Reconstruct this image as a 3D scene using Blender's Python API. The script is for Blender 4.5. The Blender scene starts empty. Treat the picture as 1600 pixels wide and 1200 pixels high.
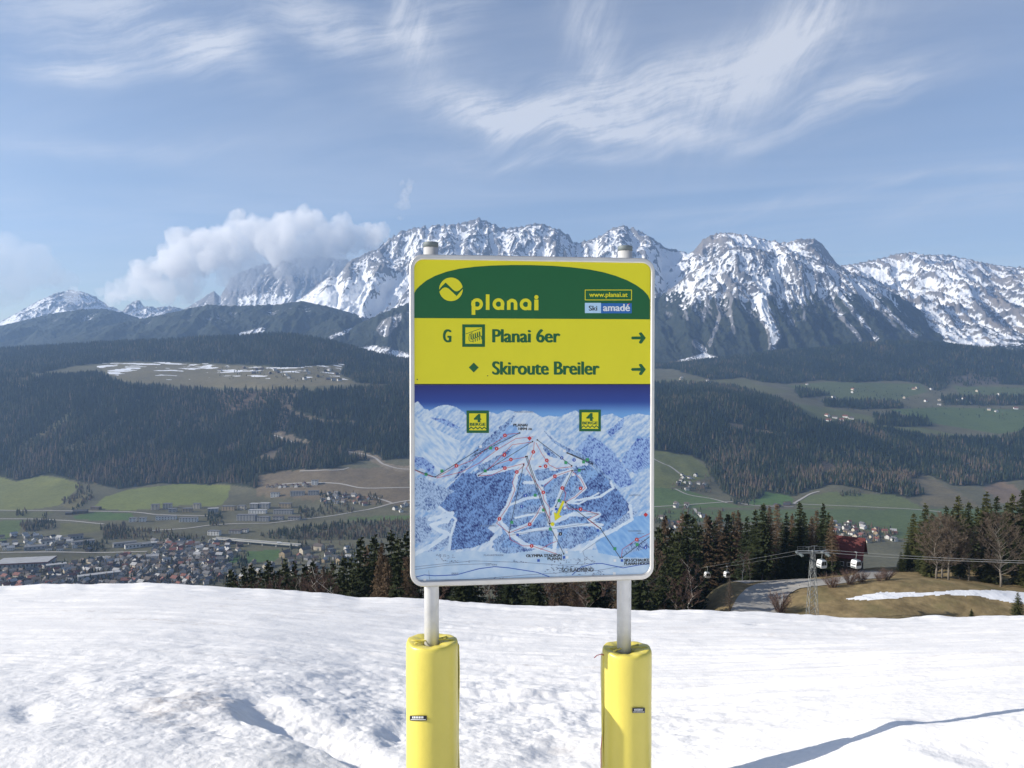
import bpy, bmesh, math, random
import numpy as np
from mathutils import Vector, Matrix

random.seed(7)
RNG = np.random.default_rng(11)
scene = bpy.context.scene
COL = scene.collection

# ------------------------------------------------------------------ camera
F = 1244.0                                   # focal length in pixels of a 1600 x 1200 frame (28 mm equivalent)
PITCH = math.radians(-1.15)
CP, SP = math.cos(PITCH), math.sin(PITCH)
cam_data = bpy.data.cameras.new('camera')
cam_data.sensor_width = 36.0
cam_data.lens = 36.0 * F / 1600.0
cam_data.clip_start = 0.05
cam_data.clip_end = 90000.0
cam = bpy.data.objects.new('camera', cam_data)
cam.rotation_euler = (math.pi / 2 + PITCH, 0, 0)
COL.objects.link(cam)
scene.camera = cam

# ------------------------------------------------------------------ render, exposure
scene.render.engine = 'CYCLES'
scene.cycles.use_denoising = True
try:
    scene.cycles.denoiser = 'OPENIMAGEDENOISE'
    scene.cycles.denoising_input_passes = 'RGB_ALBEDO_NORMAL'
    scene.cycles.denoising_prefilter = 'ACCURATE'
except Exception:
    pass
scene.cycles.max_bounces = 8
scene.cycles.diffuse_bounces = 3
scene.cycles.glossy_bounces = 2
scene.cycles.transparent_max_bounces = 6
scene.cycles.volume_bounces = 6
scene.cycles.use_adaptive_sampling = False
scene.view_settings.view_transform = 'Standard'
scene.view_settings.look = 'None'
scene.view_settings.gamma = 1.0
scene.view_settings.use_curve_mapping = False
scene.view_settings.exposure = 0.66

# ------------------------------------------------------------------ sun and sky
SUN_AZ_BEHIND = math.radians(7.4)            # the sun stands left of the view, a little behind the camera
SUN_EL = math.radians(26.0)
SUN_DIR = Vector((-math.cos(SUN_AZ_BEHIND) * math.cos(SUN_EL), -math.sin(SUN_AZ_BEHIND) * math.cos(SUN_EL), math.sin(SUN_EL)))
sun_data = bpy.data.lights.new('sun', 'SUN')
sun_data.energy = 4.6
sun_data.angle = math.radians(0.53)
sun_data.color = (1.0, 0.93, 0.82)
sun = bpy.data.objects.new('sun', sun_data)
sun.rotation_euler = SUN_DIR.to_track_quat('Z', 'Y').to_euler()
sun.location = (-20, -5, 30)
COL.objects.link(sun)

def build_world():
    w = bpy.data.worlds.new('World')
    scene.world = w
    w.use_nodes = True
    nt = w.node_tree
    N, L = nt.nodes, nt.links
    N.clear()
    out = N.new('ShaderNodeOutputWorld')
    bg = N.new('ShaderNodeBackground')
    bg.inputs['Strength'].default_value = 0.088
    L.new(bg.outputs[0], out.inputs['Surface'])
    sky = N.new('ShaderNodeTexSky')
    sky.sky_type = 'NISHITA'
    sky.sun_disc = False
    sky.sun_elevation = SUN_EL
    sky.sun_rotation = math.atan2(SUN_DIR.x, SUN_DIR.y)
    sky.altitude = 1100
    sky.air_density = 1.0
    sky.dust_density = 1.6
    sky.ozone_density = 1.4
    tc = N.new('ShaderNodeTexCoord')
    sep = N.new('ShaderNodeSeparateXYZ')
    L.new(tc.outputs['Generated'], sep.inputs[0])

    def math_(op, a, b=None, c=None, clamp=False):
        n = N.new('ShaderNodeMath'); n.operation = op; n.use_clamp = clamp
        for i, v in enumerate((a, b, c)):
            if v is None: continue
            if isinstance(v, (int, float)): n.inputs[i].default_value = v
            else: L.new(v, n.inputs[i])
        return n.outputs[0]
    # azimuth (0 = straight ahead) and elevation of the sky direction, in radians
    az = math_('ARCTAN2', sep.outputs[0], sep.outputs[1])
    el = math_('ARCSINE', math_('MINIMUM', math_('MAXIMUM', sep.outputs[2], -1.0), 1.0))
    # the high cirrus sheet, seen on its own plane far above the ground
    zc = math_('MAXIMUM', sep.outputs[2], 0.04)
    pxn = math_('DIVIDE', sep.outputs[0], zc)
    pyn = math_('DIVIDE', sep.outputs[1], zc)
    comb = N.new('ShaderNodeCombineXYZ')
    L.new(pxn, comb.inputs[0]); L.new(pyn, comb.inputs[1])

    def mapping(vec, rot, scl, loc=(0, 0, 0)):
        m = N.new('ShaderNodeMapping'); m.vector_type = 'TEXTURE'; L.new(vec, m.inputs['Vector']); scl = tuple(1 / q for q in scl)
        m.inputs['Rotation'].default_value = (0, 0, rot); m.inputs['Scale'].default_value = scl
        m.inputs['Location'].default_value = loc
        return m.outputs[0]

    def noise(vec, scale, detail, rough, dist=0.0):
        n = N.new('ShaderNodeTexNoise'); L.new(vec, n.inputs['Vector'])
        n.inputs['Scale'].default_value = scale; n.inputs['Detail'].default_value = detail
        n.inputs['Roughness'].default_value = rough; n.inputs['Distortion'].default_value = dist
        return n.outputs[0]

    def ramp(v, a, b):
        n = N.new('ShaderNodeMapRange'); n.interpolation_type = 'SMOOTHSTEP'
        L.new(v, n.inputs[0]); n.inputs[1].default_value = a; n.inputs[2].default_value = b
        return n.outputs[0]

    comb2 = N.new('ShaderNodeCombineXYZ')
    L.new(az, comb2.inputs[0]); L.new(el, comb2.inputs[1])
    ae = comb2.outputs[0]

    def vadd(a, b, k):
        n = N.new('ShaderNodeVectorMath'); n.operation = 'MULTIPLY_ADD'
        L.new(b, n.inputs[0]); n.inputs[1].default_value = (k, k, k); L.new(a, n.inputs[2])
        return n.outputs[0]
    wn = N.new('ShaderNodeTexNoise'); L.new(ae, wn.inputs['Vector'])
    wn.inputs['Scale'].default_value = 3.2; wn.inputs['Detail'].default_value = 3.0
    warped = vadd(ae, wn.outputs['Color'], 0.11)

    def blob(px, py, sx, sy, rot, vec):
        """a soft ellipse of cirrus about the sky direction of a photo pixel; radii in pixels"""
        a0 = math.atan2((px - 800) / F, 1.0) + 0.055
        e0 = math.atan2((600 - py) / F + math.tan(PITCH), math.hypot(1, (px - 800) / F)) + 0.055
        n = N.new('ShaderNodeMapping'); n.vector_type = 'TEXTURE'
        L.new(vec, n.inputs['Vector'])
        n.inputs['Location'].default_value = (a0, e0, 0)
        n.inputs['Rotation'].default_value = (0, 0, math.radians(rot))
        n.inputs['Scale'].default_value = (sx / F, sy / F, 1)
        ln = N.new('ShaderNodeVectorMath'); ln.operation = 'DOT_PRODUCT'
        fl = N.new('ShaderNodeVectorMath'); fl.operation = 'MULTIPLY'; L.new(n.outputs[0], fl.inputs[0]); fl.inputs[1].default_value = (1, 1, 0)
        L.new(fl.outputs[0], ln.inputs[0]); L.new(fl.outputs[0], ln.inputs[1])
        return math_('EXPONENT', math_('MULTIPLY', ln.outputs[1], -1.0))
    blobs = [(790, 190, 130, 22, -6, 1.0), (1000, 165, 230, 45, 9, 1.0), (1180, 120, 130, 60, 32, .7), (1330, 165, 110, 22, 14, .75), (960, 215, 230, 16, -6, .7),
             (930, 70, 36, 90, 8, .65), (1240, 40, 60, 50, 50, .3), (640, 50, 30, 90, 14, .7), (520, 55, 150, 38, -8, .7), (330, 90, 60, 22, 15, .75), (130, 110, 75, 18, 8, .8),
             (90, 30, 150, 40, -5, .5), (250, 55, 160, 30, -20, .4), (700, 20, 70, 40, 20, .35), (900, 255, 220, 9, 1, .35), (1350, 300, 330, 12, 3, .35), (150, 230, 250, 14, 4, .3), (1560, 320, 160, 20, 5, .3), (120, 330, 260, 24, -3, .25)]
    tot = tot2 = None
    for (bx, by, sx, sy, rot, k) in blobs:
        b = math_('MULTIPLY', blob(bx, by, sx, sy, rot, warped), k)
        if sy > sx * .8 or rot > 30: tot2 = b if tot2 is None else math_('ADD', tot2, b)
        else: tot = b if tot is None else math_('ADD', tot, b)
    # fibres: fine streaks dragged along the wind, the same over the whole sky
    fib_w = vadd(ae, wn.outputs['Color'], 0.13)
    f1 = noise(mapping(fib_w, math.radians(14), (2.2, 17.0, 1)), 3.4, 9.0, 0.66, 0.12)
    f2 = noise(mapping(fib_w, math.radians(68), (2.6, 15.0, 1), (3, 7, 0)), 2.4, 9.0, 0.66, 0.12)
    fine = noise(ae, 26.0, 6.0, 0.7)
    def fibre(f): return math_('ADD', math_('MULTIPLY', ramp(math_('MULTIPLY_ADD', fine, 0.22, math_('MULTIPLY', f, 0.80)), 0.36, 0.68), 1.0), 0.22)
    dens = math_('ADD', math_('MULTIPLY', tot, fibre(f1)), math_('MULTIPLY', tot2, fibre(f2)))
    # thin veil that goes on over the whole sky
    veil_n = noise(mapping(comb.outputs[0], math.radians(-20), (0.16, 0.5, 1)), 1.0, 6.0, 0.6, 0.8)
    veil = math_('MULTIPLY', ramp(veil_n, 0.40, 0.75), 0.28)
    above = ramp(el, 0.0, 0.10)
    cl = math_('MULTIPLY', math_('ADD', math_('MULTIPLY', dens, 0.80), veil), above)
    cl = math_('MINIMUM', cl, 0.80)
    mix = N.new('ShaderNodeMix'); mix.data_type = 'RGBA'
    L.new(cl, mix.inputs['Factor'])
    hs = N.new('ShaderNodeHueSaturation'); hs.inputs['Hue'].default_value = 0.506; hs.inputs['Saturation'].default_value = 0.90; hs.inputs['Value'].default_value = 1.0
    L.new(sky.outputs[0], hs.inputs['Color'])
    L.new(hs.outputs[0], mix.inputs[6])
    mix.inputs[7].default_value = (6.0, 6.1, 6.4, 1)
    L.new(mix.outputs[2], bg.inputs['Color'])
build_world()

# ------------------------------------------------------------------ helpers
def unproj(px, py, Y):
    """point at depth Y (metres along the ground, away from the camera) on the ray of a photo pixel"""
    u, v = (np.asarray(px) - 800.0) / F, (600.0 - np.asarray(py)) / F
    dy = CP - v * SP
    dz = SP + v * CP
    t = np.asarray(Y) / dy
    return u * t, np.asarray(Y) + 0 * t, dz * t

def proj(x, y, z):
    a = y * CP + z * SP
    return 800.0 + F * x / a, 600.0 - F * (-y * SP + z * CP) / a

def x_of(px, Y, z):
    return (np.asarray(px) - 800.0) / F * (Y * CP + z * SP)

def sstep(a, b, v):
    t = np.clip((np.asarray(v, float) - a) / (b - a), 0, 1)
    return t * t * (3 - 2 * t)

_perm = np.random.default_rng(3).permutation(4096)
_grad = np.random.default_rng(4).uniform(0, 2 * np.pi, 4096)
_gx, _gy = np.cos(_grad), np.sin(_grad)
def perlin(x, y, seed=0):
    x = np.asarray(x, float); y = np.asarray(y, float)
    xi = np.floor(x).astype(np.int64); yi = np.floor(y).astype(np.int64)
    xf, yf = x - xi, y - yi
    u = xf ** 3 * (xf * (xf * 6 - 15) + 10); v = yf ** 3 * (yf * (yf * 6 - 15) + 10)
    def g(ix, iy, fx, fy):
        h = _perm[(_perm[(ix + seed * 57) & 4095] + iy) & 4095]
        return _gx[h] * fx + _gy[h] * fy
    n00 = g(xi, yi, xf, yf); n10 = g(xi + 1, yi, xf - 1, yf)
    n01 = g(xi, yi + 1, xf, yf - 1); n11 = g(xi + 1, yi + 1, xf - 1, yf - 1)
    a = n00 + u * (n10 - n00); b = n01 + u * (n11 - n01)
    return (a + v * (b - a)) * 1.5
def fbm(x, y, octv=5, seed=0, gain=0.5):
    s = 0; amp = 1; tot = 0
    for o in range(octv):
        s = s + amp * perlin(x * 2 ** o, y * 2 ** o, seed + o); tot += amp; amp *= gain
    return s / tot
def ridged(x, y, octv=5, seed=0, gain=0.5):
    s = 0; amp = 1; tot = 0; w = 1
    for o in range(octv):
        n = 1 - np.abs(perlin(x * 2 ** o, y * 2 ** o, seed + o)) * 1.6
        n = np.clip(n, 0, 1) ** 2
        s = s + amp * n * w; tot += amp; amp *= gain; w = np.clip(n * 1.6, 0, 1)
    return s / tot

def in_poly(px, py, poly):
    inside = np.zeros(np.shape(px), bool)
    n = len(poly)
    j = n - 1
    for i in range(n):
        xi, yi = poly[i]; xj, yj = poly[j]
        if yi != yj:
            c = ((yi > py) != (yj > py)) & (px < (xj - xi) * (py - yi) / (yj - yi) + xi)
            inside ^= c
        j = i
    return inside

def new_mesh(name, verts, faces, smooth=False):
    me = bpy.data.meshes.new(name)
    verts = np.asarray(verts, np.float32)
    me.vertices.add(len(verts))
    me.vertices.foreach_set('co', verts.ravel())
    if isinstance(faces, np.ndarray):
        k = faces.shape[1]
        me.loops.add(faces.size)
        me.loops.foreach_set('vertex_index', faces.astype(np.int32).ravel())
        me.polygons.add(len(faces))
        me.polygons.foreach_set('loop_start', np.arange(0, faces.size, k, dtype=np.int32))
        me.update(calc_edges=True)
    else:
        me = bpy.data.meshes.new(name)
        me.from_pydata([tuple(map(float, v)) for v in verts], [], faces)
    if smooth and len(me.polygons):
        me.polygons.foreach_set('use_smooth', np.ones(len(me.polygons), bool))
    me.update()
    return me

def grid_faces(nr, nc):
    i = np.arange(nr * nc).reshape(nr, nc)
    return np.stack([i[:-1, :-1], i[:-1, 1:], i[1:, 1:], i[1:, :-1]], -1).reshape(-1, 4)

def add_color(me, name, cols):
    a = me.attributes.new(name, 'FLOAT_COLOR', 'POINT')
    c = np.ones((len(me.vertices), 4), np.float32); c[:, :3] = cols
    a.data.foreach_set('color', c.ravel())
def add_float(me, name, vals):
    a = me.attributes.new(name, 'FLOAT', 'POINT')
    a.data.foreach_set('value', np.asarray(vals, np.float32).ravel())

def link(name, me, mats=(), parent=None, kind=None, loc=None):
    o = bpy.data.objects.new(name, me)
    COL.objects.link(o)
    if me is not None:
        for m in (mats if isinstance(mats, (list, tuple)) else [mats]):
            if m is not None and m.name not in [x.name for x in me.materials if x]: me.materials.append(m)
    if parent is not None: o.parent = parent
    if kind: o['kind'] = kind
    if loc is not None: o.location = loc
    return o
def empty(name, loc):
    o = bpy.data.objects.new(name, None); COL.objects.link(o); o.location = loc; o.empty_display_size = 0.2
    return o
def tag(o, label, cat, group=None, kind=None):
    o['label'] = label; o['category'] = cat
    if group: o['group'] = group
    if kind: o['kind'] = kind
    return o
def copy_tree(o, parent=None):
    c = o.copy(); COL.objects.link(c); c.parent = parent
    for ch in list(o.children): copy_tree(ch, c)
    return c

class MB:
    """collects boxes, bars and tubes; build() links them as one mesh"""
    def __init__(s): s.v = []; s.f = []; s.mi = []
    def add(s, vs, fs, mi=0):
        b = len(s.v); s.v += [tuple(map(float, v)) for v in vs]; s.f += [tuple(b + i for i in f) for f in fs]; s.mi += [mi] * len(fs)
    def box(s, c, d, mi=0, R=None):
        x, y, z = (k / 2 for k in d)
        vs = [Vector((a, b, e)) for a in (-x, x) for b in (-y, y) for e in (-z, z)]
        if R is not None: vs = [R @ v for v in vs]
        vs = [v + Vector(c) for v in vs]
        s.add(vs, [(0, 1, 3, 2), (4, 6, 7, 5), (0, 4, 5, 1), (2, 3, 7, 6), (0, 2, 6, 4), (1, 5, 7, 3)], mi)
    def tube(s, pts, rad, n=6, mi=0, caps=True):
        pts = [Vector(p) for p in pts]
        if not isinstance(rad, (list, tuple)): rad = [rad] * len(pts)
        rings = []
        for i, p in enumerate(pts):
            d = (pts[min(i + 1, len(pts) - 1)] - pts[max(i - 1, 0)]).normalized()
            a = d.orthogonal().normalized() if abs(d.z) > .95 else d.cross(Vector((0, 0, 1))).normalized()
            b = d.cross(a)
            rings.append([p + (a * math.cos(2 * math.pi * k / n) + b * math.sin(2 * math.pi * k / n)) * rad[i] for k in range(n)])
        vs = [v for r in rings for v in r]
        fs = [(i * n + k, i * n + (k + 1) % n, (i + 1) * n + (k + 1) % n, (i + 1) * n + k) for i in range(len(pts) - 1) for k in range(n)]
        if caps:
            fs.append(tuple(range(n))[::-1]); fs.append(tuple((len(pts) - 1) * n + k for k in range(n)))
        s.add(vs, fs, mi)
    def mesh(s, name, smooth=False):
        me = bpy.data.meshes.new(name); me.from_pydata(s.v, [], s.f)
        me.polygons.foreach_set('material_index', s.mi)
        if smooth: me.polygons.foreach_set('use_smooth', [True] * len(s.f))
        me.update(); return me
    def build(s, name, mats, parent=None, smooth=False, kind=None):
        return link(name, s.mesh(name, smooth), mats, parent, kind)

# ------------------------------------------------------------------ materials
def material(name):
    m = bpy.data.materials.new(name); m.use_nodes = True
    nt = m.node_tree
    return m, nt, nt.nodes, nt.links, nt.nodes['Principled BSDF']

def mat_plain(name, col, rough=0.6, metal=0.0, var=0.12, scale=6.0, bump=0.0, bscale=None, spec=None, coat=0.0, dirt=None):
    """a colour with fine uneven tone and relief"""
    m, nt, N, L, P = material(name)
    tc = N.new('ShaderNodeTexCoord')
    n = N.new('ShaderNodeTexNoise'); n.inputs['Scale'].default_value = scale; n.inputs['Detail'].default_value = 6.0; n.inputs['Roughness'].default_value = .65
    L.new(tc.outputs['Object'], n.inputs['Vector'])
    mr = N.new('ShaderNodeMapRange'); L.new(n.outputs[0], mr.inputs[0])
    mr.inputs[1].default_value = .25; mr.inputs[2].default_value = .75; mr.inputs[3].default_value = 1 - var; mr.inputs[4].default_value = 1 + var
    mx = N.new('ShaderNodeMix'); mx.data_type = 'RGBA'; mx.blend_type = 'MULTIPLY'; mx.inputs['Factor'].default_value = 1
    mx.inputs[6].default_value = (*col, 1); L.new(mr.outputs[0], mx.inputs[7])
    last = mx.outputs[2]
    if dirt:
        n2 = N.new('ShaderNodeTexNoise'); n2.inputs['Scale'].default_value = dirt[1]; n2.inputs['Detail'].default_value = 8; n2.inputs['Roughness'].default_value = .7
        L.new(tc.outputs['Object'], n2.inputs['Vector'])
        r2 = N.new('ShaderNodeMapRange'); r2.inputs[1].default_value = dirt[2]; r2.inputs[2].default_value = dirt[2] + .15; L.new(n2.outputs[0], r2.inputs[0])
        m2 = N.new('ShaderNodeMix'); m2.data_type = 'RGBA'; L.new(r2.outputs[0], m2.inputs['Factor']); L.new(last, m2.inputs[6]); m2.inputs[7].default_value = (*dirt[0], 1)
        last = m2.outputs[2]
    L.new(last, P.inputs['Base Color'])
    P.inputs['Roughness'].default_value = rough; P.inputs['Metallic'].default_value = metal
    if spec is not None: P.inputs['Specular IOR Level'].default_value = spec
    P.inputs['Coat Weight'].default_value = coat
    if bump:
        b = N.new('ShaderNodeBump'); b.inputs['Strength'].default_value = bump; b.inputs['Distance'].default_value = 0.01
        n3 = N.new('ShaderNodeTexNoise'); n3.inputs['Scale'].default_value = bscale or scale * 4; n3.inputs['Detail'].default_value = 4
        L.new(tc.outputs['Object'], n3.inputs['Vector']); L.new(n3.outputs[0], b.inputs['Height']); L.new(b.outputs[0], P.inputs['Normal'])
    return m

M = {}
def build_materials():
    M['alu'] = mat_plain('aluminium frame', (.62, .61, .59), .42, .75, .10, 9, .05, 300)
    M['galv'] = mat_plain('galvanised tube', (.56, .565, .57), .5, .30, .16, 14, .03, 200)
    M['cap'] = mat_plain('grey plastic cap', (.13, .16, .17), .6, 0, .08, 12)
    M['sign_yellow'] = mat_plain('sign yellow', (.76, .69, .02), .32, 0, .03, 5, spec=.35)
    M['sign_green'] = mat_plain('sign green', (.010, .115, .036), .32, 0, .05, 5, spec=.35)
    M['sign_blue'] = mat_plain('sign blue', (.015, .13, .42), .35, 0, .05, 5)
    M['sign_pale'] = mat_plain('sign pale blue', (.45, .66, .85), .35, 0, .05, 5)
    M['ink'] = mat_plain('dark print ink', (.012, .014, .022), .4, 0, .05, 5)
    M['ink_red'] = mat_plain('red print ink', (.55, .02, .03), .4, 0, .05, 5)
    M['ink_blue'] = mat_plain('blue print ink', (.02, .10, .45), .4, 0, .05, 5)
    M['ink_green'] = mat_plain('green print ink', (.03, .32, .12), .4, 0, .05, 5)
    M['ink_white'] = mat_plain('white print ink', (.75, .77, .78), .4, 0, .05, 5)
    M['ink_grey'] = mat_plain('grey print ink', (.16, .20, .30), .4, 0, .05, 5)
    M['pad'] = mat_plain('yellow vinyl', (.66, .56, .10), .34, 0, .06, 4, .10, 40, spec=.55, dirt=((.40, .34, .08), 9, .70))
    M['cord'] = mat_plain('red cord', (.5, .02, .03), .6)
    M['mast'] = mat_plain('galvanised lattice steel', (.25, .27, .28), .55, .4, .15, 2)
    M['cabin'] = mat_plain('cabin white paint', (.72, .73, .74), .3, 0, .06, 2, spec=.5)
    M['cabin_dark'] = mat_plain('cabin dark glass', (.02, .025, .03), .12, 0, .05, 2, spec=.6)
    M['cable'] = mat_plain('steel rope', (.30, .31, .31), .45, .6, .1, 3)
    M['roof_red'] = mat_plain('red sheet roof', (.10, .017, .014), .7, 0, .25, .8, .2, 4)
    M['timber'] = mat_plain('dark weathered timber', (.06, .042, .03), .8, 0, .3, 1.2)
    M['bark'] = mat_plain('spruce bark', (.10, .075, .06), .9, 0, .3, 1.5)
    M['bark_grey'] = mat_plain('pale grey bark', (.17, .152, .13), .9, 0, .3, 1.2)
    M['bark_birch'] = mat_plain('white birch bark', (.55, .52, .47), .85, 0, .3, 2.5, dirt=((.06, .05, .05), 3, .62))
    M['spruce'] = mat_leaf('spruce needles', (.016, .026, .012), (.052, .062, .024))
    M['spruce_light'] = mat_leaf('light green spruce needles', (.028, .038, .014), (.085, .088, .032))  # paler green needles, for the saplings and some of the spruces
    M['larch'] = mat_leaf('bare larch twigs', (.085, .058, .036), (.19, .135, .085))
    M['twig'] = mat_leaf('bare grey twigs', (.085, .068, .054), (.165, .130, .10))
    M['twig_red'] = mat_leaf('bare reddish twigs', (.085, .055, .046), (.17, .115, .095))

def mat_leaf(name, c0, c1):
    m, nt, N, L, P = material(name)
    tc = N.new('ShaderNodeTexCoord'); oi = N.new('ShaderNodeObjectInfo')
    n = N.new('ShaderNodeTexNoise'); n.inputs['Scale'].default_value = .55; n.inputs['Detail'].default_value = 5; n.inputs['Roughness'].default_value = .75
    L.new(tc.outputs['Object'], n.inputs['Vector'])
    ad = N.new('ShaderNodeMath'); ad.operation = 'MULTIPLY_ADD'; L.new(oi.outputs['Random'], ad.inputs[0]); ad.inputs[1].default_value = .35; L.new(n.outputs[0], ad.inputs[2])
    mr = N.new('ShaderNodeMapRange'); L.new(ad.outputs[0], mr.inputs[0]); mr.inputs[1].default_value = .35; mr.inputs[2].default_value = 1.0
    mx = N.new('ShaderNodeMix'); mx.data_type = 'RGBA'; L.new(mr.outputs[0], mx.inputs['Factor'])
    mx.inputs[6].default_value = (*c0, 1); mx.inputs[7].default_value = (*c1, 1)
    L.new(mx.outputs[2], P.inputs['Base Color'])
    P.inputs['Roughness'].default_value = .75; P.inputs['Specular IOR Level'].default_value = .15
    return m
build_materials()

# ================================================================== THE SETTING
# ------------------------------------------------------------------ height of the far ground, from photo pixels and depths
def zpy(px, py, Y): return float(unproj(px, py, Y)[2])
LEFT_NEAR = [(20, -9.5), (90, -37), (160, -61), (235, -87), (330, -120), (700, -236), (1300, -390)]
def near_knots(px):
    r = float(sstep(1020, 1130, px))
    R = [(20, -10), (90, -40), (160, -57.5), (222 + 14 * float(sstep(1270, 1350, px)), -58.8), (330, -104), (700, -236), (1300, -390)]
    return [(a[0] + (b[0] - a[0]) * r, a[1] + (b[1] - a[1]) * r) for a, b in zip(LEFT_NEAR, R)]
FAR = {  # px: (Y foot, py), (Y mid, py), (Y edge, py), (Y plateau back, py), (Y hill top, py)
    -700: ((2640, 757), (3100, 668), (3550, 592), (4000, 574), (4600, 552)),
    0: ((2640, 757), (3100, 666), (3550, 590), (4000, 572), (4600, 548)),
    150: ((2560, 763), (3050, 670), (3450, 598), (4000, 568), (4550, 537)),
    300: ((2600, 758), (3050, 676), (3450, 608), (4000, 571), (4500, 530)),
    450: ((2250, 788), (2900, 692), (3400, 608), (3900, 572), (4400, 519)),
    520: ((2200, 792), (2870, 694), (3370, 610), (3850, 580), (4400, 535)),
    600: ((2150, 797), (2850, 697), (3350, 612), (3800, 592), (4400, 560)),
    800: ((2200, 792), (2850, 700), (3400, 618), (3900, 602), (4600, 585)),
    1030: ((2300, 783), (2900, 706), (3500, 632), (4300, 598), (5300, 578)),
    1120: ((2450, 772), (2950, 712), (3500, 625), (4500, 599), (5400, 562)),
    1200: ((2500, 768), (3000, 707), (3500, 637), (4600, 601), (5500, 551)),
    1300: ((2300, 783), (2950, 718), (3500, 666), (4700, 599), (5500, 541)),
    1400: ((2250, 790), (2900, 732), (3500, 673), (4800, 601), (5500, 532)),
    1500: ((2250, 790), (2800, 747), (3450, 689), (4800, 602), (5500, 538)),
    1600: ((2250, 790), (2800, 752), (3450, 684), (4800, 605), (5500, 551)),
    2300: ((2250, 790), (2800, 752), (3450, 684), (4800, 605), (5500, 552))}
TPX = np.arange(-700, 2301, 4.0)
TY = np.unique(np.concatenate([np.linspace(20, 400, 200), np.geomspace(400, 7000, 520)]))
def build_table():
    keys = sorted(FAR)
    nk = 7 + 5 + 2
    KY = np.zeros((len(TPX), nk)); KZ = np.zeros((len(TPX), nk))
    colY = {}; colZ = {}
    for k in keys:
        kn = near_knots(k) + [(Y, zpy(k, p, Y)) for (Y, p) in FAR[k]]
        kn += [(6100, 40 if k < 900 else 60), (7000, 70 if k < 900 else 140)]
        colY[k] = [a for a, _ in kn]; colZ[k] = [b for _, b in kn]
    for j in range(nk):
        KY[:, j] = np.interp(TPX, keys, [colY[k][j] for k in keys]); KZ[:, j] = np.interp(TPX, keys, [colZ[k][j] for k in keys])
    for i, px in enumerate(TPX):
        for j, (a, b) in enumerate(near_knots(px)): KY[i, j] = a; KZ[i, j] = b
    T = np.stack([np.interp(TY, KY[i], KZ[i]) for i in range(len(TPX))])
    ker = np.array([1, 2, 3, 2, 1]) / 9.0
    for _ in range(3):
        T = np.apply_along_axis(lambda c: np.convolve(np.pad(c, 2, 'edge'), ker, 'valid'), 1, T)
    ker = np.ones(13) / 13
    for _ in range(2):
        T = np.apply_along_axis(lambda c: np.convolve(np.pad(c, 6, 'edge'), ker, 'valid'), 0, T)
    return T
ZT = build_table()
LOGY = np.log(TY)
def ground_z(px, Y):
    """height of the far ground in the direction of a photo column at depth Y"""
    px = np.clip(np.asarray(px, float), TPX[0], TPX[-1] - .01); Y = np.clip(np.asarray(Y, float), TY[0], TY[-1] - .01)
    fi = (px - TPX[0]) / 4.0; i = fi.astype(int); a = fi - i
    j = np.clip(np.searchsorted(TY, Y, side='right') - 1, 0, len(TY) - 2); b = (Y - TY[j]) / (TY[j + 1] - TY[j])
    z = (ZT[i, j] * (1 - a) * (1 - b) + ZT[i + 1, j] * a * (1 - b) + ZT[i, j + 1] * (1 - a) * b + ZT[i + 1, j + 1] * a * b)
    x = (px - 800) / F * Y
    # ravines on the forest slopes, rolling ground on the plateau
    sl = sstep(2300, 2800, Y) * (1 - sstep(3350, 3700, Y))
    z = z + sl * (26 * fbm(x / 420 + Y / 900, Y / 1500 - x / 2400, 3, 21) + 10 * fbm(x / 130, Y / 160, 3, 22))
    pl = sstep(3400, 3900, Y)
    z = z + pl * 9 * fbm(x / 380, Y / 420, 3, 23)
    vf = sstep(1300, 1500, Y) * (1 - sstep(2200, 2400, Y))
    z = z + vf * 1.5 * fbm(x / 120, Y / 160, 2, 24)
    nr = 1 - sstep(700, 1100, Y)
    z = z + nr * (1.1 * fbm(x / 38, Y / 38, 3, 25) + .25 * fbm(x / 6, Y / 6, 3, 26)) * sstep(30, 120, Y)
    # the grassy knoll beside the lift mast
    z = z + 3.4 * np.exp(-((x - 103) / 26) ** 2 - ((Y - 203) / 15) ** 2) - 1.2 * np.exp(-((x - 66) / 9) ** 2 - ((Y - 196) / 18) ** 2)
    return z
def hit(px, py, Ymin=100.0, Ymax=6800.0):
    """where the ray of a photo pixel first meets the far ground: x, y, z"""
    Ys = TY[(TY >= Ymin) & (TY <= Ymax)]
    z = ground_z(np.full(len(Ys), px), Ys)
    P = proj(x_of(px, Ys, z), Ys, z)[1]
    k = np.nonzero(P <= py)[0]
    i = int(k[0]) if len(k) else len(Ys) - 1
    if i > 0:
        t = (P[i - 1] - py) / max(P[i - 1] - P[i], 1e-6); t = min(max(t, 0), 1)
        Y = Ys[i - 1] + (Ys[i] - Ys[i - 1]) * t
    else: Y = Ys[0]
    zz = float(ground_z(np.array([px]), np.array([Y]))[0])
    return float(x_of(px, Y, zz)), float(Y), zz
def ground_at(x, y):
    px = 800 + F * x / y
    return float(ground_z(np.array([px]), np.array([y]))[0])

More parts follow.
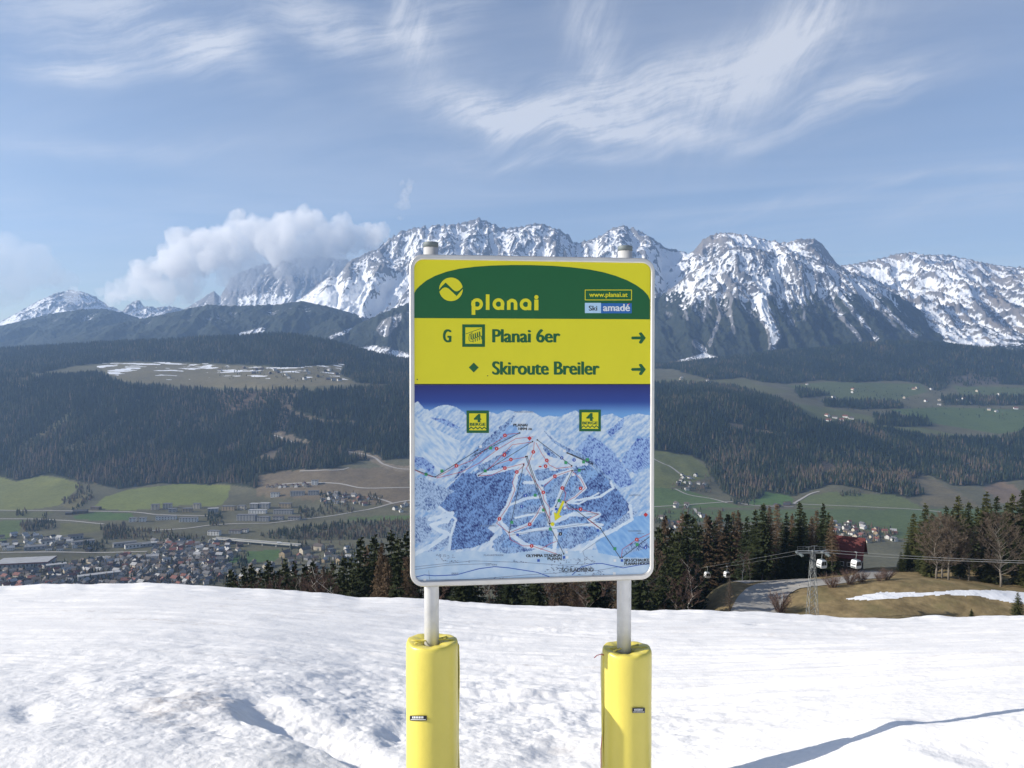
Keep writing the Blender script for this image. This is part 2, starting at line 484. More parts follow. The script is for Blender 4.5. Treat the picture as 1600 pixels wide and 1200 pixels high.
# ------------------------------------------------------------------ land use, as outlines on the ground
FOREST = [
    [(-700, 745), (0, 744), (25, 753), (65, 743), (90, 745), (120, 752), (150, 757), (185, 765), (250, 755), (310, 757), (360, 757), (400, 763), (440, 748), (470, 737), (520, 732), (560, 722), (640, 716), (1000, 716), (1000, 602), (640, 600), (600, 606), (560, 608), (500, 612), (450, 611), (400, 612), (300, 610), (210, 604), (180, 597), (150, 585), (60, 590), (0, 578), (-700, 572)],
    [(-700, 574), (0, 580), (60, 583), (120, 572), (150, 568), (200, 565), (330, 568), (420, 572), (440, 575), (540, 568), (532, 585), (560, 600), (640, 600), (1000, 602), (1000, 500), (-700, 490)],
    [(1000, 700), (1080, 712), (1100, 722), (1112, 745), (1130, 770), (1160, 783), (1182, 788), (1196, 768), (1240, 775), (1262, 768), (1300, 757), (1340, 763), (1370, 770), (1420, 778), (1450, 772), (1425, 752), (1450, 742), (1490, 760), (1540, 758), (1600, 750), (2300, 750), (2300, 683), (1600, 681), (1545, 686), (1500, 686), (1450, 684), (1400, 674), (1370, 668), (1330, 661), (1290, 663), (1262, 655), (1245, 640), (1225, 628), (1190, 617), (1150, 606), (1110, 600), (1000, 600)],
    [(1050, 577), (1110, 594), (1160, 590), (1190, 597), (1230, 600), (1280, 594), (1330, 598), (1400, 595), (1440, 600), (1465, 612), (1490, 595), (1600, 603), (2300, 603), (2300, 480), (1000, 480), (1000, 575)],
    [(1283, 627), (1340, 626), (1405, 628), (1410, 638), (1350, 640), (1290, 636)], [(1365, 650), (1395, 648), (1450, 655), (1452, 666), (1400, 667), (1366, 663)],
    [(1470, 620), (1600, 620), (2300, 620), (2300, 633), (1600, 634), (1475, 633)], [(1240, 608), (1280, 612), (1300, 618), (1250, 622)], [(1590, 676), (2000, 640), (2000, 690), (1600, 690)],
]
CLEAR = [  # brown clearings and bare woods within the forest outlines: outline, colour
    ([(335, 610), (400, 611), (440, 612), (436, 622), (400, 640), (370, 650), (345, 640)], (.115, .085, .062)),
    ([(432, 616), (468, 613), (458, 632), (448, 655), (444, 682), (430, 680), (436, 645)], (.122, .098, .07)),
    ([(402, 745), (440, 735), (540, 733), (640, 728), (640, 790), (400, 775)], (.145, .115, .075)),
    ([(1415, 752), (1442, 742), (1462, 750), (1500, 770), (1530, 792), (1440, 792), (1440, 772)], (.135, .115, .07)),
    ([(1535, 762), (1560, 753), (1585, 758), (1600, 770), (1600, 790), (1560, 785)], (.165, .12, .08)),
    ([(1276, 722), (1300, 724), (1312, 738), (1290, 742)], (.13, .10, .075)),
    ([(95, 700), (130, 685), (190, 655), (200, 658), (150, 690), (105, 712)], (.10, .095, .06)),
    ([(30, 695), (70, 670), (110, 640), (120, 643), (80, 678), (45, 702)], (.09, .09, .055)),
    ([(222, 690), (260, 668), (290, 645), (300, 650), (262, 680), (230, 703)], (.085, .08, .055)),
    ([(424, 676), (455, 682), (484, 690), (486, 698), (450, 695), (426, 688)], (.19, .155, .11)), ([(538, 702), (585, 710), (604, 724), (640, 730), (640, 738), (600, 732), (578, 718), (540, 712)], (.19, .155, .11)),
    ([(452, 640), (500, 655), (560, 660), (562, 664), (500, 661), (452, 648)], (.14, .115, .08)), ([(1180, 670), (1230, 676), (1228, 681), (1180, 676)], (.14, .115, .08)), ([(1135, 660), (1165, 664), (1160, 674), (1138, 672)], (.13, .105, .075)),
    ([(400, 718), (420, 705), (445, 700), (432, 715), (425, 722)], (.16, .13, .09)),
    ([(352, 692), (378, 690), (380, 700), (355, 703)], (.12, .09, .065)),
    ([(1560, 600), (1500, 604), (1478, 590), (1520, 585), (1560, 590)], (.10, .085, .07))]
GREEN = [  # meadow outlines: outline, colour
    ([(-700, 744), (0, 744), (25, 753), (65, 743), (100, 748), (128, 757), (92, 790), (40, 797), (-700, 797)], (.155, .165, .055)),
    ([(143, 794), (165, 776), (200, 765), (280, 756), (312, 757), (360, 758), (356, 778), (345, 790), (280, 790), (200, 798)], (.145, .165, .050)),
    ([(95, 790), (120, 775), (138, 770), (128, 785), (112, 796)], (.135, .120, .058)),
    ([(-700, 798), (0, 799), (85, 800), (60, 809), (0, 810), (-700, 810)], (.10, .105, .045)),
    ([(115, 806), (150, 800), (205, 802), (212, 813), (160, 814), (118, 811)], (.070, .115, .035)),
    ([(-700, 814), (0, 814), (40, 812), (30, 830), (8, 845), (-700, 846)], (.085, .115, .038)),
    ([(95, 818), (155, 818), (157, 830), (95, 836)], (.110, .110, .048)),
    ([(386, 862), (436, 858), (438, 870), (430, 876), (384, 880)], (.075, .125, .042)), ([(342, 876), (376, 868), (378, 876), (345, 884)], (.070, .13, .035)),
    ([(545, 808), (598, 806), (600, 814), (540, 814)], (.09, .115, .045)), ([(600, 806), (640, 806), (640, 813), (602, 813)], (.085, .125, .04)),
    ([(1000, 700), (1030, 704), (1080, 712), (1105, 730), (1108, 745), (1060, 760), (1000, 770)], (.125, .135, .050)),
    ([(1170, 785), (1195, 768), (1215, 764), (1240, 780), (1236, 788), (1175, 790)], (.075, .130, .040)),
    ([(1000, 760), (1070, 765), (1150, 790), (1180, 792), (1000, 795)], (.085, .125, .042)),
    ([(1000, 796), (1600, 796), (2300, 800), (2300, 842), (1400, 842), (1350, 828), (1280, 818), (1000, 812)], (.082, .112, .044)),
    ([(1245, 787), (1262, 775), (1300, 768), (1340, 772), (1400, 772), (1440, 792), (1440, 796), (1245, 794)], (.105, .125, .048)),
    ([(1020, 596), (1060, 590), (1105, 592), (1170, 592), (1180, 600), (1240, 612), (1200, 616), (1110, 598), (1040, 600)], (.105, .105, .05)),
    ([(1230, 603), (1290, 597), (1440, 600), (1450, 612), (1400, 625), (1320, 624), (1260, 614)], (.085, .105, .045)),
    ([(1170, 622), (1230, 628), (1310, 640), (1360, 650), (1450, 670), (1530, 686), (1370, 668), (1290, 663), (1262, 655), (1240, 635)], (.100, .110, .048)),
    ([(1390, 640), (1470, 636), (1600, 640), (2300, 640), (2300, 672), (1600, 672), (1560, 678), (1450, 660)], (.075, .105, .040)),
    ([(1490, 603), (1600, 606), (2300, 606), (2300, 618), (1600, 618), (1500, 617)], (.085, .105, .043)),
    ([(650, 735), (760, 728), (900, 722), (1000, 730), (1000, 795), (860, 800), (650, 790)], (.10, .115, .05)), ([(640, 800), (1000, 798), (1000, 850), (640, 850)], (.085, .115, .045)),
    ([(150, 572), (200, 567), (330, 570), (420, 574), (535, 570), (530, 588), (560, 600), (470, 604), (430, 608), (300, 604), (190, 596)], (.150, .130, .075))]

def land(px, py, x, y):
    """ground colour, forest share and snow share for points of the far ground"""
    n1 = fbm(x / 90, y / 90, 4, 31); n2 = fbm(x / 700, y / 700, 3, 32); n3 = fbm(x / 25, y / 25, 3, 33)
    jx = px + 3.0 * fbm(x / 60, y / 60, 2, 34); jy = py + 2.0 * fbm(x / 60 + 9, y / 60, 2, 35)
    col = np.empty((len(px), 3)); col[:] = (.105, .100, .062)
    col *= (1 + .35 * n1 + .25 * n2)[:, None]
    forest = np.zeros(len(px)); snow = np.zeros(len(px))
    far = y > 1300
    for poly, c in GREEN:
        m = in_poly(px, py, poly) & far
        col[m] = np.array(c) * (1 + .16 * n1[m] + .10 * n3[m])[:, None]
    for poly in FOREST:
        m = in_poly(jx, jy, poly) & (y > 2350)
        forest[m] = 1
    for poly, c in CLEAR:
        m = in_poly(jx + 5 * n1, jy + 5 * n3, poly) & (y > 2000)
        forest[m] = .45 if max(c) < .125 else 0
        col[m] = np.array(c) * (1 + .25 * n1[m] + .2 * n3[m])[:, None]
    # openings in the woods
    gap = (fbm(x / 150 + y / 400, y / 260, 4, 36) > .36) & (forest > 0) & (y < 3600)
    forest[gap] = .45
    col[gap] = np.array((.105, .092, .055)) * (1 + .3 * n1[gap] + .25 * n3[gap])[:, None]
    fcol = np.array((.030, .034, .020)) * (1 + .4 * n1)[:, None]
    col = np.where(((forest > 0) & (forest != .45))[:, None], fcol, col)
    pm = in_poly(px, py, GREEN[-1][0]) & (forest == 0) & (y > 3000)
    s = fbm(x / 180, y / 55, 4, 37) + .25 * sstep(590, 570, py) - .15 - .35 * sstep(590, 600, py)
    snow[pm] = sstep(.08, .2, s)[pm]
    s2 = fbm(x / 120 + 5, y / 60, 3, 38)
    hm = (py < 600) & (y > 4000) & (px < 640) & (forest == 0)
    snow[hm] = np.maximum(snow[hm], sstep(.1, .2, s2)[hm])
    return col, forest, snow

def mat_ground():
    m, nt, N, L, P = material('meadow and woodland ground')
    at = N.new('ShaderNodeAttribute'); at.attribute_name = 'col'
    sn = N.new('ShaderNodeAttribute'); sn.attribute_name = 'snow'
    tc = N.new('ShaderNodeTexCoord')
    n = N.new('ShaderNodeTexNoise'); n.inputs['Scale'].default_value = .12; n.inputs['Detail'].default_value = 9; n.inputs['Roughness'].default_value = .7
    L.new(tc.outputs['Object'], n.inputs['Vector'])
    mr = N.new('ShaderNodeMapRange'); L.new(n.outputs[0], mr.inputs[0]); mr.inputs[1].default_value = .3; mr.inputs[2].default_value = .7; mr.inputs[3].default_value = .72; mr.inputs[4].default_value = 1.28
    mx = N.new('ShaderNodeMix'); mx.data_type = 'RGBA'; mx.blend_type = 'MULTIPLY'; mx.inputs['Factor'].default_value = 1
    L.new(at.outputs['Color'], mx.inputs[6]); L.new(mr.outputs[0], mx.inputs[7])
    ad = N.new('ShaderNodeMath'); ad.operation = 'ADD'; L.new(sn.outputs['Fac'], ad.inputs[0]); L.new(n.outputs[0], ad.inputs[1])
    r2 = N.new('ShaderNodeMapRange'); L.new(ad.outputs[0], r2.inputs[0]); r2.inputs[1].default_value = .95; r2.inputs[2].default_value = 1.1
    m2 = N.new('ShaderNodeMix'); m2.data_type = 'RGBA'; L.new(r2.outputs[0], m2.inputs['Factor']); L.new(mx.outputs[2], m2.inputs[6]); m2.inputs[7].default_value = (.72, .74, .78, 1)
    L.new(m2.outputs[2], P.inputs['Base Color'])
    P.inputs['Roughness'].default_value = .95; P.inputs['Specular IOR Level'].default_value = .1
    b = N.new('ShaderNodeBump'); b.inputs['Strength'].default_value = .5; b.inputs['Distance'].default_value = .3
    n3 = N.new('ShaderNodeTexNoise'); n3.inputs['Scale'].default_value = 1.2; n3.inputs['Detail'].default_value = 6
    L.new(tc.outputs['Object'], n3.inputs['Vector']); L.new(n3.outputs[0], b.inputs['Height']); L.new(b.outputs[0], P.inputs['Normal'])
    return m
M['ground'] = mat_ground()

FORESTPTS = []
def ground_sheet(name, cols, rows, near=False):
    PX, YY = np.meshgrid(cols, rows)
    px, Y = PX.ravel(), YY.ravel()
    z = ground_z(px, Y)
    x = x_of(px, Y, z)
    ppx, ppy = proj(x, Y, z)
    if near:
        col = np.empty((len(px), 3)); col[:] = (.215, .165, .088)
        n1 = fbm(x / 14, Y / 14, 4, 41); n2 = fbm(x / 2.5, Y / 2.5, 3, 42)
        col *= (1 + .32 * n1 + .42 * n2)[:, None]
        gr = sstep(.0, .45, fbm(x / 9 + 3, Y / 9, 4, 45))[:, None]; col = col * (1 - .55 * gr) + .55 * gr * np.array((.125, .115, .055))
        wood = 1 - sstep(1060, 1110, px) * (1 - sstep(236, 252, Y))
        col = col * (1 - wood[:, None]) + wood[:, None] * np.array((.055, .045, .032)) * (1 + .3 * n1)[:, None]
        snow = np.zeros(len(px))
        jy = ppy + 1.6 * fbm(x / 3, Y / 3, 3, 43); jx = ppx + 6 * fbm(x / 3, Y / 3 + 7, 3, 44)
        for poly in ([(1318, 937), (1345, 930), (1375, 925), (1440, 926), (1500, 922), (1560, 922), (1600, 925), (1700, 930), (1700, 952), (1600, 944), (1560, 938), (1530, 932), (1480, 929), (1440, 931), (1400, 934), (1370, 938), (1345, 938)],
                     [(1040, 950), (1052, 944), (1064, 938), (1068, 941), (1060, 950), (1045, 957)]):
            snow[in_poly(jx, jy, poly) & (Y < 260)] = 1
    else:
        col, forest, snow = land(ppx, ppy, x, Y)
    me = new_mesh(name, np.stack([x, Y, z], 1), grid_faces(len(rows), len(cols)), True)
    add_color(me, 'col', col); add_float(me, 'snow', snow)
    o = link(name, me, M['ground'], kind='structure')
    if not near:
        nr, nc = len(rows), len(cols)
        X2, Y2, Z2, F2 = (a.reshape(nr, nc) for a in (x, Y, z, forest))
        area = (X2[:-1, 1:] - X2[:-1, :-1]) * (Y2[1:, :-1] - Y2[:-1, :-1])
        dens = np.where(Y2[:-1, :-1] < 3700, 1 / 75., 1 / 130.)
        cnt = RNG.poisson(area * dens * F2[:-1, :-1] * (PX[:-1, :-1] > -260) * (PX[:-1, :-1] < 1860) * (Y2[:-1, :-1] < 5650))
        r, c = np.nonzero(cnt)
        r = np.repeat(r, cnt[cnt > 0]); c = np.repeat(c, cnt[cnt > 0])
        a, b = RNG.random(len(r)), RNG.random(len(r))
        def li(A): return A[r, c] * (1 - a) * (1 - b) + A[r, c + 1] * a * (1 - b) + A[r + 1, c] * (1 - a) * b + A[r + 1, c + 1] * a * b
        FORESTPTS.append(np.stack([li(X2), li(Y2), li(Z2)], 1))
    return o
ground_sheet('hillside', np.concatenate([np.arange(-700, 1000, 6.0), np.arange(1000, 1660, 1.5), np.arange(1660, 2301, 6.0)]), np.concatenate([np.linspace(20, 170, 50), np.linspace(171, 260, 190), np.geomspace(262, 1300, 70)]), near=True)
vrows = [1300.0]
while vrows[-1] < 6990:
    Yv = vrows[-1]; vrows.append(Yv + max(Yv * Yv / 390 / F * 1.9, 7.0) if Yv < 2400 else Yv + (9.0 if Yv < 5600 else 30.0))
ground_sheet('valley', np.arange(-700, 2301, 2.6), np.array(vrows[:-1] + [6990.0]))

# ------------------------------------------------------------------ mountains
def mat_mountain(name, rock=(.115, .12, .14), rock2=(.19, .185, .185)):
    m, nt, N, L, P = material(name)
    sn = N.new('ShaderNodeAttribute'); sn.attribute_name = 'snow'
    fo = N.new('ShaderNodeAttribute'); fo.attribute_name = 'wood'
    tc = N.new('ShaderNodeTexCoord')
    def noise(scale, det, rough=.65, vec=None):
        n = N.new('ShaderNodeTexNoise'); n.inputs['Scale'].default_value = scale; n.inputs['Detail'].default_value = det; n.inputs['Roughness'].default_value = rough
        L.new(vec or tc.outputs['Object'], n.inputs['Vector']); return n.outputs[0]
    def mrange(v, a, b, c=0., d=1.):
        n = N.new('ShaderNodeMapRange'); L.new(v, n.inputs[0])
        for i, q in enumerate((a, b, c, d)): n.inputs[i + 1].default_value = q
        return n.outputs[0]
    def mix(f, a, b):
        n = N.new('ShaderNodeMix'); n.data_type = 'RGBA'; L.new(f, n.inputs['Factor'])
        for i, q in ((6, a), (7, b)):
            if isinstance(q, tuple): n.inputs[i].default_value = (*q, 1)
            else: L.new(q, n.inputs[i])
        return n.outputs[2]
    def add(a, b, k):
        n = N.new('ShaderNodeMath'); n.operation = 'MULTIPLY_ADD'; L.new(b, n.inputs[0]); n.inputs[1].default_value = k; L.new(a, n.inputs[2]); return n.outputs[0]
    big, fine = noise(.004, 5), noise(.034, 8, .78)
    rk = mix(mrange(big, .35, .65), rock, rock2)
    fine2 = noise(.085, 5, .8)
    sfac = mrange(add(add(mrange(sn.outputs['Fac'], -.6, 1.4, -.22, 1.12), fine, 1.35), fine2, .75), 1.46, 1.56)
    c1 = mix(sfac, rk, (.80, .82, .85))
    wfac = mrange(add(fo.outputs['Fac'], fine, .9), .90, 1.0)
    wc = mix(mrange(noise(.03, 4), .35, .65), (.012, .019, .013), (.034, .040, .026))
    L.new(mix(wfac, c1, wc), P.inputs['Base Color'])
    P.inputs['Roughness'].default_value = .9; P.inputs['Specular IOR Level'].default_value = .15
    b = N.new('ShaderNodeBump'); b.inputs['Strength'].default_value = .9; b.inputs['Distance'].default_value = 14.0
    L.new(noise(.03, 6, .7), b.inputs['Height']); L.new(b.outputs[0], P.inputs['Normal'])
    return m
M['mountain'] = mat_mountain('snowy limestone mountain')
M['mountain_warm'] = mat_mountain('snowy brown limestone mountain', (.14, .14, .148), (.225, .20, .18))

def mountain(name, crest, Yc, Yf, foot_py, step=1.3, rows=150, prof=1.15, amp=120., scale=900., spur=140., spur_l=420., snow_px=None, wood_py=None, wood_soft=14., seed=1, mat='mountain', rough=1.0, snow_bias=0., fields=(), gullies=(), skyr=1.0):
    """a range whose crest follows a skyline; crest: (px, py), Yc crest depth, Yf foot depth; woods below wood_py"""
    cx = np.array([c[0] for c in crest], float); cy = np.array([c[1] for c in crest], float)
    cols = np.arange(cx[0], cx[-1] + .01, step); nc = len(cols)
    cpy = np.interp(cols, cx, cy)
    Yc_ = np.interp(cols, [p for p, _ in Yc], [y for _, y in Yc]) if isinstance(Yc, (list, tuple)) else np.full(nc, float(Yc))
    Yf_ = np.interp(cols, [p for p, _ in Yf], [y for _, y in Yf]) if isinstance(Yf, (list, tuple)) else np.full(nc, float(Yf))
    zc = unproj(cols, cpy, Yc_)[2]; zf = unproj(cols, np.full(nc, float(foot_py)), Yf_)[2]
    t = np.concatenate([np.linspace(0, 1, rows), 1 + np.linspace(0, .35, rows // 6 + 2)[1:]])
    nr = len(t)
    T = np.repeat(t[:, None], nc, 1)
    Y = Yf_[None] + (Yc_ - Yf_)[None] * T
    h = zc - zf
    base = np.where(T <= 1, np.clip(T, 0, 1) ** prof, 1 - (np.clip(T - 1, 0, 1) * 1.6))
    z = zf[None] + h[None] * base
    x = (cols[None] - 800) / F * Y
    env = np.clip(T, 0, 1) * (1.15 - np.clip(T, 0, 1)) * 3.2
    env = np.clip(env, 0, 1)
    hn = np.clip(h / max(h.max(), 1), .12, 1)[None]
    wx = x + 130 * fbm(x / 600, Y / 600, 3, seed + 50); wy = Y + 130 * fbm(x / 600 + 7, Y / 600, 3, seed + 51)
    # spurs and gullies that run down from the crest, drifting sideways
    drift = (1 - np.clip(T, 0, 1)) * 260 * fbm(x / 1500, np.zeros_like(x), 2, seed + 52)
    sp = 1 - np.abs(perlin((wx + drift) / spur_l, wy / (spur_l * 4.5), seed + 53)) * 2.0
    sp2 = 1 - np.abs(perlin((wx + drift * 1.3) / (spur_l * .36), wy / (spur_l * 1.3), seed + 54)) * 2.0
    rd = ridged(wx / scale, wy / scale, 6, seed + 55, .55) - .42
    fine = ridged(wx / 150, wy / 190, 4, seed + 56, .6) - .42 + .35 * (ridged(wx / 52, wy / 64, 3, seed + 59, .6) - .42)
    dz = hn * (env * (spur * (sp - .35) + spur * .42 * (sp2 - .35)) + (env * .8 + .2 * (T > .02)) * (amp * rd + 62 * rough * fine))
    z = z + dz
    # fit the skyline again after the relief
    e = -proj(x, Y, z)[1]
    act = -e.max(0); want = cpy
    corr = want - act
    k = np.ones(9) / 9
    smooth = np.convolve(np.pad(corr, 4, 'edge'), k, 'valid')
    corr2 = smooth * 1.0
    z = z - (corr2 / F * Y) * np.clip(T, 0, 1) ** 1.5
    jag = (fbm(cols / 7., np.zeros(nc), 4, seed + 60, .6)) * 3.0 * skyr
    z = z - (jag[None] / F * Y) * np.clip(T, 0, 1) ** 6
    x = (cols[None] - 800) / F * (Y * CP + z * SP)
    # slope and hollows decide where snow lies
    gx = np.gradient(z, axis=1) / np.maximum(np.gradient(x, axis=1), .1)
    gy = np.gradient(z, axis=0) / np.maximum(np.gradient(Y, axis=0), .1)
    steep = np.sqrt(gx ** 2 + gy ** 2)
    def blur(A, n):
        k = np.ones(n) / n
        A = np.apply_along_axis(lambda c: np.convolve(np.pad(c, n // 2, 'edge'), k, 'valid'), 0, A)
        return np.apply_along_axis(lambda c: np.convolve(np.pad(c, n // 2, 'edge'), k, 'valid'), 1, A)
    hollow = (blur(z, 5) - z) / 7.0
    ppx, ppy = proj(x, Y, z)
    hollow2 = (blur(z, 25) - z) / 40.0
    snow = .50 + .50 * np.clip(hollow, -1, 1) + .35 * np.clip(hollow2, -1, 1) - .42 * np.clip(steep - 1.0, -.6, 1.4) + .22 * fbm(x / 260, Y / 260, 3, seed + 57) + snow_bias
    wood = np.zeros_like(z)
    if wood_py is not None:
        wl = np.interp(cols, [p for p, _ in wood_py], [y for _, y in wood_py])[None] + 22 * fbm(x / 300, Y / 300, 4, seed + 58)
        wood = sstep(-wood_soft, wood_soft, ppy - wl)
        snow = snow - .9 * sstep(0, 30, ppy - wl)
        wood = wood * (1 - .75 * sstep(.15, .6, np.clip(hollow2 + .6 * hollow, -1, 1)) * (1 - sstep(20, 60, ppy - wl)))
    for poly, dv in fields:
        mk = in_poly(ppx + 5 * fbm(x / 90, Y / 90, 3, seed + 61), ppy + 5 * fbm(x / 90 + 4, Y / 90, 3, seed + 62), poly).astype(float)
        mk = blur(mk, 5)
        snow = snow + dv * mk
        if dv > 0: wood = wood * (1 - mk)
        else: wood = np.maximum(wood, mk) if dv < -2 else wood
    for (pl, wd, dv) in gullies:                         # snow chutes: polyline, half width in px
        d = np.full(z.shape, 1e9)
        qx = ppx + 3.5 * fbm(x / 70, Y / 70, 3, seed + 63)
        for (a, b) in zip(pl[:-1], pl[1:]):
            ax, ay = a; bx, by = b
            tt = np.clip(((qx - ax) * (bx - ax) + (ppy - ay) * (by - ay)) / ((bx - ax) ** 2 + (by - ay) ** 2), 0, 1)
            d = np.minimum(d, np.hypot(qx - ax - tt * (bx - ax), ppy - ay - tt * (by - ay)))
        g = 1 - sstep(wd * .5, wd * 1.5, d)
        snow = snow + dv * g; wood = wood * (1 - g * .95)
    snow = np.clip(snow, -.6, 1.4)
    me = new_mesh(name, np.stack([x.ravel(), Y.ravel(), z.ravel()], 1), grid_faces(nr, nc), False)
    add_float(me, 'snow', snow); add_float(me, 'wood', wood)
    return link(name, me, M[mat], kind='structure')

def build_mountains():
    mountain('mountain', [(250, 520), (330, 508), (380, 498), (430, 488), (470, 466), (500, 442), (516, 430), (526, 434), (545, 408), (560, 402), (575, 394), (590, 388), (605, 376), (625, 362), (650, 355), (665, 356), (680, 351), (700, 352), (730, 346), (750, 341), (770, 350), (790, 357), (820, 353), (840, 348), (860, 354), (880, 362), (890, 368), (896, 381), (905, 378), (920, 375), (935, 371), (955, 357), (975, 352), (1000, 361), (1020, 372), (1040, 387), (1080, 396), (1130, 415), (1200, 440)],
             [(250, 7600), (600, 8200), (1200, 8400)], 5900, 566, rows=190, prof=1.25, amp=170, spur=150, spur_l=430, wood_py=[(250, 480), (430, 486), (500, 508), (560, 520), (640, 490), (760, 470), (1000, 470), (1200, 480)], seed=2, snow_bias=.22,
             fields=[([(470, 478), (520, 450), (580, 420), (640, 430), (640, 452), (600, 478), (560, 500), (520, 512), (490, 512), (520, 490)], .75), ([(536, 408), (600, 385), (640, 380), (640, 440), (590, 440), (548, 440)], -.34), ([(1000, 390), (1080, 396), (1075, 420), (1040, 450), (1000, 455)], .5), ([(330, 500), (440, 480), (520, 462), (440, 498), (420, 505)], .3)])
    mountain('mountain', [(1030, 430), (1060, 405), (1085, 391), (1098, 374), (1110, 368), (1128, 363), (1145, 364), (1170, 368), (1195, 374), (1220, 379), (1238, 377), (1248, 373), (1272, 373), (1284, 380), (1294, 394), (1308, 412), (1330, 426), (1380, 452), (1450, 480)],
             8200, 6400, 545, rows=130, prof=.9, amp=80, spur=45, spur_l=300, seed=9, snow_bias=.42, mat='mountain_warm', fields=[([(1080, 392), (1110, 366), (1140, 372), (1130, 400), (1090, 405)], -.75), ([(1240, 374), (1290, 374), (1320, 420), (1290, 425), (1265, 400)], -.6)], skyr=.5)
    mountain('mountain', [(1220, 450), (1270, 428), (1305, 416), (1330, 413), (1370, 405), (1400, 397), (1420, 394), (1445, 398), (1480, 398), (1510, 404), (1540, 411), (1570, 416), (1600, 418), (1650, 415), (1720, 402), (1850, 420), (2000, 440)],
             8800, 6100, 556, rows=180, prof=1.1, amp=150, spur=130, spur_l=520, seed=17, snow_bias=.26, mat='mountain_warm', wood_py=[(1220, 520), (1500, 540), (1600, 535), (2000, 520)], skyr=.5,
             fields=[([(1540, 420), (1600, 420), (1800, 430), (1800, 540), (1560, 545), (1500, 520), (1480, 500), (1530, 480)], -.32), ([(1350, 425), (1460, 410), (1540, 440), (1520, 470), (1440, 480)], .22)])
    mountain('mountain', [(900, 540), (960, 508), (1000, 484), (1030, 464), (1060, 442), (1090, 418), (1120, 399), (1140, 388), (1152, 384), (1175, 388), (1200, 392), (1215, 398), (1232, 396), (1260, 401), (1290, 409), (1320, 421), (1350, 433), (1400, 459), (1440, 486), (1480, 516), (1530, 538), (1600, 560)],
             7000, 5750, 568, rows=190, prof=1.05, amp=90, spur=95, spur_l=260, seed=27, snow_bias=.06, wood_soft=20, wood_py=[(900, 440), (1030, 450), (1070, 462), (1120, 462), (1180, 470), (1240, 462), (1300, 455), (1360, 455), (1420, 470), (1600, 480)],
             gullies=[([(1080, 440), (1068, 470), (1074, 500)], 2, .4), ([(1140, 392), (1112, 425), (1092, 450), (1090, 470)], 3, .45), ([(1160, 400), (1150, 440), (1140, 480), (1146, 520)], 2.2, .42), ([(1240, 405), (1228, 450), (1236, 500)], 2.2, .4), ([(1280, 415), (1310, 460), (1350, 500)], 2.5, .45), ([(1320, 430), (1360, 470), (1400, 510)], 2.2, .45), ([(1085, 535), (1100, 548)], 5, .5), ([(1225, 400), (1208, 430), (1195, 450), (1188, 468), (1196, 500), (1208, 522), (1207, 542)], 7, .75), ([(1188, 470), (1200, 500), (1212, 525)], 9, .7), ([(1150, 395), (1125, 430), (1105, 470), (1098, 500)], 3, .5), ([(1128, 420), (1118, 460), (1126, 490), (1108, 540)], 3, .42),
                      ([(1262, 430), (1290, 470), (1330, 512), (1345, 530)], 3.5, .6), ([(1300, 445), (1340, 495), (1370, 530)], 3.5, .62), ([(1340, 445), (1390, 490), (1432, 525)], 3, .62), ([(1250, 450), (1258, 500)], 2, .45), ([(1170, 400), (1180, 440)], 5, .4), ([(1100, 420), (1078, 455), (1085, 480)], 5, .45), ([(1290, 420), (1330, 445), (1370, 480)], 4, .4), ([(1060, 568), (1100, 556), (1122, 562)], 5, .8)])
    mountain('mountain', [(-300, 500), (-100, 515), (0, 509), (40, 500), (80, 490), (120, 484), (160, 482), (190, 488), (215, 496), (260, 512), (330, 530)], 7900, 6400, 560, rows=90, prof=.9, amp=60, spur=70, spur_l=500, seed=33, wood_py=[(-300, 470), (330, 470)], rough=.5, skyr=.5)
    mountain('mountain', [(60, 535), (140, 515), (200, 502), (260, 490), (300, 481), (325, 476), (360, 478), (400, 477), (440, 475), (470, 470), (510, 478), (560, 492), (600, 505), (640, 520)], 6900, 5700, 565, rows=90, prof=.9, amp=60, spur=80, spur_l=480, seed=39, wood_py=[(60, 465), (640, 465)], rough=.5, skyr=.6, gullies=[([(375, 523), (400, 517), (410, 515)], 4, .9)])
    mountain('mountain', [(410, 550), (450, 528), (490, 510), (515, 500), (540, 497), (556, 506), (580, 520), (620, 540)], 6300, 5500, 568, rows=70, prof=.9, amp=40, spur=50, spur_l=300, seed=45, wood_py=[(400, 480), (640, 480)], rough=.5, skyr=.5, gullies=[([(515, 528), (535, 520), (552, 514)], 3, .8)])
    mountain('mountain', [(490, 550), (530, 524), (560, 506), (590, 492), (620, 480), (650, 470), (700, 462), (760, 470), (840, 490), (920, 520), (1000, 560)], 6200, 5500, 568, rows=80, prof=.9, amp=60, spur=70, spur_l=330, seed=51, wood_py=[(480, 455), (1000, 455)], rough=.7, skyr=.6, fields=[([(585, 515), (600, 498), (625, 490), (625, 505), (605, 528)], .55), ([(555, 545), (580, 538), (640, 552), (640, 566), (600, 560)], .9)])
    # far ranges beyond the haze
    mountain('mountain', [(-400, 470), (-150, 500), (0, 504), (25, 490), (60, 470), (90, 457), (110, 453), (130, 456), (150, 464), (170, 478), (200, 490), (240, 500)], 13200, 11000, 520, rows=90, prof=.8, amp=190, spur=120, spur_l=600, seed=61, snow_bias=.35, skyr=.5)
    mountain('mountain', [(150, 505), (190, 486), (203, 474), (214, 468), (226, 478), (245, 481), (265, 478), (290, 484), (330, 480), (380, 490)], 14500, 12500, 520, rows=60, prof=.8, amp=120, spur=120, spur_l=400, seed=67, snow_bias=.2)
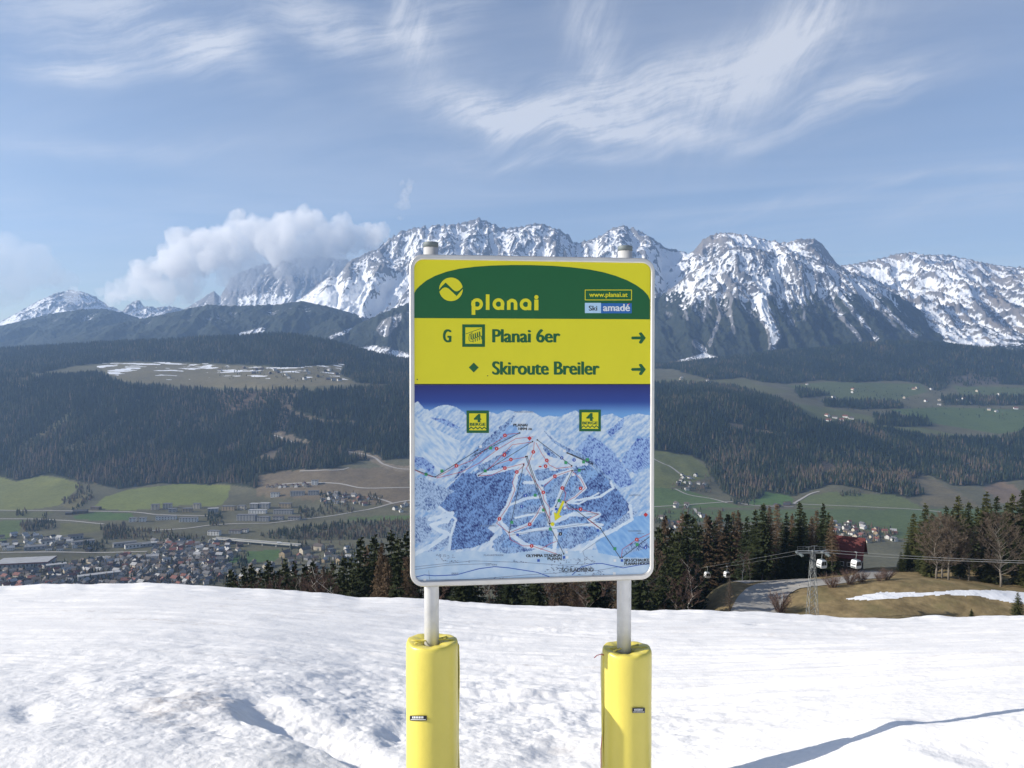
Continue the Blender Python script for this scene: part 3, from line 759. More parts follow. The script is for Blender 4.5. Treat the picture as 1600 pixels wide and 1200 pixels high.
    mountain('mountain', [(270, 492), (290, 482), (310, 470), (328, 458), (335, 455), (344, 464), (352, 450), (362, 434), (375, 426), (400, 416), (440, 406), (500, 400), (540, 406), (580, 425), (640, 450)], 12800, 11750, 505, rows=140, prof=.62, amp=150, spur=120, spur_l=420, seed=73, snow_bias=-.55, skyr=.7,
             fields=[([(370, 468), (400, 458), (440, 462), (480, 455), (480, 480), (380, 480)], .9)])
build_mountains()

# ------------------------------------------------------------------ the snow slope in front
BROW = [(-700, 935), (-300, 925), (0, 917), (60, 913), (130, 914), (220, 912), (330, 916), (380, 919), (420, 920), (500, 926), (560, 933), (640, 934), (720, 942), (790, 947), (860, 948), (1000, 955), (1100, 954), (1200, 958), (1300, 964), (1400, 967), (1500, 966), (1600, 964), (1900, 962), (2300, 962)]
NEARZ = [(-700, -1.52), (0, -1.60), (200, -1.62), (420, -1.66), (560, -1.76), (675, -1.82), (980, -1.82), (1120, -1.75), (1210, -1.69), (1400, -1.555), (1600, -1.475), (1900, -1.40), (2300, -1.35)]
YB = 19.0
SPX = np.arange(-700, 2301, 4.0)
def _soft(tab, w):
    v = np.interp(SPX, [a for a, _ in tab], [b for _, b in tab]); k = np.hanning(w); k /= k.sum()
    return np.convolve(np.pad(v, w // 2, 'edge'), k, 'valid')
S_BROW, S_NEAR = _soft(BROW, 101), _soft(NEARZ, 31)
def snow_base(x, y):
    yy = np.maximum(y, 3.35)
    px = 800 + F * x / yy
    near = np.interp(px, SPX, S_NEAR)
    bpy_ = np.interp(px, SPX, S_BROW) * (1 - sstep(13.5, 18.5, yy)) + np.interp(px, [a for a, _ in BROW], [b for _, b in BROW]) * sstep(13.5, 18.5, yy) + 1.4 * fbm(px / 60., px * 0, 3, 91) * sstep(13, 19, yy)
    zb = unproj(px, bpy_, YB)[2]
    s = (zb - near) / (YB - 3.35)
    z = near + s * (yy - 3.35)
    z = np.where(y < 3.35, near + .06 * (3.35 - y), z)
    over = np.maximum(y - YB, 0)
    z = zb * (y > YB) + z * (y <= YB) - (np.abs(s) * over + .06 * over ** 2) * (y > YB)
    return z, px
def snow_detail(x, y, px, py):
    d = .030 * fbm(x / 1.6, y / 1.6, 4, 71) + .006 * fbm(x / .35, y / .35, 4, 72) * (1 - .7 * sstep(5, 9, y))
    d = d + .05 * fbm(x / 1.2, y / .5, 4, 93) * sstep(14.5, 18, y)
    # ski and groomer tracks crossing the slope
    a = math.radians(-7)
    s_, c_ = math.sin(a), math.cos(a)
    al = x * c_ + y * s_; ac = -x * s_ + y * c_
    tr = ridged(al / 9.0, ac / .55 + .5 * fbm(x / 3, y / 3, 2, 73), 4, 74, .6) - .4
    d = d + .052 * tr * sstep(4.0, 6.0, y) * (.45 + .55 * sstep(500, 800, px))
    d = d + .06 * fbm(al / 5, ac / 1.4, 3, 75) * sstep(4, 8, y)
    d = d + .014 * (ridged(al / 2.2, ac / .16, 3, 94, .6) - .4) * sstep(4.5, 7, y) * sstep(-.1, .3, fbm(x / 2.5, y / 2.5, 2, 95))
    d = d + .0045 * fbm(x / .13, y / .13, 3, 96) * (1 - sstep(6, 9, y)) * (.3 + sstep(-.1, .4, fbm(x / 1.2, y / 1.2, 2, 97)))
    # churned, trodden snow close by
    ch = np.exp(-((px - 470) / 330) ** 2 - ((py - 1105) / 95) ** 2) + .9 * np.exp(-((px - 850) / 190) ** 2 - ((py - 1130) / 85) ** 2) + .6 * np.exp(-((px - 1080) / 110) ** 2 - ((py - 1150) / 60) ** 2) + .25 * np.exp(-((px - 120) / 260) ** 2 - ((py - 1080) / 90) ** 2)
    lump = ridged(x / .24, y / .24, 4, 76, .6) - .45
    lump2 = fbm(x / .09, y / .09, 3, 77)
    d = d + np.clip(ch, 0, 1.1) * (.034 * fbm(x / .42, y / .42, 3, 78) - .010 * lump + .007 * lump2)
    # the hollow trodden beside the padded post, with its sharp rim
    rim = np.interp(px, [330, 380, 430, 500, 560, 620], [1118, 1128, 1146, 1172, 1205, 1235])
    dpt = sstep(-2, 9, rim - py) * sstep(70, 20, rim - py) * sstep(340, 430, px) * sstep(660, 560, px)
    d = d - .11 * dpt
    # a drift and mound at the right edge
    d = d + .045 * np.exp(-((px - 1385) / 60) ** 2 - ((py - 1205) / 30) ** 2) + .035 * np.exp(-((px - 1380) / 60) ** 2 - ((py - 1136) / 10) ** 2)
    # footprints and old ruts
    for (fx, fy, rx, ry, k) in [(40, 1110, 26, 14, .07), (255, 1083, 24, 7, .06), (300, 1062, 40, 8, .04), (215, 1110, 40, 6, .05), (120, 938, 60, 2.5, .06), (430, 1082, 40, 9, .05), (95, 1062, 30, 10, .04), (620, 1150, 26, 20, .08), (880, 1176, 40, 14, .06), (1185, 975, 14, 3.5, .06), (1110, 970, 22, 3, .05), (690, 965, 30, 3, .04), (760, 998, 50, 4, .05), (860, 985, 40, 4, -.06)]:
        d = d - .5 * k * np.exp(-((px - fx) / rx) ** 2 - ((py - fy) / ry) ** 2) * (1 + .5 * lump2)
    d = d + .003 * fbm(x / .045, y / .045, 3, 79) * (1 - sstep(4.5, 7, y))
    return d
def mat_snow():
    m, nt, N, L, P = material('spring snow')
    tc = N.new('ShaderNodeTexCoord')
    at = N.new('ShaderNodeAttribute'); at.attribute_name = 'dirt'
    def noise(scale, det, rough=.6):
        n = N.new('ShaderNodeTexNoise'); n.inputs['Scale'].default_value = scale; n.inputs['Detail'].default_value = det; n.inputs['Roughness'].default_value = rough
        L.new(tc.outputs['Object'], n.inputs['Vector']); return n.outputs[0]
    ad = N.new('ShaderNodeMath'); ad.operation = 'MULTIPLY'; L.new(at.outputs['Fac'], ad.inputs[0])
    mr = N.new('ShaderNodeMapRange'); mr.inputs[1].default_value = .42; mr.inputs[2].default_value = .72; L.new(noise(9, 7, .72), mr.inputs[0]); L.new(mr.outputs[0], ad.inputs[1])
    mx = N.new('ShaderNodeMix'); mx.data_type = 'RGBA'; L.new(ad.outputs[0], mx.inputs['Factor'])
    mx.inputs[6].default_value = (.86, .85, .84, 1); mx.inputs[7].default_value = (.33, .27, .23, 1)
    L.new(mx.outputs[2], P.inputs['Base Color'])
    P.inputs['Roughness'].default_value = .6; P.inputs['Specular IOR Level'].default_value = .25
    b = N.new('ShaderNodeBump'); b.inputs['Strength'].default_value = .5; b.inputs['Distance'].default_value = .006
    L.new(noise(60, 5, .7), b.inputs['Height'])
    b2 = N.new('ShaderNodeBump'); b2.inputs['Strength'].default_value = .3; b2.inputs['Distance'].default_value = .02
    L.new(noise(14, 5, .65), b2.inputs['Height']); L.new(b.outputs[0], b2.inputs['Normal'])
    L.new(b2.outputs[0], P.inputs['Normal'])
    return m
M['snow'] = mat_snow()
def build_snow():
    cols = np.concatenate([np.arange(-1300, -300, 9.0), np.arange(-300, 1900, 2.2), np.arange(1900, 2901, 9.0)])
    rows = [1.7]
    while rows[-1] < YB + 6.5:
        y = rows[-1]; rows.append(y + min(max(y * y / 1.9 / F * 1.25, .008), .10))
    PX, YY = np.meshgrid(cols, np.array(rows))
    x = ((PX - 800) / F * YY).ravel(); y = YY.ravel()
    z, px = snow_base(x, y)
    py = proj(x, y, z)[1]
    d = snow_detail(x, y, px, py)
    z = z + d
    zq = d - fbm(x / 1.6, y / 1.6, 4, 71) * .03
    dirt = .9 * np.exp(-((px - 265) / 120) ** 2 - ((py - 1095) / 32) ** 2) + .35 * np.exp(-((px - 520) / 330) ** 2 - ((py - 955) / 22) ** 2) + .30 * np.exp(-((px - 1250) / 330) ** 2 - ((py - 985) / 16) ** 2) + .35 * np.exp(-((px - 1120) / 90) ** 2 - ((py - 1120) / 30) ** 2) + .3 * np.exp(-((px - 900) / 120) ** 2 - ((py - 1170) / 25) ** 2) + .3 * np.exp(-((px - 1350) / 130) ** 2 - ((py - 1040) / 12) ** 2)
    dirt = np.clip(dirt, 0, 1) * sstep(-.1, .3, fbm(x / .7, y / .7, 4, 81)) + .42 * sstep(.05, .5, fbm((x * .9925 - y * .122) / 5.0, (x * .122 + y * .9925) / .22, 4, 82)) * sstep(4.2, 7, y) * (.4 + sstep(0, .4, fbm(x / 3., y / 3., 2, 84))) + .05 * sstep(.1, .4, fbm(x / .5, y / .5, 3, 83))
    me = new_mesh('snow', np.stack([x, y, z], 1), grid_faces(len(rows), len(cols)), True)
    add_float(me, 'dirt', dirt)
    link('snow_slope', me, M['snow'], kind='structure')
    # the rest of the snowfield round and behind the camera
    xs = np.unique(np.concatenate([np.linspace(-70, -8, 40), np.linspace(-8, 8, 180), np.linspace(8, 70, 40)])); ys = np.unique(np.concatenate([np.linspace(-60, -4, 40), np.linspace(-4, YB + 6, 220)]))
    X, Yg = np.meshgrid(xs, ys); xx, yy = X.ravel(), Yg.ravel()
    z, px = snow_base(xx, np.maximum(yy, -60))
    fp = 800 + F * xx / np.maximum(yy, .3)
    inside = sstep(-1280, -1150, fp) * sstep(2880, 2750, fp) * sstep(1.75, 2.1, yy)
    z = z + snow_detail(xx, np.maximum(yy, .3), px, proj(xx, np.maximum(yy, 1.2), z)[1]) - .25 * inside - .006
    z = np.where(yy > YB + 4, z - .1, z)
    me = new_mesh('snow', np.stack([xx, yy, z], 1), grid_faces(len(ys), len(xs)), True)
    add_float(me, 'dirt', np.zeros(len(xx)))
    link('snow_field', me, M['snow'], kind='structure')
build_snow()

# ------------------------------------------------------------------ far woods: one mass of small conifers
def forest_mass(name, pts, label, smin=.42, smax=1.3, warm=0., slim=1.0):
    n = len(pts)
    me = bpy.data.meshes.new(name); me.vertices.add(n); me.vertices.foreach_set('co', pts.astype(np.float32).ravel())
    x, y = pts[:, 0], pts[:, 1]
    ppx, ppy = proj(pts[:, 0], pts[:, 1], pts[:, 2])
    brown = .28 + warm + .55 * fbm((x + y * .7) / 420, (y - x * .7) / 1500, 3, 98) + .8 * fbm(x / 160, y / 220, 3, 95) + .35 * sstep(2950, 2500, y) + .27 * RNG.standard_normal(n)
    brown = brown + .25 * np.exp(-((ppx - 1150) / 60) ** 2 - ((ppy - 735) / 40) ** 2) + .5 * np.exp(-((ppx - 1500) / 90) ** 2 - ((ppy - 745) / 16) ** 2)
    add_float(me, 'tint', np.clip(brown, 0, 1))
    add_float(me, 'size', RNG.uniform(smin, smax, n) * np.where(RNG.random(n) < .1, .6, 1))
    add_float(me, 'spin', RNG.uniform(0, 6.28, n))
    m, nt, N, L, P = material('far conifer foliage')
    at = N.new('ShaderNodeAttribute'); at.attribute_type = 'INSTANCER'; at.attribute_name = 'tint'
    cr = N.new('ShaderNodeValToRGB'); L.new(at.outputs['Fac'], cr.inputs[0])
    el = cr.color_ramp.elements; el[0].position = 0.1; el[0].color = (.008, .016, .008, 1); el[1].position = .95; el[1].color = (.105, .078, .052, 1)
    e = el.new(.45); e.color = (.024, .036, .014, 1)
    e = el.new(.7); e.color = (.050, .052, .026, 1)
    L.new(cr.outputs[0], P.inputs['Base Color']); P.inputs['Roughness'].default_value = .9; P.inputs['Specular IOR Level'].default_value = .1
    ng = bpy.data.node_groups.new('scatter conifers', 'GeometryNodeTree')
    ng.interface.new_socket('Geometry', in_out='INPUT', socket_type='NodeSocketGeometry'); ng.interface.new_socket('Geometry', in_out='OUTPUT', socket_type='NodeSocketGeometry')
    G, K = ng.nodes, ng.links
    gi, go = G.new('NodeGroupInput'), G.new('NodeGroupOutput')
    def cone(r, h, zoff):
        c = G.new('GeometryNodeMeshCone'); c.fill_type = 'NONE'
        c.inputs['Vertices'].default_value = 5; c.inputs['Radius Top'].default_value = 0.05; c.inputs['Radius Bottom'].default_value = r; c.inputs['Depth'].default_value = h
        t = G.new('GeometryNodeTransform'); K.new(c.outputs['Mesh'], t.inputs['Geometry']); t.inputs['Translation'].default_value = (0, 0, zoff)
        return t.outputs[0]
    j = G.new('GeometryNodeJoinGeometry')
    K.new(cone(4.2 / slim, 13, 3.0), j.inputs[0]); K.new(cone(2.8 / slim, 13, 10.5), j.inputs[0])
    sm = G.new('GeometryNodeSetMaterial'); K.new(j.outputs[0], sm.inputs['Geometry']); sm.inputs['Material'].default_value = m
    ip = G.new('GeometryNodeInstanceOnPoints'); K.new(gi.outputs[0], ip.inputs['Points']); K.new(sm.outputs[0], ip.inputs['Instance'])
    def named(nm):
        a = G.new('GeometryNodeInputNamedAttribute'); a.data_type = 'FLOAT'; a.inputs['Name'].default_value = nm; return a.outputs['Attribute']
    cx = G.new('ShaderNodeCombineXYZ'); K.new(named('spin'), cx.inputs[2]); K.new(cx.outputs[0], ip.inputs['Rotation'])
    K.new(named('size'), ip.inputs['Scale'])
    K.new(ip.outputs[0], go.inputs[0])
    o = link(name, me, m)
    mod = o.modifiers.new('scatter', 'NODES'); mod.node_group = ng
    tag(o, label, 'forest', kind='stuff')
    return o
forest_mass('conifer_forest', np.concatenate(FORESTPTS), 'dark conifer woods covering the valley sides and hills')
print('forest trees', sum(len(p) for p in FORESTPTS))

# ================================================================== THE SIGN
Y_L, Y_R = 3.163, 3.283                                   # depth of the board's two upright edges; the board is 1 m wide
_pl = np.array([x_of(640, Y_L, 0.), Y_L]); _pr = np.array([x_of(1022, Y_R, 0.), Y_R])
E1 = Vector(((_pr - _pl)[0], (_pr - _pl)[1], 0)).normalized(); NRM = Vector((E1.y, -E1.x, 0))       # along the board, out of its face
O_ = Vector((_pl[0], _pl[1], 0)); UP = Vector((0, 0, 1))
SIGN_BASE = Vector(((_pl[0] + _pr[0]) / 2, (_pl[1] + _pr[1]) / 2, -1.95))
def board(px, py, lift=0.0):
    """point on the board's printed face under a photo pixel, lifted off it by a few tenths of a millimetre"""
    u, v = (px - 800.0) / F, (600.0 - py) / F
    d = Vector((u, CP - v * SP, SP + v * CP))
    t = O_.dot(NRM) / d.dot(NRM)
    return d * t + NRM * lift - SIGN_BASE
def sl(px, py):
    p = board(px, py) + SIGN_BASE - O_
    return p.dot(E1), p.z
def brd(s, h, lift=0.0): return O_ + E1 * s + UP * h + NRM * lift - SIGN_BASE

def flat(name, polys, mat, lift, parent, kind=None):
    """flat printed shapes given in photo pixels"""
    bm = bmesh.new()
    for i, poly in enumerate(polys):
        vs = [bm.verts.new(board(x, y, lift + (i % 60) * 1.2e-5)) for x, y in poly]
        try: f = bm.faces.new(vs)
        except ValueError: continue
    bm.normal_update()
    bmesh.ops.triangulate(bm, faces=bm.faces[:])
    for f in bm.faces:
        f.normal_update()
        if f.normal.dot(NRM) < 0: f.normal_flip()
    me = bpy.data.meshes.new(name); bm.to_mesh(me); bm.free()
    return link(name, me, mat, parent, kind)
def circle(cx, cy, r, n=20, a0=0., a1=360.): return [(cx + r * math.cos(math.radians(a0 + (a1 - a0) * i / n)), cy + r * math.sin(math.radians(a0 + (a1 - a0) * i / n))) for i in range(n)]
def stroke(pts, w):
    out = []
    for (a, b) in zip(pts[:-1], pts[1:]):
        dx, dy = b[0] - a[0], b[1] - a[1]; L_ = math.hypot(dx, dy) or 1; nx, ny = -dy / L_ * w / 2, dx / L_ * w / 2; ex, ey = dx / L_ * w * .3, dy / L_ * w * .3
        out.append([(a[0] + nx - ex, a[1] + ny - ey), (b[0] + nx + ex, b[1] + ny + ey), (b[0] - nx + ex, b[1] - ny + ey), (a[0] - nx - ex, a[1] - ny - ey)])
    return out
def ring(cx, cy, ro, ri, n=28):
    o, i = circle(cx, cy, ro, n), circle(cx, cy, ri, n)
    return [[o[k], o[(k + 1) % n], i[(k + 1) % n], i[k]] for k in range(n)]
def rect(x0, y0, x1, y1): return [(x0, y0), (x1, y0), (x1, y1), (x0, y1)]
def frame_rect(x0, y0, x1, y1, w): return [rect(x0, y0, x1, y0 + w), rect(x0, y1 - w, x1, y1), rect(x0, y0 + w, x0 + w, y1 - w), rect(x1 - w, y0 + w, x1, y1 - w)]
def lettering(text, box, mat, lift, parent, bold=.03, name='lettering', slant=0.0):
    """text set to fill a box of photo pixels: x0, y0, x1, y1"""
    cu = bpy.data.curves.new('t', 'FONT'); cu.body = text; cu.resolution_u = 6
    ob = bpy.data.objects.new('t', cu); COL.objects.link(ob)
    dg = bpy.context.evaluated_depsgraph_get(); dg.update()
    me0 = bpy.data.meshes.new_from_object(ob.evaluated_get(dg))
    bpy.data.objects.remove(ob); bpy.data.curves.remove(cu)
    co = np.array([v.co[:2] for v in me0.vertices]); faces = [tuple(p.vertices) for p in me0.polygons]
    bpy.data.meshes.remove(me0)
    lo, hi = co.min(0), co.max(0)
    x0, y0, x1, y1 = box
    vs = []; allf = []
    k = bold * (y1 - y0)                                     # stroke weight: the same outline laid down again, a little to each side
    for i, q in enumerate((0.,) if bold == 0 else (-1., -.4, .2, 1.)):
        b0 = len(vs)
        for c in co:
            a, b = (c - lo) / np.maximum(hi - lo, 1e-6)
            vs.append(board(x0 + k + a * (x1 - x0 - 2 * k) + q * k, y1 - b * (y1 - y0) + slant * a + (.25 * k if i % 2 else -.25 * k), lift + i * .00006))
        allf += [tuple(b0 + j for j in f) for f in faces]
    faces = allf
    me = bpy.data.meshes.new(name); me.from_pydata(vs, [], faces); me.update()
    if len(me.polygons) and sum(p.normal.dot(NRM) for p in me.polygons) < 0: me.flip_normals()
    return link(name, me, mat, parent)

def rrect(s0, h0, s1, h1, r, n=8):
    pts = []
    for (cx, cy, a) in ((s1 - r, h1 - r, 0), (s0 + r, h1 - r, 90), (s0 + r, h0 + r, 180), (s1 - r, h0 + r, 270)):
        for k in range(n + 1):
            t = math.radians(a + 90 * k / n); pts.append((cx + r * math.cos(t), cy + r * math.sin(t)))
    return pts

def build_sign():
    root = empty('information_sign', SIGN_BASE)
    tag(root, 'tall framed yellow and green ski sign with piste map on two tubular posts', 'sign')
    top = (sl(640, 397)[1] + sl(1022, 404)[1]) / 2; bot = (sl(640, 917)[1] + sl(1022, 905)[1]) / 2
    s1 = sl(1022, 650)[0]
    # aluminium frame: rounded rim standing proud of the sheet
    outer = rrect(0, bot, s1, top, .055); inner = rrect(.019, bot + .023, s1 - .017, top - .020, .036)
    n = len(outer)
    prof = [(outer, -.030), (outer, .004), ([((a[0] * .8 + b[0] * .2), (a[1] * .8 + b[1] * .2)) for a, b in zip(outer, inner)], .0085), ([((a[0] * .2 + b[0] * .8), (a[1] * .2 + b[1] * .8)) for a, b in zip(outer, inner)], .0085), (inner, .005), (inner, -.004)]
    vs = [brd(p[0], p[1], l) for ring_, l in prof for p in ring_]
    fs = [(i * n + k, i * n + (k + 1) % n, (i + 1) * n + (k + 1) % n, (i + 1) * n + k) for i in range(len(prof) - 1) for k in range(n)]
    bm = MB(); bm.add(vs, fs); fr = bm.build('frame', M['alu'], root, smooth=False)
    b2 = MB(); back = rrect(.004, bot + .004, s1 - .004, top - .004, .05)
    b2.add([brd(p[0], p[1], -.012) for p in back] + [brd(p[0], p[1], -.004) for p in back], [tuple(range(n)), tuple(range(n, 2 * n))] + [(k, (k + 1) % n, n + (k + 1) % n, n + k) for k in range(n)])
    b2.build('back_plate', M['alu'], root)
    # yellow upper panel, cut to the frame's rounded corners
    hm = (sl(647, 601)[1] + sl(1016, 601)[1]) / 2
    up = [p for p in rrect(.016, hm, s1 - .014, top - .017, .034) if p[1] > hm + .05]
    poly = [(s1 - .014, hm + .0005)] + up + [(.016, hm + .0005)]
    b3 = MB(); b3.add([brd(a, b, 0.) for a, b in poly], [tuple(range(len(poly)))])
    yel = b3.build('direction_panel', M['sign_yellow'], root)
    G, Yl, L1, L2, L3 = M['sign_green'], M['sign_yellow'], .0006, .0011, .0016
    arch = [(646.2, 460), (650, 453), (655, 447.5), (666, 438.5), (680, 431), (698, 424.5), (717.5, 420), (742, 416.8), (767.5, 415), (800, 414.2), (830, 414.3), (862, 415.3), (892, 417.6), (920, 421), (942, 425.2), (962, 431), (980, 438), (994, 445.5), (1005, 453.5), (1012, 461), (1015.5, 468.5), (1015.5, 499), (646.2, 497)]
    head = flat('header', [arch], G, L1, yel)
    flat('emblem', [circle(704.6, 452.1, 18.4, 40)], Yl, L2, yel)
    o8 = lambda L_: [(640 + a / 8, 370 + b / 8) for a, b in L_]
    flat('emblem_wave', [o8([(364, 668), (400, 622), (450, 573), (500, 620), (540, 660), (565, 678), (592, 684), (625, 668), (664, 629), (667, 648), (587, 742), (540, 695), (490, 650), (465, 637), (440, 632), (412, 645), (371, 686)])], G, L3, yel)
    # the word under the emblem, drawn from rings and bars
    def letter(polys): flat('logo_letter', polys, Yl, L2, yel)
    letter(ring(745.4, 475.2, 9.2, 4.1) + [rect(736.9, 469.5, 742.6, 491.9)])
    letter([rect(759.1, 460, 764.8, 484.2)])
    letter(ring(778.9, 475.2, 9.2, 4.1) + [rect(782.3, 471.5, 787.6, 484.2)])
    arch_n = [p for p in zip(circle(800.1, 475.0, 8.2, 16, 180, 372)[:16], circle(800.1, 475.0, 2.9, 16, 180, 372)[:16])]
    letter([[arch_n[k][0], arch_n[k + 1][0], arch_n[k + 1][1], arch_n[k][1]] for k in range(15)] + [rect(792.1, 470, 797.6, 484.2), rect(802.8, 474, 808.2, 484.2)])
    letter(ring(821.2, 475.6, 9.2, 4.1) + [rect(824.6, 471.5, 830, 484.6)])
    letter([rect(834.8, 468.2, 841.2, 484.8)]); letter([circle(838, 464.3, 3.3, 16)])
    flat('address_border', frame_rect(913.7, 452.6, 987.2, 469.2, 1.1), Yl, L2, yel)
    lettering('www.planai.at', (920.5, 456.8, 980.5, 466.2), Yl, L2, yel, .03)
    flat('partner_plate', [rect(913.8, 473.2, 939, 489.2)], M['sign_pale'], L2, yel)
    flat('partner_plate', [rect(939, 473.8, 987, 489.6)], M['sign_blue'], L2, yel)
    lettering('Ski', (919.8, 477.8, 933, 485.4), M['ink'], L3, yel)
    lettering('amadé', (942, 475.2, 984.2, 486), M['ink_white'], L3, yel, .05)
    flat('accent', [[(980.5, 475.2), (983.5, 473.9), (984, 475), (981.5, 476)]], M['ink_red'], .0019, yel)
    lettering('G', (692, 514.8, 705.4, 534.8), G, L1, yel, .055)
    lettering('Planai 6er', (769, 514.4, 875.6, 535), G, L1, yel, .055)
    lettering('Skiroute Breiler', (768.8, 564.8, 937, 585.4), G, L1, yel, .055)
    flat('diamond', [[(732.5, 574.2), (740.2, 566.6), (748, 574.2), (740.2, 582)]], G, L1, yel)
    for dy in (0, 49.2):
        a4 = [(1424, 672), (1430, 664), (1484, 663), (1474, 648), (1474, 641), (1482, 637), (1491, 639), (1516, 672), (1491, 706), (1482, 708), (1474, 704), (1474, 697), (1484, 681), (1430, 681)]
        flat('arrow', [[(630 + a / 4, 360 + b / 4 + dy) for a, b in a4]], G, L1, yel)
    ico = flat('lift_pictogram', frame_rect(722.3, 506.8, 757.8, 542, 4.7), G, L1, yel)
    pic = stroke([(728.3, 521.6), (751.5, 513.2)], .7) + stroke([(737.5, 518.6), (737.3, 521.2), (733.6, 522.6), (732.7, 527), (732.8, 531), (734.5, 533.2), (738.5, 533.4)], .8)
    for k in range(5):
        bx, by = 736.0 + k * 3.35, 523.6 - k * 1.15
        pic += [circle(bx, by, 1.0, 8)] + stroke([(bx, by + 1.3), (bx + .3, by + 6.2)], 1.9) + stroke([(bx + .3, by + 6.0), (bx + 3.0, by + 6.4), (bx + 3.3, by + 11)], 1.1)
    flat('lift_pictogram', pic, G, L1, yel)
    flat('speck', [circle(652, 592.8, 1.0, 6), circle(762, 587.2, .9, 6)], M['ink'], L1, yel, kind='stuff')
    build_map(root, bot, s1, hm)
    # posts with plastic caps
    for (px, tp, pb) in ((674.0, 376, 1008), (980.5, 382, 1018)):
        s, _ = sl(px, 600)
        ztop = sl(px, tp)[1]
        c = brd(s, 0, -.045)
        t = MB(); t.tube([(c.x, c.y, .0), (c.x, c.y, ztop - SIGN_BASE.z + 0 - .018)], .0297, 20, caps=True)
        po = t.build('post', M['galv'], root, smooth=False)
        for p in po.data.polygons: p.use_smooth = len(p.vertices) == 4
        k = MB(); zt = ztop - SIGN_BASE.z
        k.tube([(c.x, c.y, zt - .021), (c.x, c.y, zt - .0015), (c.x, c.y, zt)], [.0304, .0304, .0290], 20)
        cp = k.build('cap', M['cap'], po)
        for p in cp.data.polygons: p.use_smooth = len(p.vertices) == 4
        PADS.append((c + SIGN_BASE, px, pb))
        # clamp band behind the board
        k = MB(); k.box((c.x, c.y + .012, sl(px, 470)[1] - SIGN_BASE.z), (.085, .05, .03)); k.build('clamp', M['galv'], root)
        k = MB(); k.box((c.x, c.y + .012, sl(px, 850)[1] - SIGN_BASE.z), (.085, .05, .03)); k.build('clamp', M['galv'], root)
    return root
PADS = []

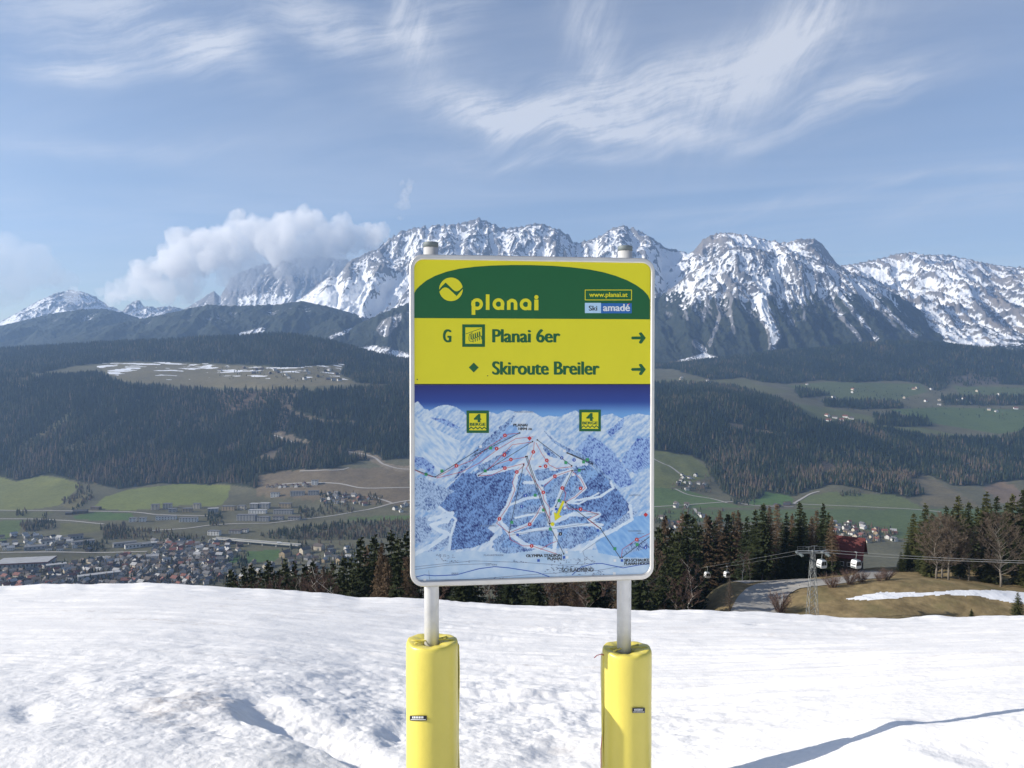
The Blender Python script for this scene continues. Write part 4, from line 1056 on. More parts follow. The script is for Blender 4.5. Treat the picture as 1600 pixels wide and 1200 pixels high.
def build_map(root, bot, s1, hm):
    Z = lambda L_: [(630 + a / 3.6375, 600 + b / 3.6375) for a, b in L_]
    nx, ny = 460, 380
    s = np.linspace(.016, s1 - .014, nx); h = np.linspace(bot + .020, hm - .0005, ny)
    S, H = np.meshgrid(s, h); S, H = S.ravel(), H.ravel()
    # rounded lower corners
    r = .036
    for side in (0, 1):
        cx = .019 + r if side == 0 else s1 - .017 - r; cy = bot + .023 + r
        m = ((S < cx) if side == 0 else (S > cx)) & (H < cy)
        d = np.hypot(S - cx, H - cy); k = np.minimum(1, (r + .002) / np.maximum(d, 1e-6))
        S = np.where(m, cx + (S - cx) * k, S); H = np.where(m, cy + (H - cy) * k, H)
    e1 = np.array(E1); o = np.array(O_); nr_ = np.array(NRM)
    W = o[None] + S[:, None] * e1[None] + H[:, None] * np.array([[0, 0, 1.]])
    px, py = proj(W[:, 0], W[:, 1], W[:, 2])
    zx, zy = (px - 630) * 3.6375, (py - 600) * 3.6375            # drawing coordinates of the map
    C = np.zeros((len(px), 3))
    def lin(c): c = np.asarray(c, float) / 255.; return np.where(c <= .04045, c / 12.92, ((c + .055) / 1.055) ** 2.4)
    t = np.clip((zy - 0) / 175., 0, 1)[:, None]
    C[:] = lin((40, 44, 112)) * (1 - t) + lin((46, 88, 172)) * t
    t2 = sstep(95, 185, zy)[:, None]; C = C * (1 - t2) + lin((120, 170, 222)) * t2
    n_s = fbm(zx / 60, zy / 60, 4, 101); n_f = fbm(zx / 14, zy / 14, 4, 102); n_d = fbm((zx + zy) / 26, (zx - zy) / 90, 4, 103); n_e = fbm((zx - zy) / 26, (zx + zy) / 90, 4, 104)
    def paint(mask, a, b, tone):
        tone = np.clip(tone, 0, 1)[:, None]
        col = lin(a) * (1 - tone) + lin(b) * tone
        C[mask] = col[mask]
    sky_line = Z([]) or [(50, 112), (85, 100), (120, 140), (150, 150), (200, 125), (250, 118), (300, 130), (345, 160), (370, 190), (470, 165), (490, 158), (535, 172), (560, 160), (600, 148), (640, 158), (690, 150), (740, 160), (790, 190), (830, 178), (860, 186), (900, 182), (940, 165), (980, 148), (1010, 175), (1130, 180), (1190, 168), (1240, 195), (1280, 178), (1330, 168), (1400, 178), (1420, 180)]
    lx, ly = zip(*sky_line)
    line = np.interp(zx, lx, ly) + 6 * fbm(zx / 18, zx * 0, 4, 105)
    paint(zy > line, (222, 229, 236), (136, 176, 220), .32 + 1.1 * n_d + .5 * n_f + .2 * sstep(0, 160, zy - line))
    # cloudy shade of the side valleys
    paint((zy > line + 30) & in_poly(zx + 14 * n_s, zy + 14 * n_s, [(60, 180), (160, 240), (330, 330), (300, 430), (200, 520), (60, 450)]), (222, 230, 238), (150, 188, 226), .30 + 1.2 * n_e)
    # the main mountain
    main = [(640, 170), (700, 160), (780, 230), (900, 340), (1070, 430), (1180, 560), (1290, 690), (1320, 800), (1180, 900), (1000, 960), (700, 960), (300, 960), (240, 860), (200, 700), (240, 600), (330, 500), (440, 400), (560, 240)]
    paint(in_poly(zx + 8 * n_f, zy + 8 * n_f, main), (224, 230, 238), (156, 190, 226), .24 + 1.0 * n_d + .3 * n_f)
    paint(in_poly(zx, zy, [(560, 240), (640, 230), (660, 280), (560, 340), (420, 470), (330, 540), (300, 560), (440, 400)]), (176, 206, 238), (104, 152, 214), .45 + 1.0 * n_d)
    paint(in_poly(zx, zy, [(430, 470), (600, 380), (720, 320), (700, 400), (620, 470), (500, 510)]), (186, 212, 240), (124, 168, 220), .35 + 1.0 * n_d)
    # valley floor
    paint(zy > 950 + 14 * fbm(zx / 120, zx * 0, 2, 106) - 30 * sstep(900, 1400, zx), (206, 220, 234), (172, 200, 226), .4 + .9 * n_s)
    paint(in_poly(zx, zy, [(1090, 900), (1280, 760), (1400, 740), (1420, 990), (1240, 985), (1110, 960)]), (160, 198, 234), (112, 164, 220), .45 + .9 * n_e)
    forests = [([(250, 590), (340, 505), (480, 520), (600, 480), (625, 540), (610, 640), (580, 720), (540, 760), (480, 820), (520, 850), (490, 890), (400, 930), (270, 945), (255, 860), (275, 760), (205, 690)], 0),
               ([(270, 560), (420, 365), (480, 310), (560, 235), (640, 170), (620, 215), (500, 350), (400, 440), (320, 520)], 1), ([(420, 470), (560, 395), (640, 345), (560, 430), (440, 500)], 1), ([(620, 300), (560, 330), (460, 400), (470, 375), (560, 300)], 1),
               ([(55, 540), (120, 530), (200, 580), (290, 608), (250, 640), (190, 710), (130, 720), (55, 690)], 2), ([(55, 760), (130, 755), (165, 800), (160, 850), (110, 900), (55, 910)], 2), ([(200, 790), (285, 775), (300, 800), (270, 910), (180, 945), (80, 962), (190, 900), (250, 850)], 2),
               ([(60, 410), (120, 420), (180, 470), (170, 520), (110, 480), (60, 470)], 3), ([(150, 190), (240, 200), (330, 250), (300, 255), (200, 215)], 3),
               ([(800, 265), (860, 320), (950, 370), (1050, 415), (1100, 450), (1180, 545), (1150, 560), (1080, 470), (960, 400), (850, 330)], 1), ([(1040, 560), (1120, 500), (1200, 580), (1280, 680), (1290, 715), (1190, 800), (1080, 740), (1020, 690), (960, 650), (1040, 610)], 0),
               ([(980, 370), (1060, 290), (1130, 330), (1190, 380), (1270, 490), (1310, 565), (1240, 595), (1160, 520), (1080, 440)], 3), ([(1240, 430), (1330, 310), (1420, 300), (1420, 440), (1330, 515), (1265, 480)], 3), ([(1150, 270), (1210, 230), (1260, 180), (1250, 240), (1180, 300)], 3),
               ([(600, 740), (650, 620), (700, 605), (690, 660), (660, 720), (610, 780)], 1), ([(590, 830), (640, 740), (720, 690), (770, 690), (700, 770), (650, 810)], 1), ([(800, 645), (860, 560), (920, 505), (945, 500), (925, 580), (860, 650)], 1), ([(930, 650), (980, 560), (1020, 530), (1010, 600), (960, 665)], 1), ([(680, 590), (700, 550), (760, 545), (745, 610), (700, 620)], 1), ([(740, 490), (830, 478), (830, 520), (780, 545), (745, 520)], 1), ([(790, 340), (850, 390), (880, 420), (840, 420), (800, 380)], 1),
               ([(510, 890), (570, 858), (620, 850), (560, 900), (560, 930), (720, 925), (745, 945), (600, 965), (520, 950)], 1), ([(640, 862), (730, 840), (820, 822), (832, 862), (760, 890), (650, 888)], 1), ([(890, 910), (930, 850), (950, 780), (1000, 785), (1030, 840), (1042, 875), (960, 935), (900, 935)], 1), ([(770, 790), (825, 740), (830, 800), (770, 825)], 1), ([(740, 700), (800, 670), (790, 720), (740, 770)], 1), ([(1060, 890), (1080, 862), (1110, 880), (1090, 895)], 1), ([(1180, 810), (1260, 740), (1330, 720), (1300, 780), (1200, 815)], 2), ([(1240, 960), (1300, 900), (1380, 880), (1400, 930), (1320, 950), (1260, 975)], 1), ([(900, 740), (960, 760), (940, 775), (900, 765)], 1), ([(860, 740), (890, 750), (900, 770), (860, 760)], 1)]
    hatch = fbm((zx * .83 - zy * .55) / 5.5, (zx * .55 + zy * .83) / 17, 3, 109)                # short drawn tree strokes
    glade = fbm((zx + zy * .9) / 34, (zx - zy * .9) / 95, 3, 110)
    lower = in_poly(zx + 16 * n_s, zy + 16 * n_f, [(330, 520), (480, 470), (600, 470), (700, 520), (820, 500), (930, 480), (1060, 460), (1180, 560), (1290, 690), (1250, 790), (1100, 860), (1040, 900), (900, 930), (600, 950), (500, 930), (560, 850), (540, 770), (480, 820), (300, 850), (215, 690)])
    q = 15.0                                                       # drawn tree crowns: small scallops in staggered rows
    def scallop(a):
        gx = zx / q + 1.3 * n_f + .9 * n_s; gy = zy / (q * .8) + 1.3 * n_d + 1.2 * n_s
        row = np.floor(gy); fx = gx + .5 * (row % 2); fx = fx - np.floor(fx) - .5; fy = gy - row
        return np.clip(np.hypot(fx, fy - .15) * 1.5, 0, 1)
    sc = scallop(0)
    tones = [((128, 164, 214), (18, 46, 116)), ((164, 192, 226), (32, 66, 136)), ((186, 206, 230), (50, 86, 152)), ((166, 194, 232), (40, 78, 168))]
    paint(lower, (148, 184, 226), (26, 62, 134), .08 + .30 * sc + .5 * n_f + .8 * n_s + .5 * n_d + 1.7 * hatch - 1.2 * sstep(.22, .5, glade))
    for poly, k in forests:
        m = in_poly(zx + 7 * n_f, zy + 7 * n_f, poly)
        paint(m, tones[k][0], tones[k][1], .05 + .28 * sc + .5 * n_f + .75 * n_s + .4 * n_d + 1.7 * hatch - 1.3 * sstep(.24, .5, glade) + (.18 if k == 0 else 0))
    runs = [([(700, 415), (745, 540), (795, 620), (835, 790)], 15), ([(690, 455), (640, 520), (630, 600), (590, 700), (545, 770), (600, 845), (690, 915), (860, 950)], 15), ([(960, 490), (905, 590), (870, 690), (840, 790)], 13), ([(1000, 520), (1035, 590), (975, 645), (920, 680), (860, 700)], 11), ([(600, 845), (720, 795), (790, 700)], 12), ([(830, 795), (960, 740), (1110, 740), (1060, 775), (1120, 820)], 15), ([(600, 690), (700, 650), (790, 640)], 10), ([(840, 790), (870, 850), (860, 930)], 17), ([(620, 860), (740, 830), (1000, 800), (1130, 800)], 11), ([(690, 560), (800, 560), (870, 520), (950, 490)], 12), ([(640, 760), (780, 730), (880, 700)], 9), ([(430, 515), (520, 500), (640, 470), (700, 430)], 13)]
    for pl, w in runs + [([(150, 770), (280, 735), (250, 780), (160, 800), (200, 830), (255, 850), (160, 920), (60, 970)], 15), ([(1180, 560), (1195, 590), (1120, 640), (960, 665)], 9), ([(1290, 690), (1300, 770), (1200, 830), (1100, 880), (1010, 950)], 11), ([(210, 700), (300, 770), (270, 860), (262, 940)], 8), ([(1110, 620), (1000, 680), (930, 675)], 6)]:
        d = np.full(len(zx), 1e9)
        for (a, b) in zip(pl[:-1], pl[1:]):
            tt = np.clip(((zx - a[0]) * (b[0] - a[0]) + (zy - a[1]) * (b[1] - a[1])) / ((b[0] - a[0]) ** 2 + (b[1] - a[1]) ** 2), 0, 1)
            d = np.minimum(d, np.hypot(zx - a[0] - tt * (b[0] - a[0]), zy - a[1] - tt * (b[1] - a[1])))
        paint(d < w * .8 * (1 + .6 * n_s + .5 * n_f), (232, 238, 244), (186, 208, 234), .2 + .8 * n_s)
    C *= (1 + .04 * fbm(zx / 3, zy / 3, 2, 107))[:, None]
    co = W - np.array(SIGN_BASE)[None]
    me = new_mesh('map_panel', co, grid_faces(ny, nx)); add_color(me, 'print', np.clip(C * np.array((.90, .95, .97)), 0, 1))
    m, nt, N, L, P = material('printed piste map')
    at = N.new('ShaderNodeAttribute'); at.attribute_name = 'print'; L.new(at.outputs['Color'], P.inputs['Base Color']); P.inputs['Roughness'].default_value = .33; P.inputs['Specular IOR Level'].default_value = .35
    mp = link('map_panel', me, m, root)
    L1, L2, L3 = .0006, .0010, .0014
    flat('border_line', [rect(646.2, 599.9, 1016.2, 601.3)], M['ink'], .0005, mp)
    S_ = lambda pl, w: stroke(Z(pl), w)
    red = []
    for pl in [[(660, 280), (600, 285), (480, 360), (400, 430), (300, 470), (190, 530)], [(740, 300), (640, 310), (540, 370), (430, 450), (330, 500), (190, 535)], [(735, 330), (620, 345), (500, 470), (430, 520)], [(700, 415), (610, 430), (520, 460), (465, 495)], [(690, 450), (580, 480), (500, 520), (430, 520)],
               [(745, 330), (740, 385), (725, 420), (700, 480), (740, 540), (790, 610), (800, 660), (830, 700), (835, 790)], [(755, 335), (790, 400), (830, 460), (870, 480), (960, 470)], [(690, 460), (645, 500), (620, 560), (635, 600), (600, 690), (548, 765), (530, 790), (600, 845), (610, 885), (680, 920), (730, 920), (870, 965)], [(960, 490), (870, 520), (800, 580)], [(960, 495), (1010, 540), (1035, 590), (980, 640), (925, 670)], [(905, 590), (925, 620), (915, 665)], [(920, 675), (940, 710), (1010, 712), (1110, 740), (1050, 770), (1110, 815)], [(605, 845), (720, 800), (760, 740), (780, 700)], [(790, 690), (830, 760)], [(60, 485), (120, 515), (180, 530)], [(1400, 850), (1325, 885), (1245, 940), (1240, 985)], [(780, 940), (840, 905), (870, 895)]]: red += S_(pl, .62)
    flat('piste_lines', red, M['ink_red'], L1, mp, kind='stuff')
    blk = []
    for pl, w in [([(662, 278), (407, 404)], .8), ([(422, 376), (182, 528)], .8), ([(735, 327), (428, 519)], .7), ([(762, 318), (957, 464)], .8), ([(932, 392), (1075, 455)], 1.2), ([(928, 388), (1078, 448)], .6), ([(696, 412), (828, 795)], .8), ([(704, 412), (836, 792)], .8), ([(828, 795), (912, 965)], .8), ([(684, 458), (602, 842)], .7), ([(960, 492), (867, 696)], .7), ([(960, 492), (1028, 484)], .8), ([(922, 672), (1120, 820), (1233, 987)], .9), ([(1244, 985), (1400, 868)], .8), ([(60, 485), (182, 530)], .9)]: blk += S_(pl, w)
    for (a, b) in [(662, 278), (407, 404), (422, 376), (182, 528), (735, 327), (428, 519), (762, 318), (957, 464), (932, 392), (1075, 455), (696, 412), (704, 412), (912, 965), (684, 458), (602, 842), (960, 492), (867, 696), (1028, 484), (922, 672), (1120, 820), (1233, 987), (1244, 985), (832, 793)]: blk += [circle(630 + a / 3.6375, 600 + b / 3.6375, 1.25, 8)]
    flat('lift_lines', blk, M['ink'], L2, mp, kind='stuff')
    gb = []
    for pl in [[(60, 1100), (120, 1085), (180, 1090), (300, 1085), (430, 1050), (520, 1038), (600, 1045), (760, 1070), (830, 1095)], [(960, 1085), (1010, 1040), (1090, 1020), (1130, 1020), (1250, 1045), (1330, 1030), (1400, 1020)]]: gb += S_(pl, 1.2)
    flat('river_line', gb, M['ink_blue'], L1, mp, kind='stuff')
    thin = []
    for pl in [[(60, 1040), (200, 1025), (400, 1005), (700, 1015), (900, 1030), (1100, 1020)], [(60, 1055), (250, 1030), (500, 1020)], [(60, 1115), (400, 1110), (700, 1085), (1100, 1060), (1400, 1010)], [(145, 1060), (150, 1110)], [(600, 860), (800, 830), (1000, 800), (1120, 780)], [(1120, 885), (1020, 950), (1030, 980), (1100, 1025)]]: thin += S_(pl, .5)
    flat('road_lines', thin, M['ink_grey'], L1, mp, kind='stuff')
    hs = []
    rr = random.Random(5)
    for (cx, cy, w, h_, k) in [(930, 1020, 90, 30, 60), (1000, 1060, 80, 25, 40), (240, 985, 60, 20, 26), (320, 1010, 60, 8, 14), (860, 1060, 60, 18, 20), (1080, 1070, 60, 14, 18), (530, 1105, 40, 8, 10), (660, 1005, 40, 8, 10), (1040, 1000, 50, 20, 20)]:
        for _ in range(k):
            a, b = cx + rr.uniform(-w, w), cy + rr.uniform(-h_, h_); hs += [rect(630 + a / 3.6375, 600 + b / 3.6375, 630 + (a + rr.uniform(4, 9)) / 3.6375, 600 + (b + rr.uniform(2, 4)) / 3.6375)]
    flat('map_houses', hs, M['ink_grey'], L1, mp, kind='stuff')
    def dots(name, L_, r, mat, glyph=None, n=14):
        flat(name, [circle(630 + a / 3.6375, 600 + b / 3.6375, r, n) for a, b in L_], M[mat], L2, mp, kind='stuff')
        g = []
        for a, b in L_: g += [rect(630 + a / 3.6375 - .45, 600 + b / 3.6375 - 1.2, 630 + a / 3.6375 + .45, 600 + b / 3.6375 + 1.2)]
        if glyph: flat(name, g, M[glyph], L3, mp, kind='stuff')
    dots('red_markers', [(578, 292), (531, 367), (575, 403), (612, 429), (578, 478), (646, 500), (739, 386), (816, 434), (809, 467), (862, 524), (796, 616), (904, 591), (1008, 593), (1008, 712), (547, 766), (719, 797), (730, 920), (302, 465), (1327, 884)], 2.9, 'ink_red', 'ink_white')
    flat('red_markers', [Z([(718, 296), (731, 309), (718, 322), (705, 309)]), Z([(1378, 730), (1391, 743), (1378, 756), (1365, 743)])], M['ink_red'], L2, mp, kind='stuff')
    dots('blue_markers', [(901, 420), (971, 432), (695, 634), (673, 696), (1377, 930)], 2.7, 'ink_blue', 'ink_white')
    dots('black_marker', [(893, 852)], 2.8, 'ink', 'ink_white')
    sq = lambda L_, w: [rect(630 + a / 3.6375 - w, 600 + b / 3.6375 - w, 630 + a / 3.6375 + w, 600 + b / 3.6375 + w) for a, b in L_]
    flat('green_markers', sq([(220, 494), (497, 364), (466, 494), (130, 513), (924, 447), (1025, 443), (1047, 430), (1000, 490), (750, 632), (797, 716), (886, 663), (617, 786), (836, 824), (1203, 936), (1329, 912)], 2.3), M['ink_green'], L2, mp, kind='stuff')
    flat('white_markers', sq([(440, 356), (711, 397), (735, 425), (665, 466), (841, 422), (916, 380), (967, 515), (789, 592), (850, 710), (920, 704), (628, 857), (866, 857), (928, 956), (931, 985), (1203, 1003), (862, 486), (122, 1116), (1200, 1077), (806, 398), (778, 469)], 2.1), M['ink_white'], L1, mp, kind='stuff')
    flat('blue_plates', sq([(827, 398), (870, 711), (650, 857), (1106, 832), (914, 985), (1243, 1003), (769, 1003)], 2.0), M['ink_blue'], L2, mp, kind='stuff')
    flat('red_markers', [rect(843.0, 727.9, 844.9, 730.2), rect(841.6, 728.5, 846.3, 729.6)], M['ink_red'], L3, mp, kind='stuff')
    # yellow you-are-here arrow
    Y2 = M['sign_yellow']
    flat('position_arrow', [Z([(905, 662), (917, 668), (886, 744), (900, 751), (862, 778), (856, 728), (872, 736)])], Y2, L3, mp); flat('position_dot', [circle(630 + 848 / 3.6375, 600 + 796 / 3.6375, 3.1, 16)], Y2, L3, mp)
    I = M['ink']
    def lb(t, a, b, c, d, mat=I, bold=.06, slant=0): lettering(t, (630 + a / 3.6375, 600 + b / 3.6375, 630 + c / 3.6375, 600 + d / 3.6375), mat, L3, mp, bold, 'map_label', slant)
    lb('PLANAI', 626, 226, 706, 241); lb('1894 m', 655, 247, 732, 262)
    lb('OLYMPIA STADION', 698, 968, 900, 984, slant=-.6); lb('PLANAI', 820, 985, 900, 1000, slant=-.3); lb('SKI-SCHAUKE', 1256, 994, 1398, 1010, slant=-.5); lb('PLANAI-HOCH', 1256, 1013, 1398, 1028, slant=-.5); lb('SCHLADMING', 900, 1047, 1080, 1067, bold=.03, slant=-.6)
    for t, a, b, c, d in [('FASTENBERG', 436, 800, 528, 810), ('PLANAISTRASSE', 458, 968, 570, 978), ('MITTELSTATION', 680, 728, 790, 737), ('UNTERTAL', 1285, 628, 1352, 637), ('FASTENBERG', 1043, 734, 1115, 743), ('HOCHWURZEN', 1278, 831, 1352, 840), ('1850 m', 1328, 845, 1368, 853), ('LEITEN', 470, 1022, 530, 1032), ('ENNS', 276, 1072, 314, 1084)]: lb(t, a, b, c, d, M['ink_grey'], 0.0)
    for t, a, b, c, d in [('KRAHBERGZINKEN', 630, 155, 738, 163)]: lb(t, a, b, c, d, M['ink_grey'], 0.0)
    # two square emblems with a numeral and a zigzag
    for (x0, y0, x1, y1) in ((360, 151, 487, 278), (1000, 146, 1123, 271)):
        w = (x1 - x0) / 127.
        f = lambda a, b: (630 + (x0 + a * w) / 3.6375, 600 + (y0 + b * w) / 3.6375)
        e = flat('mountain_badge', [[f(0, 0), f(127, 0), f(127, 127), f(0, 127)]], M['sign_green'], L3, mp)
        flat('mountain_badge', [[f(15, 16), f(112, 16), f(112, 112), f(15, 112)]], Y2, .0018, mp)
        lettering('4', (*f(40, 20), *f(84, 66)), M['sign_green'], .0022, mp, .09, 'badge_numeral'); lettering('BERGE', (*f(18, 70), *f(109, 86)), M['sign_green'], .0022, mp, .09, 'badge_lettering')
        zz = []
        for k in range(4):
            a = 15 + k * 24.3; zz += [[f(a, 101), f(a + 12.1, 90), f(a + 12.1, 97), f(a, 108)], [f(a + 12.1, 90), f(a + 24.3, 101), f(a + 24.3, 108), f(a + 12.1, 97)]]
        flat('badge_zigzag', zz, M['sign_green'], .0022, mp)

def build_pads():
    specs = [('yellow padded sleeve round the sign post beside the trodden hollow', 40.8, 1000, (640, 1118, 667, 1126), None), ('yellow padded sleeve with red cord hanging down its seam', 38.6, 1012, (988, 1106, 1008, 1114), True)]
    for (c, px, pb), (label, rpx, tpy, st, cord) in zip(PADS, specs):
        depth = c.y
        R = rpx / F * depth
        cpx = {0: 675.4, 1: 979.5}[specs.index((label, rpx, tpy, st, cord))]
        cx = float(x_of(cpx, depth, -1.2))
        ztop = float(unproj(cpx, tpy, depth)[2]); zb = -1.98
        root = empty('post_padding', (cx, depth, zb)); tag(root, label, 'padding', 'padding sleeves on the sign posts')
        H = ztop - zb
        nseg, rows = 64, 46
        vs, fs = [], []
        rs = random.Random(3 + int(px))
        def rad(a, t):
            return R * (1 + .002 * math.sin(3 * a + 1.3 * px + 2.2 * t) + .0015 * math.sin(7 * a + 5 * t) + .004 * math.sin(2.5 * t * 6 + px))
        # outside, then a rounded shoulder, then the folded top down into the post hole
        for i in range(rows):
            t = i / (rows - 1); z = t * (H - .018)
            for k in range(nseg):
                a = 2 * math.pi * k / nseg; r = rad(a, t); vs.append((r * math.cos(a), r * math.sin(a), z))
        for (fr, dz) in ((.985, .010), (.95, .0165), (.90, .018), (.75, .017), (.60, .014), (.45, .010), (.36, .004), (.33, -.03)):
            for k in range(nseg):
                a = 2 * math.pi * k / nseg; r = rad(a, 1) * fr
                w = .0025 * math.sin(5 * a + px) * math.sin(4 * a) + .003 * math.sin(2 * a + 2) if .4 < fr < .97 else 0
                px_off = (c.x - cx) * (1 - fr) * 1.0
                vs.append((r * math.cos(a) + px_off, r * math.sin(a), H - .018 + dz + w))
        tot = len(vs) // nseg
        for i in range(tot - 1):
            for k in range(nseg): fs.append((i * nseg + k, i * nseg + (k + 1) % nseg, (i + 1) * nseg + (k + 1) % nseg, (i + 1) * nseg + k))
        mb = MB(); mb.add(vs, fs); sleeve = mb.build('sleeve', M['pad'], root, smooth=True)
        # overlapping vinyl flap seam on the side
        a0 = math.radians(187 if cord else 15)
        fl = MB(); v, f = [], []
        for i in range(30):
            t = i / 29
            for da, lift in ((-.20, .001), (-.19, .0045), (.0, .005), (.13, .004), (.15, .001)):
                a = a0 + da; r = rad(a, t * .99) + lift + .002 * math.sin(11 * t + da * 9); v.append((r * math.cos(a), r * math.sin(a), t * (H - .024)))
        for i in range(29):
            for k in range(4): f.append((i * 5 + k, i * 5 + k + 1, (i + 1) * 5 + k + 1, (i + 1) * 5 + k))
        fl.add(v, f); fl.build('seam_flap', M['pad'], root, smooth=True)
        # fold lines across the top
        fo = MB()
        for (a1, a2, w) in ((.25, 2.9, .0032), (3.6, .9, .003)):
            pts = []
            for i in range(9):
                q = i / 8; x = (math.cos(a1) * (1 - q) + math.cos(a2) * q) * R * .86; y = (math.sin(a1) * (1 - q) + math.sin(a2) * q) * R * .86 - .25 * R
                if math.hypot(x, y) < R * .92: pts.append((x, y, H + .002 + .003 * math.sin(5 * q)))
            if len(pts) > 2: fo.tube(pts, w, 6)
        fo.build('fold', M['pad'], root, smooth=True)
        # sticker
        def onpad(qx, qy, lift):
            u, vv = (qx - 800.0) / F, (600.0 - qy) / F
            d = Vector((u, CP - vv * SP, SP + vv * CP)); lo, hi = 2.0, depth
            # first point of the ray within the sleeve
            dh = Vector((d.x, d.y)); A = dh.dot(dh); B = -2 * dh.dot(Vector((cx, depth))); Cc = cx * cx + depth * depth - (R * 1.010 + lift) ** 2
            t = (-B - math.sqrt(max(B * B - 4 * A * Cc, 0))) / (2 * A)
            p = d * t; return p - Vector((cx, depth, zb))
        def patch(name, x0, y0, x1, y1, mat, lift, nn=8):
            m_ = MB(); m_.add([onpad(x0 + (x1 - x0) * i / nn, y, lift) for y in (y1, y0) for i in range(nn + 1)], [(i, i + 1, nn + 2 + i, nn + 1 + i) for i in range(nn)]); return m_.build(name, mat, stp)
        stp = None
        m_ = MB(); x0, y0, x1, y1 = st; nn = 8
        m_.add([onpad(x0 + (x1 - x0) * i / nn, y, .0035) for y in (y1, y0) for i in range(nn + 1)], [(i, i + 1, nn + 2 + i, nn + 1 + i) for i in range(nn)])
        stp = m_.build('sticker', M['ink'], root)
        wpx = x1 - x0
        for k in range(7): patch('print_mark', x0 + wpx * (.16 + .095 * k), y0 + 1.4, x0 + wpx * (.16 + .095 * k) + wpx * .06, y0 + 4.6, M['ink_white'], .0044, 2)
        patch('print_mark', x0 + wpx * .06, y0 + 6.0, x1 - wpx * .06, y0 + 6.8, M['ink_white'], .0044)
        if cord:
            def side(q, z): a = math.radians(192); return (R * 1.05 * math.cos(a) + q, R * 1.05 * math.sin(a), z)
            cm = MB(); cm.tube([side(-.034, H - .035), side(-.022, H - .024), side(-.006, H - .020), side(.012, H - .022)], .0016, 6)
            cm.build('cord_end', M['cord'], root, smooth=True); cm = MB()
            cm.tube([side(.0, H - .36), side(-.005, H - .42), side(-.003, H - .6), side(-.006, H - .85)], .0016, 6)
            cm.build('cord', M['cord'], root, smooth=True)
build_sign()
build_pads()

# ================================================================== TREES NEAR THE SLOPE
class Soup:
    """loose triangles for foliage"""
    def __init__(s): s.v = []; s.f = []
    def tri(s, a, b, c): n = len(s.v); s.v += [a, b, c]; s.f.append((n, n + 1, n + 2))
    def quad(s, a, b, c, d): n = len(s.v); s.v += [a, b, c, d]; s.f.append((n, n + 1, n + 2, n + 3))
    def strip(s, p, q, w0, w1, up=None):
        d = q - p; sd = d.cross(up or Vector((random.uniform(-1, 1), random.uniform(-1, 1), .3)))
        if sd.length < 1e-6: return
        sd.normalize(); s.quad(p - sd * w0, p + sd * w0, q + sd * w1, q - sd * w1)
    def mesh(s, name):
        me = bpy.data.meshes.new(name); me.from_pydata([tuple(v) for v in s.v], [], s.f); me.update(); return me

def spruce(seed, H=22., spread=.15, low=.05, dens=1.0, needle=True):
    r = random.Random(seed); random.seed(seed)
    tk = MB(); lean = Vector((r.uniform(-.01, .01), r.uniform(-.01, .01), 0)) * H
    tk.tube([(0, 0, -1.0), tuple(lean * .3 + Vector((0, 0, H * .3))), tuple(lean * .7 + Vector((0, 0, H * .7))), tuple(lean + Vector((0, 0, H)))], [.013 * H, .010 * H, .005 * H, .001 * H], 7)
    cr = Soup()
    wh = int(46 * dens)
    for i in range(wh):
        t = low + (1 - low) * (i + r.uniform(-.3, .3)) / wh
        if t > .985: continue
        L0 = H * spread * ((1 - t) ** .78) * (.55 + .45 * min(1, (t - low) * 9)) + .25
        nb = 6 if t > .75 else (8 if t > .3 else 7)
        a0 = r.uniform(0, 6.28)
        for k in range(nb):
            a = a0 + 6.283 * k / nb + r.uniform(-.3, .3); L_ = L0 * r.uniform(.62, 1.18)
            if r.random() < .07: continue
            d = Vector((math.cos(a), math.sin(a), 0)); p0 = lean * t + Vector((0, 0, H * t + r.uniform(-.45, .45)))
            droop = .30 + .35 * (1 - t); pts = [p0]
            for q in (.35, .7, 1.0): pts.append(p0 + d * L_ * q + Vector((0, 0, -droop * L_ * q + .30 * L_ * q * q)))
            sd = Vector((-d.y, d.x, 0))
            for j in range(3):
                w0 = L_ * (.11, .14, .10)[j]; w1 = L_ * (.14, .10, .015)[j]
                if needle:
                    cr.quad(pts[j] - sd * w0, pts[j] + sd * w0, pts[j + 1] + sd * w1, pts[j + 1] - sd * w1)
                    for sgn in (-1, 1):
                        for _ in range(3):
                            u = r.random(); b = pts[j].lerp(pts[j + 1], u); e = b + sd * sgn * L_ * r.uniform(.15, .34) * (1.1 - .25 * j) + d * L_ * r.uniform(.0, .2) + Vector((0, 0, -r.uniform(.12, .42) * min(L_, 2.4) * .55))
                            cr.tri(b - d * .09 * L_, b + d * .08 * L_, e)
                    h = pts[j].lerp(pts[j + 1], r.random()); cr.tri(h - d * .2, h + d * .22, h + Vector((r.uniform(-.1, .1), r.uniform(-.1, .1), -r.uniform(.25, .75))))
                else:
                    cr.strip(pts[j], pts[j + 1], .030 - .008 * j, .022 - .008 * j)
                    for _ in range(7):
                        u = r.random(); b = pts[j].lerp(pts[j + 1], u)
                        e = b + sd * r.choice((-1, 1)) * L_ * r.uniform(.06, .26) + d * L_ * r.uniform(0, .22) + Vector((0, 0, r.uniform(-.5, .06)))
                        cr.strip(b, e, .045, .014)
    return tk.mesh('trunk', True), cr.mesh('crown')

